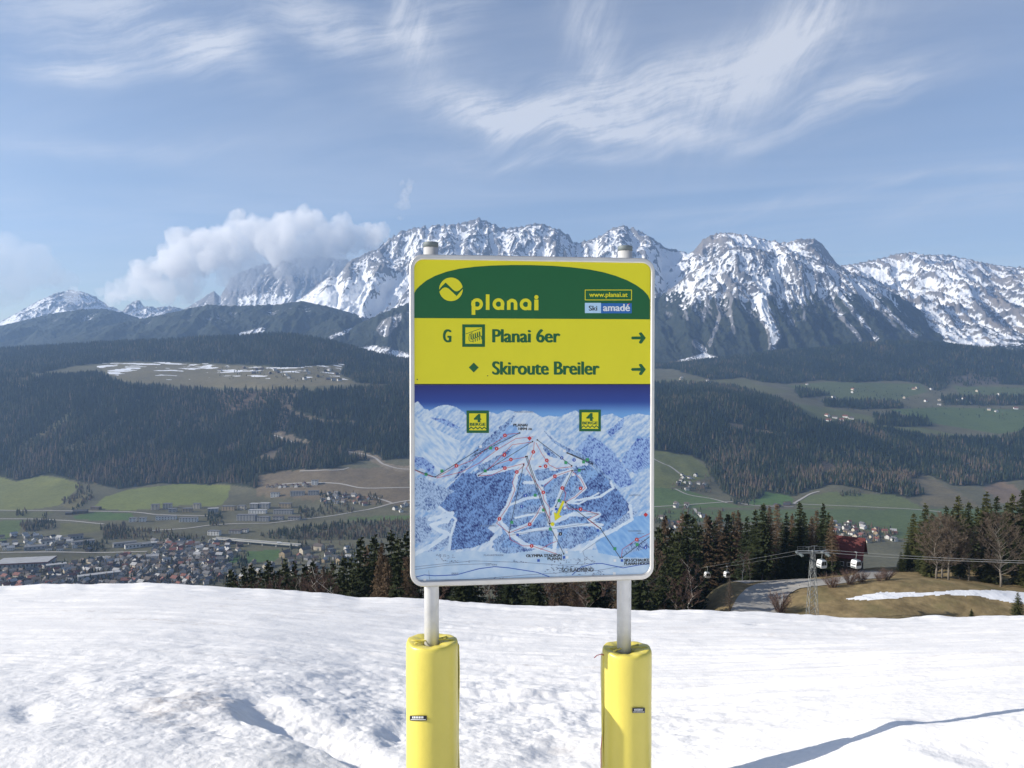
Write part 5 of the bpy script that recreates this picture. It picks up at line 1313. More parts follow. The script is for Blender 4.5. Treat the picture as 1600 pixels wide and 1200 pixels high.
def broadleaf(seed, H=18., spread=.5, trunk=.28, levels=5, twig_w=.022, upright=.55, stems=1, base_r=.016):
    r = random.Random(seed); random.seed(seed)
    tk = MB(); cr = Soup()
    def grow(p, d, L_, rad, lv):
        q = p + d * L_; mid = p.lerp(q, .5) + Vector((r.uniform(-1, 1), r.uniform(-1, 1), 0)) * L_ * .05
        if lv >= levels - 2: tk.tube([p, mid, q], [rad, rad * .85, rad * .68], 5, caps=False)
        else:
            cr.strip(p, mid, max(rad, twig_w * .55), max(rad * .85, twig_w * .5)); cr.strip(mid, q, max(rad * .85, twig_w * .5), max(rad * .6, twig_w * .4))
        if lv <= 0:
            for _ in range(4):
                e = q.lerp(p, r.random()) + (d + Vector((r.uniform(-1, 1), r.uniform(-1, 1), r.uniform(-.3, .7))) * .9).normalized() * L_ * r.uniform(.4, .9)
                cr.strip(q.lerp(p, r.random() * .8), e, twig_w * .6, twig_w * .25)
            return
        n = 3 if lv < levels - 1 else 4
        for k in range(n):
            a = 6.283 * (k + r.random() * .7) / n; sp = spread * r.uniform(.6, 1.25)
            o = Vector((math.cos(a), math.sin(a), 0)); nd = (d * (1 - sp * .45) + o * sp + Vector((0, 0, upright * .35))).normalized()
            grow(q.lerp(p, r.random() * .35), nd, L_ * r.uniform(.62, .86), rad * .62, lv - 1)
        if r.random() < .8: grow(q, (d + Vector((r.uniform(-.2, .2), r.uniform(-.2, .2), .2))).normalized(), L_ * r.uniform(.7, .9), rad * .66, lv - 1)
    for s_ in range(stems):
        off = Vector((r.uniform(-1, 1), r.uniform(-1, 1), 0)) * (.0 if stems == 1 else .035 * H)
        d = (Vector((0, 0, 1)) + Vector((r.uniform(-1, 1), r.uniform(-1, 1), 0)) * (.04 if stems == 1 else .16)).normalized()
        R0 = base_r * H * (1 if stems == 1 else .7)
        p0 = off + Vector((0, 0, -.6)); p1 = off + d * H * trunk
        tk.tube([p0, p0.lerp(p1, .5), p1], [R0 * 1.25, R0 * 1.0, R0 * .85], 8)
        grow(p1, d, H * (1 - trunk) * .30, R0 * .8, levels - 1)
        for k in range(4 if trunk > .15 else 0):                 # lower side boughs
            a = r.uniform(0, 6.28); grow(p0.lerp(p1, r.uniform(.55, .95)), Vector((math.cos(a), math.sin(a), .55)).normalized(), H * .13, R0 * .32, max(levels - 3, 1))
    return tk.mesh('trunk', True), cr.mesh('crown')

def bush(seed, H=3.0, n=70):
    r = random.Random(seed); random.seed(seed); cr = Soup(); tk = MB()
    for i in range(n):
        a = r.uniform(0, 6.28); s = r.uniform(.1, .75); d = Vector((math.cos(a) * s, math.sin(a) * s, 1)).normalized(); p = Vector((math.cos(a), math.sin(a), 0)) * r.random() * .25 * H; L_ = H * r.uniform(.6, 1.0)
        q = p + d * L_ * .5; cr.strip(p, q, .03, .02); e = q + (d + Vector((r.uniform(-.4, .4), r.uniform(-.4, .4), .1))) * L_ * .45; cr.strip(q, e, .02, .008)
        for _ in range(9):
            b = p.lerp(e, r.uniform(.3, 1)); cr.strip(b, b + (d + Vector((r.uniform(-1, 1), r.uniform(-1, 1), r.uniform(-.2, .6)))).normalized() * H * r.uniform(.12, .3), .018, .006)
    for k in range(5):
        a = k * 1.3; tk.tube([(0.1 * math.cos(a), .1 * math.sin(a), -.3), (.2 * math.cos(a) * H * .4, .2 * math.sin(a) * H * .4, H * .4)], [.05, .02], 5)
    return tk.mesh('stem', True), cr.mesh('twigs')

def leader_tree(seed, H=18., low=.18, reach=.28, base_r=.014, n=34, twig=.045):
    r = random.Random(seed); random.seed(seed); tk = MB(); cr = Soup()
    wob = [Vector((r.uniform(-1, 1), r.uniform(-1, 1), 0)) * H * .018 * i for i in range(8)]
    axis = [Vector((0, 0, -.6))] + [wob[i] + Vector((0, 0, H * (i + 1) / 8.2)) for i in range(8)]
    tk.tube(axis, [base_r * H * (1.25 - 1.22 * (i / 8) ** .8) + .01 for i in range(9)], 8)
    def at(t): q = t * 8; i = min(int(q), 7); return axis[i].lerp(axis[i + 1], q - i)
    def twigs(p, d, L_, w, lv):
        q = p + d * L_ * .5 + Vector((r.uniform(-1, 1), r.uniform(-1, 1), r.uniform(-.3, .5))) * L_ * .06; e = q + (d + Vector((0, 0, .22))).normalized() * L_ * .5
        cr.strip(p, q, w, w * .75); cr.strip(q, e, w * .75, max(w * .4, twig * .3))
        if lv == 0: return
        for k in range(6 if lv > 1 else 7):
            b = (p.lerp(q, r.random()) if r.random() < .35 else q.lerp(e, r.random())); nd = (d + Vector((r.uniform(-1, 1), r.uniform(-1, 1), r.uniform(-.45, .75))) * .95).normalized()
            twigs(b, nd, L_ * r.uniform(.32, .55), max(w * .55, twig * .5), lv - 1)
    for k in range(n):
        t = low + (.97 - low) * (k + r.random()) / n; a = k * 2.4 + r.uniform(-.5, .5); u = (t - low) / (1 - low)
        L_ = H * reach * (.35 + .95 * math.sin(math.pi * min(u * .72 + .16, 1))) * r.uniform(.7, 1.15) * (1.1 - .45 * u)
        d = Vector((math.cos(a), math.sin(a), .55 + .9 * u)).normalized()
        w = base_r * H * .34 * (1.1 - .7 * u)
        b = at(t * .96); m = b + d * L_ * .45
        tk.tube([b, m], [w, w * .6], 5, caps=False)
        twigs(b.lerp(m, .6), d, L_ * .75, w * .6, 3)
    return tk.mesh('trunk', True), cr.mesh('crown')

TREES = {}
def proto(key, meshes, mats, H): TREES[key] = (meshes, mats, H)
for i in range(4): proto('spruce%d' % i, spruce(100 + i, spread=(.19, .21, .17, .20)[i], low=(.04, .10, .06, .03)[i]), (M['bark'], M['spruce']), 22.)
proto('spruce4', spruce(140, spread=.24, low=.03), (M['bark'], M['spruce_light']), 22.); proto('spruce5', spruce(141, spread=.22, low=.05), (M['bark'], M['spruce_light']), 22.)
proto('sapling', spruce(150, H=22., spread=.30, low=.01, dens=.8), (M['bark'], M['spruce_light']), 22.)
for i in range(3): proto('larch%d' % i, spruce(200 + i, spread=(.19, .155, .20)[i], low=(.28, .38, .2)[i], dens=.95, needle=False), (M['bark_grey'], M['larch']), 22.)
proto('larch_dead', spruce(210, spread=.16, low=.18, dens=.5, needle=False), (M['bark'], M['twig']), 22.)
for i in range(3): proto('broadleaf%d' % i, leader_tree(300 + i, low=(.16, .2, .14)[i], reach=(.30, .27, .32)[i], n=46, twig=.058), (M['bark_grey'], M['twig']), 18.)
for i in range(2): proto('birch%d' % i, leader_tree(320 + i, low=.24, reach=.17, base_r=.009, n=24, twig=.04), (M['bark_birch'], M['twig_red']), 18.)
for i in range(2): proto('thicket%d' % i, leader_tree(330 + i, low=.08, reach=.20, base_r=.008, n=22, twig=.05), (M['bark_grey'], M['twig_red']), 18.)
for i in range(2): proto('bush%d' % i, bush(340 + i), (M['bark'], M['twig_red']), 3.)

def plant(key, x, y, z, H, label, cat, name, group=None, seed=0, fat=1.0):
    (tm, cm), (m0, m1), H0 = TREES[key]
    root = empty(name, (x, y, z)); k = H / H0
    root.scale = (k * fat, k * fat, k); root.rotation_euler = (0, 0, (seed * 2.399) % 6.283)
    link('stem' if 'bush' in name else 'trunk', tm, m0, root); link('twigs' if 'bush' in name else 'crown', cm, m1, root)
    return tag(root, label, cat, group)

KIND = {'spruce': ('spruce_tree', 'dark green spruce'), 'larch': ('larch_tree', 'bare brown larch'), 'birch': ('birch_tree', 'bare birch with white trunk'), 'broadleaf': ('broadleaf_tree', 'bare grey broadleaf tree'), 'thicket': ('young_tree', 'thin reddish many-stemmed young tree')}
def woods(items, where, grp):
    """items: (key, px, top py, depth Y, H or None)"""
    for i, (key, px, tpy, Y, H) in enumerate(items):
        Y = max(Y, 254) if 1082 < px < 1158 and 'mast' in where and tpy < 870 else Y
        z = float(ground_z(np.array([px]), np.array([Y]))[0]); x = float(x_of(px, Y, z))
        if H is None:
            H = float(unproj(px, tpy, Y)[2]) - z
        kd = next(k for k in KIND if key.startswith(k)); nm, lb = KIND[kd]
        plant(key, x, Y, z, H, lb + ' ' + where, 'tree', nm, lb.split(' ')[-1] + 's ' + grp if kd != 'birch' else 'birches ' + grp, i * 7 + int(px), fat=1.0 if H > 14 else 1.15)

rt = random.Random(42)
left = []
# wood below the snow edge, left of and under the sign: silhouette of tops in photo pixels
for (px, tpy, Y, key) in [(368, 898, 168, 'spruce1'), (382, 884, 172, 'spruce0'), (393, 880, 165, 'spruce2'), (406, 888, 178, 'spruce3'), (420, 873, 170, 'spruce1'), (437, 888, 176, 'spruce0'), (447, 872, 172, 'spruce3'), (462, 876, 168, 'spruce2'), (478, 880, 180, 'spruce1'), (490, 874, 166, 'spruce0'),
                          (505, 884, 182, 'larch0'), (520, 876, 170, 'spruce3'), (537, 866, 162, 'spruce1'), (549, 870, 174, 'spruce2'), (563, 838, 160, 'spruce0'), (574, 850, 172, 'larch2'), (586, 834, 165, 'spruce1'), (598, 848, 150, 'larch1'), (612, 826, 168, 'spruce3'), (624, 838, 158, 'spruce0'), (634, 830, 172, 'spruce2'),
                          (428, 905, 140, 'thicket0'), (444, 900, 138, 'thicket1'), (458, 898, 142, 'thicket0'), (471, 902, 139, 'thicket1'), (410, 908, 140, 'thicket1'), (385, 912, 142, 'thicket0'), (500, 890, 132, 'birch0'), (512, 882, 130, 'birch1'), (482, 905, 136, 'thicket0'), (530, 900, 138, 'spruce1'), (550, 896, 136, 'spruce3'), (570, 886, 132, 'spruce2'), (590, 878, 130, 'larch1'), (604, 870, 128, 'larch0'), (620, 880, 126, 'spruce0'), (636, 868, 130, 'larch2')]: left.append((key, px, tpy, Y, None))
left += [(rt.choice(['spruce0', 'spruce1', 'spruce2', 'spruce3']), 366 + i * 16.5 + rt.uniform(-4, 4), rt.uniform(884, 896) - max(0, (i - 10)) * 5, rt.uniform(186, 200), None) for i in range(17)]
woods(left, 'in the wood below the snow edge', 'in the wood below the snow edge')
under = []
for i in range(26):
    px = 650 + i * 14.5 + rt.uniform(-5, 5); under.append((rt.choice(['spruce0', 'spruce1', 'spruce3', 'larch1', 'thicket0', 'spruce2', 'larch0']), px, rt.uniform(835, 872), rt.uniform(135, 185), None))
woods(under, 'in the wood behind the sign', 'in the wood behind the sign')
mid = []
for (px, tpy, Y, key) in [(1028, 820, 200, 'spruce0'), (1040, 805, 215, 'larch1'), (1052, 830, 205, 'spruce2'), (1066, 800, 222, 'larch0'), (1074, 798, 210, 'spruce1'), (1088, 815, 225, 'spruce3'), (1104, 802, 215, 'larch2'), (1108, 806, 226, 'spruce2'), (1125, 796, 222, 'larch0'), (1138, 800, 232, 'spruce1'), (1146, 798, 226, 'larch2'), (1152, 796, 218, 'larch1'), (1166, 806, 236, 'spruce0'), (1180, 795, 230, 'spruce3'), (1191, 785, 226, 'spruce1'), (1202, 790, 228, 'larch0'), (1214, 786, 240, 'larch2'), (1228, 800, 232, 'spruce2'), (1238, 802, 244, 'larch1'), (1249, 783, 230, 'spruce0'), (1257, 800, 238, 'spruce3'), (1276, 796, 240, 'larch2'), (1286, 786, 236, 'spruce2'), (1268, 806, 232, 'larch0'),
                          (1035, 880, 178, 'spruce1'), (1050, 896, 182, 'thicket0'), (1064, 892, 186, 'thicket1'), (1078, 870, 196, 'birch0'), (1070, 880, 200, 'thicket0'), (1022, 890, 176, 'spruce3'), (1118, 862, 212, 'spruce0'), (1160, 858, 224, 'birch1'), (1200, 850, 228, 'thicket1'), (1230, 848, 228, 'spruce1'), (1262, 850, 230, 'thicket0'), (1030, 830, 226, 'spruce1'), (1048, 822, 215, 'spruce3'), (1060, 826, 212, 'spruce1'), (1300, 806, 226, 'larch0'), (1293, 800, 228, 'spruce3'), (1084, 806, 256, 'spruce0'), (1096, 820, 262, 'spruce2'), (1116, 812, 264, 'spruce0'), (1132, 822, 258, 'spruce3'), (1158, 814, 262, 'spruce1'), (1174, 820, 256, 'spruce2'), (1198, 812, 254, 'spruce0'), (1222, 816, 258, 'spruce3'), (1236, 822, 252, 'spruce1'), (1264, 818, 256, 'spruce3'), (1280, 822, 250, 'spruce0'), (1296, 826, 262, 'larch1'), (1140, 850, 226, 'spruce3'), (1180, 852, 232, 'spruce2'), (1215, 846, 236, 'spruce0'), (1100, 842, 216, 'spruce1'), (1075, 850, 205, 'spruce3'), (1120, 838, 228, 'spruce2'), (1060, 846, 198, 'spruce0'), (1040, 850, 190, 'spruce2'), (1290, 838, 238, 'birch0'), (1245, 852, 230, 'spruce2'), (1172, 862, 226, 'thicket1')]: mid.append((key, px, tpy, Y, None))
woods(mid, 'in the wood behind the lift mast', 'in the wood behind the lift mast')
right = []
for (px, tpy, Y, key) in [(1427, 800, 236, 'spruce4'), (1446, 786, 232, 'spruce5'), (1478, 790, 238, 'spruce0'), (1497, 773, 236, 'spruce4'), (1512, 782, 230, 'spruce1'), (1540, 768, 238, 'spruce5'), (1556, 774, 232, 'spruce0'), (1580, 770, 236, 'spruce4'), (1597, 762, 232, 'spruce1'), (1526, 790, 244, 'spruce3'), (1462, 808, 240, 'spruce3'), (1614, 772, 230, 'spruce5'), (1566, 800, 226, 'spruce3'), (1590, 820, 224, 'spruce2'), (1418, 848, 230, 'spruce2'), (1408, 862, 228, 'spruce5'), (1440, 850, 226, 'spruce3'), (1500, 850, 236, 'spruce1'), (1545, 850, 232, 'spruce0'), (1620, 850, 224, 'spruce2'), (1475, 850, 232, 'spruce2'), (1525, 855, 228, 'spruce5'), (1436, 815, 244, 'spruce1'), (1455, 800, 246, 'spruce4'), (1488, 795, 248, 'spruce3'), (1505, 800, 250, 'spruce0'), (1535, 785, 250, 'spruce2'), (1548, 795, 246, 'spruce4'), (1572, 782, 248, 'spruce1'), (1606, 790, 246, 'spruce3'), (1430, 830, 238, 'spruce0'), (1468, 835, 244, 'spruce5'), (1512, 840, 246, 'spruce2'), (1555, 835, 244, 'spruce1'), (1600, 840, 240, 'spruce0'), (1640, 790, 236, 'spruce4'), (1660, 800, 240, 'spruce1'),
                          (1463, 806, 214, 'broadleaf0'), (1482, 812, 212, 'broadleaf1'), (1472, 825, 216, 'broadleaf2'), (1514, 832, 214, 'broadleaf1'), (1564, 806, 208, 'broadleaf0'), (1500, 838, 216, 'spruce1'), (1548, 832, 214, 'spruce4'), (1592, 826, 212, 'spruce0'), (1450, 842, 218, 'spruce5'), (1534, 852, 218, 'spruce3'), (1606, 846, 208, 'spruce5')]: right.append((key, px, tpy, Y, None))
woods(right, 'at the edge of the grassy knoll', 'at the edge of the grassy knoll')
def lone(key, px, bpy_, tpy, label, cat, name, Ymin=172, fat=1.0, group=None):
    x, y, z = hit(px, bpy_, Ymin, 300); H = float(unproj(px, tpy, y)[2]) - z
    return plant(key, x, y, z, max(H, .6), label, cat, name, group, int(px), fat)
lone('larch_dead', 1140, 958, 903, 'small lone sparse larch on the brown bank by the road', 'tree', 'larch_tree', fat=1.5)
lone('sapling', 1590, 972, 925, 'light green young spruce beside the snow patch on the knoll', 'tree', 'young_spruce', Ymin=168, fat=1.0)
lone('sapling', 1518, 964, 951, 'tiny spruce seedling on the brown grass knoll', 'tree', 'young_spruce', Ymin=168, fat=1.2)
lone('bush0', 1218, 957, 924, 'round bare bush beside the road below the mast', 'bush', 'bare_bush', fat=1.0)
for i, (px, b, t, key) in enumerate([(1300, 918, 896, 'bush1'), (1328, 913, 890, 'bush0'), (1346, 910, 892, 'bush1'), (1374, 908, 894, 'bush0'), (1385, 906, 888, 'bush1')]):
    lone(key, px, b, t, 'bare roadside bush below the red roofed building', 'bush', 'bare_bush', group='bare bushes below the red roof', fat=1.1)

# ================================================================== ROAD ON THE KNOLL
def drape(name, center, mat, width, lift=.12, Ymin=150, Ymax=320, sub=6):
    """a road ribbon along photo pixels, laid on the ground"""
    pts = [Vector(hit(a, b, Ymin, Ymax)) for a, b in center]
    fine = []
    for i in range(len(pts) - 1):
        p0, p1, p2, p3 = pts[max(i - 1, 0)], pts[i], pts[i + 1], pts[min(i + 2, len(pts) - 1)]
        for k in range(sub):
            t = k / sub; fine.append(.5 * ((2 * p1) + (p2 - p0) * t + (2 * p0 - 5 * p1 + 4 * p2 - p3) * t * t + (3 * p1 - p0 - 3 * p2 + p3) * t ** 3))
    fine.append(pts[-1])
    vs = []; n = 7
    for i, p in enumerate(fine):
        d = fine[min(i + 1, len(fine) - 1)] - fine[max(i - 1, 0)]; sd = Vector((d.y, -d.x, 0)).normalized()
        w = width if not isinstance(width, (list, tuple)) else np.interp(i / max(len(fine) - 1, 1), [a for a, _ in width], [b for _, b in width])
        for k in range(n):
            q = p + sd * w * (k / (n - 1) - .5); vs.append((q.x, q.y, ground_at(q.x, q.y) + lift))
    me = new_mesh(name, np.array(vs), grid_faces(len(fine), n), True)
    return link(name, me, mat, kind='structure')
M['asphalt'] = mat_plain('worn pale asphalt', (.30, .29, .27), .9, 0, .22, .35, dirt=((.36, .325, .27), .25, .55))
M['lane'] = mat_plain('pale gravel lane', (.34, .32, .29), .95, 0, .15, .05)
M['motorway'] = mat_plain('grey road surface', (.19, .19, .185), .9, 0, .15, .05)
drape('road', [(1168, 985), (1178, 958), (1188, 938), (1206, 922), (1232, 913), (1262, 910), (1300, 908), (1340, 903), (1368, 893), (1392, 880)], M['asphalt'], [(0, 10), (.3, 11.5), (.5, 14), (.7, 10), (1, 8)])
drape('turnout', [(1150, 909), (1180, 907), (1215, 907), (1250, 907)], M['asphalt'], 7.0, .06)
for pl in ([(-60, 797), (0, 797.5), (60, 798), (100, 798.5), (200, 800), (240, 804)], [(-60, 811), (0, 811), (60, 811.5), (110, 814), (150, 818), (162, 819)], [(1000, 793.5), (1060, 790), (1100, 787), (1150, 783.5)], [(1150, 785), (1178, 790), (1240, 792)], [(1240, 787), (1262, 774), (1280, 768)], [(1240, 787.5), (1300, 790), (1360, 792.5), (1420, 795.5), (1470, 800)], [(1020, 716), (1045, 728), (1062, 740), (1085, 748)], [(1055, 764), (1075, 773), (1110, 779), (1136, 786)], [(1085, 795), (1092, 804), (1105, 812)],
           [(420, 818), (470, 812), (520, 806), (560, 799), (590, 793), (612, 787), (640, 782)], [(612, 786), (588, 778), (575, 774)], [(460, 695), (478, 700), (428, 680)], [(545, 706), (580, 713), (598, 725), (620, 732), (660, 735)], [(400, 724), (425, 721), (430, 722)], [(468, 736), (520, 735), (545, 731)], [(440, 757), (470, 755), (530, 756), (570, 763), (640, 762)], [(0, 864), (60, 863), (140, 864), (230, 862)], [(240, 804), (300, 806), (330, 806)], [(1340, 658), (1290, 660), (1280, 660)], [(230, 830), (290, 826), (340, 820), (420, 818)]):
    drape('lane', pl, M['lane'] if pl[0][1] > 600 else M['motorway'], 7.5, .9, 1350, 3600, 4)

# ================================================================== GONDOLA LIFT
def lift_point(Y, side=0.):
    """a point on the rope line: depth Y, side -1 / +1 picks the rope"""
    x = 68.3 + (180 - Y) * .0815
    z = float(np.interp(Y, [60, 115, 180, 245, 330, 420], [-15.5, -27.2, -41.6, -61.0, -88, -118]))
    sag = -1.2 * math.sin(math.pi * (180 - Y) / 120) if 60 < Y < 180 else (-1.0 * math.sin(math.pi * (Y - 180) / 240) if 180 < Y < 420 else 0)
    return Vector((x + side * 3.0, Y + side * .25, z + sag))
def build_lift():
    base = Vector((68.3, 180, ground_at(68.3, 180) - .3)); top = lift_point(180)
    root = empty('lift_mast', base); tag(root, 'grey steel lattice lift mast with crossarm standing beside the road', 'lift mast')
    H = top.z - base.z - .6
    def leg(sx, sy, t): w = 1.9 * (1 - t) + .62 * t; return Vector((sx * w / 2 * 1.25, sy * w / 2 * 1.25, H * t))
    S = ((-1, -1), (1, -1), (1, 1), (-1, 1))
    for sx, sy in S:
        b = MB(); b.tube([leg(sx, sy, 0), leg(sx, sy, 1)], .06, 6); b.build('leg', M['mast'], root)
    nb = 9
    for i in range(nb):
        t0, t1 = i / nb, (i + 1) / nb
        b = MB()
        for k in range(4):
            (ax, ay), (bx, by) = S[k], S[(k + 1) % 4]
            b.tube([leg(ax, ay, t0), leg(bx, by, t1)], .026, 4); b.tube([leg(bx, by, t0), leg(ax, ay, t1)], .026, 4); b.tube([leg(ax, ay, t1), leg(bx, by, t1)], .026, 4)
        o = b.build('lattice_bracing', M['mast'], root, kind='stuff')
    b = MB(); b.tube([(0, 0, H - 3.2), (0, 0, H + .9)], .24, 10); b.build('head_tube', M['mast'], root)
    b = MB(); b.box((0, 0, H + .25), (7.4, .32, .36)); arm = b.build('crossarm', M['mast'], root)
    b = MB(); b.box((0, .5, H + .62), (6.8, .5, .06)); b.build('walkway', M['mast'], root)
    b = MB()
    for k in range(6): b.tube([(-3.2 + k * 1.28, .78, H + .6), (-3.2 + k * 1.28, .78, H + 1.5)], .02, 4)
    b.tube([(-3.2, .78, H + 1.5), (3.2, .78, H + 1.5)], .022, 4); b.tube([(-3.2, .78, H + 1.1), (3.2, .78, H + 1.1)], .018, 4); b.build('railing', M['mast'], root, kind='stuff')
    for s in (-1, 1):
        b = MB(); b.box((s * 3.0, 0, H + .05), (.28, 4.4, .22)); sh = b.build('sheave_beam', M['mast'], root)
        for k in range(6):
            w = MB(); w.tube([(s * 3.0 - .2, -1.9 + k * .76, H - .02), (s * 3.0 + .2, -1.9 + k * .76, H - .02)], .27, 12); w.build('sheave_wheel', M['cap'], sh)
    for (s, hh) in ((-.9, 1.6), (.35, 1.9)):
        b = MB(); b.tube([(s, 0, H + .5), (s, 0, H + hh)], .05, 6); b.tube([(s - .7, 0, H + hh - .1), (s + .7, 0, H + hh)], .045, 6); b.build('lifting_frame', M['mast'], root)
    b = MB()
    for k in range(34): b.box((.0, -.62 - .26 * (1 - k / 34), 1 + k * (H - 2) / 34), (.4, .03, .03))
    for s in (-.2, .2): b.tube([(s, -.92, .6), (s, -.62, H - .5)], .022, 4)
    b.build('ladder', M['mast'], root, kind='stuff')
    b = MB(); b.box((0, 0, .15), (3.4, 3.4, .9)); b.build('foundation', mat_plain('mast concrete', (.33, .32, .30), .95), root)
    # ropes
    for s, lb in ((-1, 'steel haul rope over the mast, side towards the wood'), (1, 'steel haul rope over the mast, side away from the wood')):
        b = MB(); b.tube([lift_point(Y, s) + Vector((0, 0, .28)) for Y in np.concatenate([np.linspace(62, 180, 40), np.linspace(183, 420, 60)])], .035, 5, caps=True)
        tag(b.build('haul_rope', M['cable'], smooth=True), lb, 'cable', 'haul ropes of the lift')
    # cabins
    def cabin():
        r = empty('gondola_cabin', (0, 0, 0))
        prof = [(-1.02, -.62), (-1.0, .0), (-.92, .55), (-.70, 1.0), (-.5, 1.08), (.5, 1.08), (.70, 1.0), (.92, .55), (1.0, .0), (1.02, -.62), (.85, -.98), (.55, -1.08), (-.55, -1.08), (-.85, -.98)]
        n = len(prof); vs = []; ys = (-.92, -.86, .86, .92); ins = (.90, 1., 1., .90)
        for y, k in zip(ys, ins): vs += [(a * k, y, b * k) for a, b in prof]
        fs = [(j * n + i, j * n + (i + 1) % n, (j + 1) * n + (i + 1) % n, (j + 1) * n + i) for j in range(3) for i in range(n)] + [tuple(range(n))[::-1], tuple(range(3 * n, 4 * n))]
        b = MB(); b.add(vs, fs); b.build('cabin_body', M['cabin'], r)
        for sy in (-1, 1):
            for (x0, x1) in ((-.80, -.06), (.06, .80)):
                b = MB(); b.add([(x0 * .98, sy * .955, -.28), (x1 * .98, sy * .955, -.28), (x1 * .86, sy * .955, .72), (x0 * .86, sy * .955, .72)] + [(x0 * .98, sy * .90, -.28), (x1 * .98, sy * .90, -.28), (x1 * .86, sy * .90, .72), (x0 * .86, sy * .90, .72)], [(0, 1, 2, 3), (4, 5, 6, 7), (0, 1, 5, 4), (1, 2, 6, 5), (2, 3, 7, 6), (3, 0, 4, 7)]); b.build('window', M['cabin_dark'], r)
        for sx in (-1, 1):
            b = MB(); b.add([(sx * 1.02, -.70, -.10), (sx * 1.02, .70, -.10), (sx * .90, .70, .62), (sx * .90, -.70, .62), (sx * .96, -.70, -.10), (sx * .96, .70, -.10), (sx * .84, .70, .62), (sx * .84, -.70, .62)], [(0, 1, 2, 3), (4, 5, 6, 7), (0, 1, 5, 4), (1, 2, 6, 5), (2, 3, 7, 6), (3, 0, 4, 7)]); b.build('window', M['cabin_dark'], r)
            b = MB(); b.box((sx * 1.10, 0, -.62), (.16, 1.2, .30)); b.build('ski_rack', M['cap'], r)
        b = MB(); b.box((0, 0, 1.14), (1.0, 1.3, .14)); b.build('roof_frame', M['cap'], r)
        b = MB(); b.tube([(0, 0, 1.15), (.0, .0, 1.6), (.12, 0, 2.3), (.12, 0, 2.9), (0, 0, 3.05)], .065, 8); h = b.build('hanger_arm', M['mast'], r)
        b = MB(); b.box((0, 0, 3.1), (.22, .8, .22)); b.build('grip', M['mast'], h)
        return r
    first = cabin()
    spots = [(244, -1, 'white gondola cabin on the far rope low above the wood edge'), (243.5, 1, 'white gondola cabin half behind the small lone larch'), (169.5, -1, 'white gondola cabin hanging close beside the mast'), (166.5, 1, 'white gondola cabin in front of the red roofed building')]
    for i, (Y, s, lb) in enumerate(spots):
        o = first if i == 0 else copy_tree(first)
        p = lift_point(Y, s) + Vector((0, 0, .28)); o.scale = (.8, .8, .8); o.location = p - Vector((0, 0, 3.1 * .8)); o.rotation_euler = (0, 0, math.radians(8 + 6 * i))
        tag(o, lb, 'gondola', 'gondola cabins on the lift')
build_lift()

# ------------------------------------------------------------------ the red roofed building behind the mast
def build_lodge():
    x, y, z = hit(1322, 902, 200, 330); Y = y + 14
    x = float(x_of(1324, Y, z)); z = ground_at(x, Y) - .5
    r = empty('timber_lodge', (x, Y, z)); r.rotation_euler = (0, 0, math.radians(-32)); tag(r, 'dark timber building with steep red roof at the bend of the road', 'building')
    ztop = float(unproj(1310, 839, Y)[2]) - z
    L_, Wd, e = 7.6, 7.2, ztop - 4.2
    b = MB(); b.add([(-L_ / 2, -Wd / 2, 0), (L_ / 2, -Wd / 2, 0), (L_ / 2, Wd / 2, 0), (-L_ / 2, Wd / 2, 0), (-L_ / 2, -Wd / 2, e), (L_ / 2, -Wd / 2, e), (L_ / 2, Wd / 2, e), (-L_ / 2, Wd / 2, e), (L_ / 2, 0, ztop - .4), (-L_ / 2, 0, ztop - .4)], [(0, 1, 5, 4), (1, 2, 6, 8, 5), (2, 3, 7, 6), (3, 0, 4, 9, 7), (0, 3, 2, 1)]); b.build('wall', M['timber'], r)
    for s in (-1, 1):
        b = MB(); o = 1.1; dz = (ztop - e) / (Wd / 2) * o
        q = [(-L_ / 2 - o, s * (Wd / 2 + o), e - dz), (L_ / 2 + o, s * (Wd / 2 + o), e - dz), (L_ / 2 + o, 0, ztop), (-L_ / 2 - o, 0, ztop)]
        b.add(q + [(a, c, d + .22) for a, c, d in q], [(0, 1, 2, 3), (4, 5, 6, 7), (0, 1, 5, 4), (1, 2, 6, 5), (2, 3, 7, 6), (3, 0, 4, 7)]); b.build('roof_slope', M['roof_red'], r)
    b = MB(); b.box((-1.6, .8, ztop - .1), (.7, .7, 1.6)); b.build('chimney', mat_plain('grey masonry', (.35, .33, .31), .9), r)
    for k in range(4):
        b = MB(); b.box((-2.8 + k * 1.9, -Wd / 2 - .03, e * .55), (1.1, .08, 1.2)); w = b.build('window', M['cabin'], r); c = MB(); c.box((-2.8 + k * 1.9, -Wd / 2 - .06, e * .55), (.9, .08, 1.0)); c.build('pane', M['cabin_dark'], w)
    for k in range(2):
        b = MB(); b.box((L_ / 2 + .03, -2 + k * 4, e * .6), (.08, 1.1, 1.2)); w = b.build('window', M['cabin'], r); c = MB(); c.box((L_ / 2 + .06, -2 + k * 4, e * .6), (.08, .9, 1.0)); c.build('pane', M['cabin_dark'], w)
build_lodge()

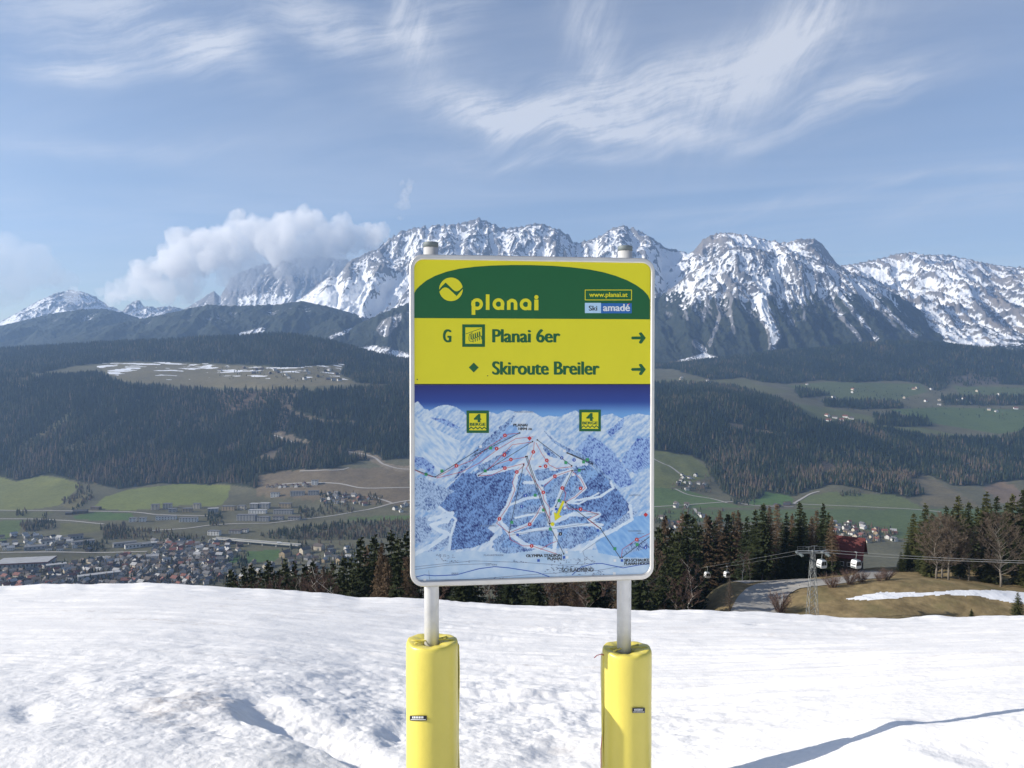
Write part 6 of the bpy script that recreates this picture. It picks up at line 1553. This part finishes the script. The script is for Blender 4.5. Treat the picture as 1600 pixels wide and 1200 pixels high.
# ================================================================== VALLEY TOWN
W_ = {k: mat_plain(k + ' wall', c, .9, 0, .1, .1) for k, c in {'white': (.62, .61, .58), 'cream': (.52, .46, .36), 'grey': (.30, .30, .30), 'timber house': (.10, .075, .055), 'ochre': (.36, .28, .17)}.items()}
R_ = {k: mat_plain(k + ' roof', c, .8, 0, .18, .08) for k, c in {'grey': (.13, .13, .135), 'brown': (.095, .075, .065), 'red': (.17, .062, .045), 'pale': (.34, .34, .34), 'dark': (.045, .045, .05)}.items()}
_hm = {}
M['pane'] = mat_plain('house window glass', (.085, .09, .10), .2, 0, .1, .1)
def house_mesh(w, l, h, rh, wall, roof):
    key = (w, l, h, rh, wall, roof)
    if key in _hm: return _hm[key]
    b = MB(); x, y = w / 2, l / 2
    b.add([(-x, -y, -2), (x, -y, -2), (x, y, -2), (-x, y, -2), (-x, -y, h), (x, -y, h), (x, y, h), (-x, y, h), (0, -y, h + rh), (0, y, h + rh)], [(0, 1, 5, 8, 4), (1, 2, 6, 5), (2, 3, 7, 9, 6), (3, 0, 4, 7)], 0)
    o = .9; dz = rh / x * o
    for s in (-1, 1):
        q = [(s * (x + o), -y - o, h - dz + .15), (s * (x + o), y + o, h - dz + .15), (0, y + o, h + rh + .15), (0, -y - o, h + rh + .15)]
        b.add(q + [(a, c, d + .3) for a, c, d in q], [(0, 1, 2, 3), (4, 5, 6, 7), (0, 1, 5, 4), (1, 2, 6, 5), (2, 3, 7, 6), (3, 0, 4, 7)], 1)
    nw = max(2, int(l / 3.2))
    for s in (-1, 1):                                       # window openings, dark panes standing just off the wall
        for f in range(max(1, int(h / 2.9))):
            for k in range(nw):
                yy = -y + (k + .5) * l / nw; b.box((s * (x + .03), yy, 1.5 + f * 2.8), (.1, 1.1, 1.3), 2)
            for k in range(max(2, int(w / 3.5))):
                xx = -x + (k + .5) * w / max(2, int(w / 3.5)); b.box((xx, s * (y + .03), 1.5 + f * 2.8), (1.1, .1, 1.3), 2)
    me = b.mesh('house'); me.materials.append(W_[wall]); me.materials.append(R_[roof]); me.materials.append(M['pane'])
    _hm[key] = me; return me
taken = []
def free(x, y, d):
    for (a, b, e) in taken:
        if abs(a - x) < (d + e) / 2 and abs(b - y) < (d + e) / 2: return False
    taken.append((x, y, d)); return True
hr = random.Random(77)
SMALL = [(8, 10, 5.2, 3.0), (9, 12, 5.6, 3.2), (7.5, 9, 4.8, 2.8), (10, 13, 6.0, 3.6)]
WALLN = {'white': 'white', 'cream': 'cream', 'grey': 'grey', 'timber house': 'dark timber', 'ochre': 'yellow'}
N_HOUSE = [0]
REST = MB(); REST_MATS = []
def rest_house(me, x, y, z, a):
    R = Matrix.Translation((x, y, z)) @ Matrix.Rotation(a, 4, 'Z')
    b = len(REST.v); REST.v += [tuple(R @ v.co) for v in me.vertices]
    for p in me.polygons:
        m = me.materials[p.material_index]
        if m not in REST_MATS: REST_MATS.append(m)
        REST.f.append(tuple(b + i for i in p.vertices)); REST.mi.append(REST_MATS.index(m))
def cluster(region, n, walls, roofs, where, group, sizes=SMALL, gap=4.0, ang=None, Ymin=1320, Ymax=6000, tries=25, rest=False):
    xs = [p[0] for p in region]; ys = [p[1] for p in region]
    for _ in range(n):
        for _t in range(tries):
            px, py = hr.uniform(min(xs), max(xs)), hr.uniform(min(ys), max(ys))
            if not in_poly(np.array([px]), np.array([py]), region)[0]: continue
            x, y, z = hit(px, py, Ymin, Ymax); s = hr.choice(sizes)
            if not free(x, y, max(s[0], s[1]) + gap): continue
            wl, rf = hr.choice(walls), hr.choice(roofs)
            if rest: rest_house(house_mesh(*s, wl, rf), x, y, z, math.radians(hr.uniform(0, 180))); break
            o = link('house', house_mesh(*s, wl, rf)); o.location = (x, y, z); o.rotation_euler = (0, 0, math.radians((ang if ang is not None else hr.choice((20, 110, 65, -30))) + hr.uniform(-12, 12)))
            tag(o, 'small %s house with %s roof %s' % (WALLN[wl], rf, where), 'house', group); N_HOUSE[0] += 1
            break
TW, TR = ['white', 'white', 'cream', 'grey', 'timber house'], ['grey', 'grey', 'brown', 'dark', 'brown', 'grey', 'pale', 'brown', 'red']
def block(px, py, w, l, h, wall, roof, label, ang=0, cat='building', name='apartment_block', floors=None, flat_roof=True, group=None, wmat=None, bays=None):
    """a large building with walls, roof and its windows as parts"""
    x, y, z = hit(px, py, 1320, 6000); free(x, y, max(w, l) * .8)
    r = empty(name, (x, y, z)); r.rotation_euler = (0, 0, math.radians(ang)); tag(r, label, cat, group)
    b = MB(); b.box((0, 0, h / 2 - 1), (w, l, h + 2)); b.build('wall', W_[wall], r)
    b = MB()
    if flat_roof: b.box((0, 0, h + .35), (w + 1.2, l + 1.2, .7))
    else:
        rh = l * .22; q = [(-w / 2 - .8, -l / 2 - .8, h - .1), (w / 2 + .8, -l / 2 - .8, h - .1), (w / 2 + .8, l / 2 + .8, h - .1), (-w / 2 - .8, l / 2 + .8, h - .1), (-w / 2 - .8, 0, h + rh), (w / 2 + .8, 0, h + rh)]
        b.add(q, [(0, 1, 5, 4), (2, 3, 4, 5), (0, 4, 3), (1, 2, 5), (0, 3, 2, 1)])
    b.build('roof', R_[roof], r)
    fl = floors if floors is not None else max(1, int(h / 3.1)); nb = bays or max(2, int(w / 7))
    for f in range(fl):
        for k in range(nb):
            c = MB(); c.box((-w / 2 + (k + .5) * w / nb, -l / 2 - .05, (f + .55) * h / max(fl, 1)), (w / nb * .42, .3, h / max(fl, 1) * .42)); c.build('window', M['pane'], r)
    return r
def town():
    # large buildings first
    for i, (px, py, w, l, h, wall, roof, ang, lb) in enumerate([
        (243, 796, 20, 13, 14, 'cream', 'grey', 5, 'tall cream apartment block at the foot of the sloping meadow'), (262, 794, 22, 13, 13, 'cream', 'grey', 5, 'second cream apartment block at the foot of the sloping meadow'), (308, 794, 18, 13, 13, 'cream', 'grey', 0, 'single cream apartment block apart behind the white terraces'), (293, 800, 24, 12, 10, 'ochre', 'grey', 4, 'tan apartment block behind the long white terrace'), (270, 800, 20, 12, 9, 'grey', 'grey', 4, 'plain grey block behind the white terraces'),
        (208, 815, 17, 11, 10, 'white', 'grey', 8, 'white terrace end house standing first in the row by the green field'), (223, 815, 16, 11, 10, 'white', 'grey', 8, 'white terrace house next to the end house of the row'), (260, 812, 50, 12, 9, 'white', 'grey', 6, 'long white terrace with grey roof in the valley'), (295, 815, 44, 12, 10, 'white', 'grey', 5, 'white terrace with dark window bays beside the dark trees'),
        (333, 800, 26, 14, 10, 'grey', 'pale', 14, 'grey angular hall with pale roof beside the dark trees'), (358, 797, 34, 14, 11, 'ochre', 'grey', -4, 'long tan school block on the valley floor'), (378, 796, 20, 14, 11, 'cream', 'grey', -4, 'cream block beside the long tan school block'), (398, 794, 22, 16, 13, 'grey', 'pale', -4, 'blue grey block, first of a pair of tall halls'), (414, 794, 26, 16, 14, 'grey', 'pale', -4, 'blue grey block, second of a pair of tall halls'), (403, 802, 46, 14, 9, 'white', 'pale', -4, 'low white wing in front of the paired tall halls'), (446, 793, 34, 14, 12, 'ochre', 'grey', -3, 'tan four storey block beside the tall halls'), (443, 803, 50, 14, 11, 'grey', 'grey', -3, 'long grey block with window bands below the tan block'), (386, 813, 48, 16, 14, 'grey', 'grey', -4, 'wide grey institute block with vertical window bays'), (412, 814, 30, 14, 11, 'grey', 'grey', -4, 'grey annexe beside the wide institute block'), (435, 812, 26, 14, 9, 'grey', 'brown', -4, 'low grey block with brown roof by the road'), (460, 812, 30, 14, 8, 'grey', 'brown', 0, 'flat grey hall at the road bend'),
        (430, 776, 24, 13, 12, 'white', 'grey', 0, 'white block on the hillside below the red roofed row'), (465, 774, 40, 12, 12, 'grey', 'grey', 2, 'long grey terrace climbing the hillside'), (490, 773, 30, 12, 12, 'grey', 'grey', 2, 'grey terrace beside the climbing terrace'), (492, 757, 18, 13, 13, 'white', 'grey', 0, 'white tower house beside the red roofed row'),
        (335, 836, 28, 12, 10, 'white', 'grey', -8, 'white building at the end of the viaduct'), (368, 833, 28, 11, 7, 'grey', 'brown', -5, 'low grey row house by the slip road'), (383, 831, 14, 11, 7, 'white', 'brown', -5, 'small white house beside the grey row house')]):
        block(px, py, w, l, h, wall, roof, lb, ang)
    f = block(40, 884, 95, 50, 11, 'grey', 'pale', 'huge pale roofed factory hall with red eaves band', 12, 'factory', 'factory_hall', floors=1, bays=12)
    b = MB(); b.box((0, -25.9, 10.2), (96.6, .5, 2.2)); b.build('red_band', R_['red'], f); b = MB(); b.box((48.4, 0, 10.2), (.5, 51, 2.2)); b.build('red_band', R_['red'], f)
    for (px, py, w, l, h, wall, roof, ang, lb) in [(88, 887, 34, 14, 7, 'grey', 'pale', 30, 'pale roofed shed beside the factory hall'), (155, 903, 70, 14, 8, 'grey', 'pale', 32, 'long low station shed with bright roof edge'), (75, 850, 26, 16, 8, 'white', 'dark', 32, 'white workshop with dark roof'), (118, 842, 30, 16, 8, 'grey', 'dark', 34, 'grey workshop with black roof beside the yard'), (130, 850, 44, 14, 7, 'grey', 'grey', 34, 'long grey workshop with open yard'), (195, 853, 46, 13, 8, 'grey', 'grey', 32, 'first long grey warehouse in the trading estate'), (215, 855, 50, 13, 8, 'white', 'grey', 32, 'second long white warehouse in the trading estate'), (235, 853, 34, 13, 7, 'grey', 'pale', 32, 'third warehouse with pale roof in the trading estate'), (55, 858, 40, 20, 7, 'grey', 'grey', 25, 'wide grey workshop by the railway'), (160, 874, 24, 10, 4, 'white', 'pale', 3, 'flat white shelter beside the railway'), (126, 802, 34, 16, 7, 'timber house', 'dark', 12, 'large dark barn between the meadows'), (150, 796, 26, 12, 7, 'timber house', 'brown', -10, 'brown farmhouse behind the dark barn'), (108, 804, 16, 10, 5, 'timber house', 'dark', 10, 'small dark hayshed in front of the barn')]:
        block(px, py, w, l, h, wall, roof, lb, ang, 'building', 'warehouse', flat_roof=(roof != 'dark'), floors=1)
    cluster([(0, 888), (90, 888), (130, 880), (200, 872), (360, 866), (370, 900), (300, 920), (0, 920)], 135, TW, TR, 'in the crowded town centre', 'houses in the town centre', gap=1.5)
    cluster([(0, 882), (90, 888), (130, 878), (200, 868), (360, 862), (370, 900), (300, 920), (0, 920)], 190, TW, TR, '', '', gap=1.0, rest=True)
    cluster([(240, 846), (380, 846), (370, 868), (240, 868)], 30, TW, TR, '', '', gap=1.0, rest=True)
    cluster([(0, 835), (150, 840), (150, 862), (0, 862)], 22, TW, ['grey', 'pale', 'dark'], '', '', gap=1.0, rest=True)
    cluster([(0, 838), (60, 836), (100, 842), (150, 850), (100, 860), (0, 862)], 12, ['white', 'grey'], ['grey', 'pale', 'dark'], 'among the workshops by the railway', 'houses by the railway')
    cluster([(240, 846), (330, 848), (350, 862), (240, 868)], 16, TW, ['grey', 'red', 'brown'], 'beside the trading estate', 'houses beside the trading estate')
    cluster([(375, 882), (440, 874), (450, 862), (560, 850), (580, 880), (480, 900), (370, 905)], 34, ['white', 'cream', 'grey', 'ochre'], TR, 'beyond the sports pitch', 'houses beyond the sports pitch', sizes=SMALL + [(14, 20, 9, 4)])
    cluster([(415, 763), (480, 761), (480, 757), (418, 759)], 9, ['white', 'cream'], ['red'], 'in the row on the hillside', 'red roofed row on the hillside', ang=5, gap=1)
    cluster([(510, 770), (580, 776), (570, 790), (500, 786)], 22, ['white', 'grey', 'cream', 'timber house'], ['grey', 'brown', 'red'], 'on the slope above the road bend', 'houses above the road bend')
    cluster([(615, 790), (640, 788), (640, 800), (615, 802)], 4, ['white'], ['grey'], 'beside the road behind the sign', 'houses beside the road')
    cluster([(1060, 742), (1100, 744), (1112, 760), (1080, 768), (1050, 762)], 14, ['white', 'timber house', 'white'], ['brown', 'dark', 'grey'], 'in the hamlet on the meadow slope', 'hamlet on the meadow slope', sizes=SMALL + [(12, 18, 6, 4.5)])
    cluster([(1055, 788), (1085, 788), (1085, 794), (1055, 794)], 5, ['white', 'timber house'], ['brown', 'dark'], 'on the flat valley meadow', 'farm on the flat meadow')
    cluster([(1030, 806), (1110, 800), (1110, 824), (1030, 830)], 12, ['white', 'timber house'], ['grey', 'brown', 'red'], 'at the village edge behind the wood', 'village edge houses')
    cluster([(1205, 787), (1232, 787), (1232, 792), (1205, 792)], 3, ['timber house'], ['dark', 'brown'], 'by the forest foot', 'sheds by the forest foot', sizes=[(12, 18, 5, 4)])
    cluster([(1290, 818), (1320, 816), (1400, 830), (1400, 848), (1350, 850), (1290, 836)], 34, ['white', 'white', 'cream', 'ochre'], ['grey', 'brown', 'red', 'pale'], 'in the village beyond the red roof', 'village beyond the red roof')
    cluster([(340, 572), (430, 576), (535, 576), (530, 596), (430, 590), (330, 582)], 20, ['white', 'timber house', 'timber house'], ['brown', 'grey'], 'on the snow patched plateau', 'plateau houses', sizes=[(12, 18, 6, 5), (11, 15, 6, 4)], Ymin=3300, rest=True)
    cluster([(1250, 600), (1330, 608), (1460, 604), (1600, 612), (1600, 645), (1420, 640), (1290, 636)], 22, ['white', 'cream'], ['brown', 'grey', 'red'], 'scattered over the green plateau', 'green plateau houses', sizes=[(13, 19, 7, 5), (12, 16, 7, 4)], Ymin=3600, rest=True)
    cluster([(1280, 645), (1350, 650), (1360, 660), (1285, 660)], 6, ['white'], ['brown', 'red'], 'on the terrace above the wooded slope', 'terrace farm houses', sizes=[(13, 22, 7, 5)], Ymin=3200)
    cluster([(1030, 588), (1110, 592), (1110, 600), (1030, 602)], 6, ['white', 'cream'], ['brown'], 'at the foot of the great mountain', 'houses at the mountain foot', sizes=[(13, 20, 7, 5)], Ymin=3600)
town()
tag(REST.build('far_houses', REST_MATS), 'tiny houses crowded in the town and dotted over the plateaus', 'houses', kind='stuff')
print('houses', N_HOUSE[0])

# ------------------------------------------------------------------ viaduct, sports pitch
def build_bridge():
    a = Vector(hit(330, 846, 1350, 2600)); e = Vector(hit(468, 857, 1350, 2600))
    a.z = e.z = -390; top = 9.0
    a = Vector((float(x_of(335, a.y, -380)), a.y, -390)); 
    r = empty('road_viaduct', a); d = e - a; L_ = d.length; ang = math.atan2(d.y, d.x); r.rotation_euler = (0, 0, ang); tag(r, 'long pale concrete road viaduct crossing the valley floor', 'bridge')
    conc = mat_plain('pale concrete', (.42, .42, .39), .9, 0, .12, .05)
    b = MB(); b.box((L_ / 2, 0, top), (L_, 13, 1.6)); dk = b.build('deck', conc, r)
    b = MB(); b.box((L_ / 2, 0, top + .83), (L_, 10.5, .06)); b.build('carriageway', M['motorway'], dk)
    for s in (-1, 1):
        b = MB(); b.box((L_ / 2, s * 6.2, top + 1.4), (L_, .35, 1.2)); b.build('parapet', conc, dk)
    for k in range(6):
        b = MB(); b.box((L_ * (k + .6) / 6.2, 0, top / 2 - 1), (2.2, 7, top + 1)); p = b.build('pier', conc, r)
        b = MB(); b.box((L_ * (k + .6) / 6.2, 0, top - 1.3), (2.6, 10, 1.2)); b.build('pier_cap', conc, p)
build_bridge()
for k, (px, py, lb) in enumerate([(436, 849.5, 'white lorry driving on the viaduct'), (338, 839, 'white lorry standing at the viaduct end')]):
    x, y, z = hit(px, py + 6, 1350, 2600); r = empty('parked_lorry' if k else 'lorry', (x, y, -380 + .1)); 
    r.name = 'lorry'; tag(r, lb, 'lorry'); 
    b = MB(); b.box((0, 0, 2.0), (8.5, 2.5, 2.8)); b.build('cargo_box', M['cabin'], r); b = MB(); b.box((5.4, 0, 1.6), (2.0, 2.4, 2.2)); b.build('driver_cab', M['cabin'], r)
    for s in (-3.2, -1.8, 5.2):
        b = MB(); b.tube([(s, -1.25, .5), (s, 1.25, .5)], .5, 10); b.build('wheel', M['ink'], r)
    r.rotation_euler = (0, 0, math.radians(-8)); r.location.z = -379.0 if k == 0 else z

# ------------------------------------------------------------------ hedgerows, copses and garden trees of the valley floor
def copses():
    pts = []
    def fill(poly, n, Ymin=1330, Ymax=3300):
        xs = [p[0] for p in poly]; ys = [p[1] for p in poly]; k = 0
        for _ in range(n * 4):
            px, py = RNG.uniform(min(xs), max(xs)), RNG.uniform(min(ys), max(ys))
            if in_poly(np.array([px]), np.array([py]), poly)[0]:
                pts.append(hit(px, py, Ymin, Ymax)); k += 1
                if k >= n: break
    fill([(30, 822), (40, 815), (85, 815), (90, 826), (40, 832)], 150); fill([(157, 826), (195, 820), (200, 845), (160, 845)], 150); fill([(200, 826), (300, 836), (330, 846), (260, 848), (200, 842)], 120)
    fill([(400, 838), (460, 826), (520, 818), (640, 812), (640, 840), (520, 845), (430, 843)], 800); fill([(118, 757), (140, 753), (140, 772), (118, 772)], 40); fill([(92, 785), (125, 768), (140, 772), (105, 790)], 60); fill([(112, 797), (145, 770), (150, 775), (120, 800)], 50); fill([(25, 800), (45, 793), (44, 806), (25, 808)], 22); fill([(64, 804), (73, 803), (73, 811), (64, 811)], 8)
    fill([(320, 806), (345, 800), (350, 822), (325, 822)], 60); fill([(465, 795), (540, 790), (560, 800), (470, 812)], 130); fill([(500, 768), (600, 775), (600, 790), (500, 790)], 110); fill([(0, 885), (370, 868), (370, 918), (0, 918)], 420); fill([(130, 850), (170, 848), (165, 862), (130, 862)], 45); fill([(370, 870), (390, 862), (385, 885), (370, 890)], 40); fill([(440, 850), (600, 845), (600, 880), (440, 890)], 150)
    fill([(660, 735), (1000, 730), (1000, 790), (660, 790)], 200); fill([(650, 800), (1000, 800), (1000, 845), (650, 845)], 200); fill([(1050, 742), (1115, 745), (1110, 770), (1050, 768)], 50); fill([(1020, 800), (1130, 796), (1130, 830), (1020, 832)], 120); fill([(1290, 815), (1400, 828), (1400, 850), (1290, 842)], 110); fill([(1140, 780), (1180, 775), (1180, 790), (1145, 788)], 60); fill([(1310, 770), (1345, 768), (1345, 776), (1310, 776)], 40)
    fill([(340, 572), (540, 572), (535, 600), (330, 592)], 130, 3300, 4300); fill([(1240, 604), (1600, 606), (1600, 660), (1300, 640)], 260, 3500, 5000); fill([(1430, 690), (1600, 684), (1600, 745), (1440, 742)], 300)
    return np.array(pts)
forest_mass('valley_trees', copses(), 'small dark trees and hedgerows scattered over the valley floor', .28, .62, .08, .85)
# low woods on the steep bank between the slope and the town
bp = []
for _ in range(2600):
    px, Y = RNG.uniform(-250, 1800), RNG.uniform(330, 1150)
    z = float(ground_z(np.array([px]), np.array([Y]))[0]); bp.append((float(x_of(px, Y, z)), Y, z))
forest_mass('bank_forest', np.array(bp), 'dense conifer wood on the steep bank down to the town')

# ------------------------------------------------------------------ clouds
def cloud(name, puffs, depth, label, density, seed, voxel=28., group=None, aniso=.35):
    rc = random.Random(seed); bm = bmesh.new()
    for (px, py, r, n, sx, sy) in puffs:
        for k in range(n):
            qx = px + rc.gauss(0, sx); qy = py + rc.gauss(0, sy); rr = r * rc.uniform(.55, 1.1); Y = depth + rc.gauss(0, 120)
            x, y, z = unproj(qx, qy, Y)
            bmesh.ops.create_icosphere(bm, subdivisions=2, radius=rr / F * depth, matrix=Matrix.Translation((float(x), float(y), float(z))))
    me = bpy.data.meshes.new('cloud_raw'); bm.to_mesh(me); bm.free()
    ob = bpy.data.objects.new('cloud_raw', me); COL.objects.link(ob)
    md = ob.modifiers.new('r', 'REMESH'); md.mode = 'VOXEL'; md.voxel_size = voxel
    dg = bpy.context.evaluated_depsgraph_get(); dg.update()
    m2 = bpy.data.meshes.new_from_object(ob.evaluated_get(dg)); bpy.data.objects.remove(ob)
    co = np.empty(len(m2.vertices) * 3); m2.vertices.foreach_get('co', co); co = co.reshape(-1, 3)
    no = np.empty(len(m2.vertices) * 3); m2.vertices.foreach_get('normal', no); no = no.reshape(-1, 3)
    d = 75 * ridged(co[:, 0] / 330 + co[:, 1] / 700, co[:, 2] / 330 + co[:, 1] / 500, 4, seed, .55) - 40 + 95 * fbm(co[:, 0] / 150, co[:, 2] / 150 + co[:, 1] / 200, 5, seed + 9, .62)
    co = co + no * d[:, None]
    m2.vertices.foreach_set('co', co.ravel()); m2.update(); m2.name = name
    m = bpy.data.materials.new(name + ' vapour'); m.use_nodes = True; nt = m.node_tree; nt.nodes.clear()
    out = nt.nodes.new('ShaderNodeOutputMaterial'); v = nt.nodes.new('ShaderNodeVolumePrincipled'); v.inputs['Color'].default_value = (.99, .985, .98, 1); v.inputs['Density'].default_value = density; v.inputs['Anisotropy'].default_value = aniso
    nt.links.new(v.outputs[0], out.inputs['Volume'])
    m2.materials.clear()
    return tag(link(name, m2, m), label, 'cloud', group, 'stuff')
cloud('cloud', [(300, 385, 24, 7, 16, 9), (320, 370, 16, 4, 10, 4), (345, 380, 26, 6, 14, 10), (375, 362, 17, 4, 10, 4), (400, 372, 28, 8, 22, 10), (435, 352, 20, 5, 12, 5), (470, 345, 22, 6, 16, 7), (450, 375, 30, 7, 24, 10), (510, 360, 24, 6, 16, 8), (520, 380, 26, 6, 20, 8), (560, 372, 22, 6, 14, 8), (590, 378, 14, 4, 8, 6), (280, 410, 24, 6, 18, 8), (330, 405, 26, 7, 26, 8), (240, 420, 18, 5, 14, 6), (470, 395, 24, 8, 40, 6)], 11150, 'billowing white cumulus cloud hiding the summit beyond the range', .0042, 5, aniso=.2)
cloud('cloud', [(250, 440, 26, 9, 40, 9), (330, 430, 26, 8, 40, 8), (190, 455, 20, 7, 28, 7), (400, 415, 22, 7, 30, 6), (480, 408, 18, 6, 30, 4), (300, 455, 18, 5, 30, 6), (540, 400, 16, 4, 20, 5), (440, 425, 20, 8, 40, 7), (510, 418, 18, 7, 24, 6), (390, 440, 16, 6, 26, 7), (180, 466, 14, 6, 30, 5)], 11200, 'thin ragged cloud skirt below the cumulus', .0024, 8)
cloud('cloud', [(10, 392, 26, 9, 26, 8), (-50, 400, 40, 9, 36, 12), (20, 420, 30, 9, 34, 9), (50, 440, 22, 7, 34, 8), (-120, 410, 46, 8, 50, 12), (10, 450, 24, 6, 40, 8)], 14500, 'soft grey cloud over the far snowy dome', .0007, 12)
cloud('cloud', [(626, 285, 5, 4, 2.5, 6), (632, 300, 7, 5, 4, 6), (634, 318, 8, 4, 6, 5), (622, 338, 6, 3, 5, 3)], 11800, 'small wispy cloud puff above the ridge', .0022, 15, voxel=16.)

# ------------------------------------------------------------------ the air of the valley
def build_haze():
    b = MB(); b.box((0, 5150, (1900 - 396) / 2), (21000, 10900, 1900 + 396))
    m = bpy.data.materials.new('valley haze'); m.use_nodes = True
    nt = m.node_tree; nt.nodes.clear()
    out = nt.nodes.new('ShaderNodeOutputMaterial'); v = nt.nodes.new('ShaderNodeVolumePrincipled')
    v.inputs['Color'].default_value = (.40, .62, 1.0, 1); v.inputs['Density'].default_value = HAZE; v.inputs['Anisotropy'].default_value = .25
    nt.links.new(v.outputs[0], out.inputs['Volume'])
    o = b.build('haze', m, kind='stuff'); tag(o, 'pale blue haze filling the valley air', 'haze')
HAZE = 5.8e-5
build_haze()
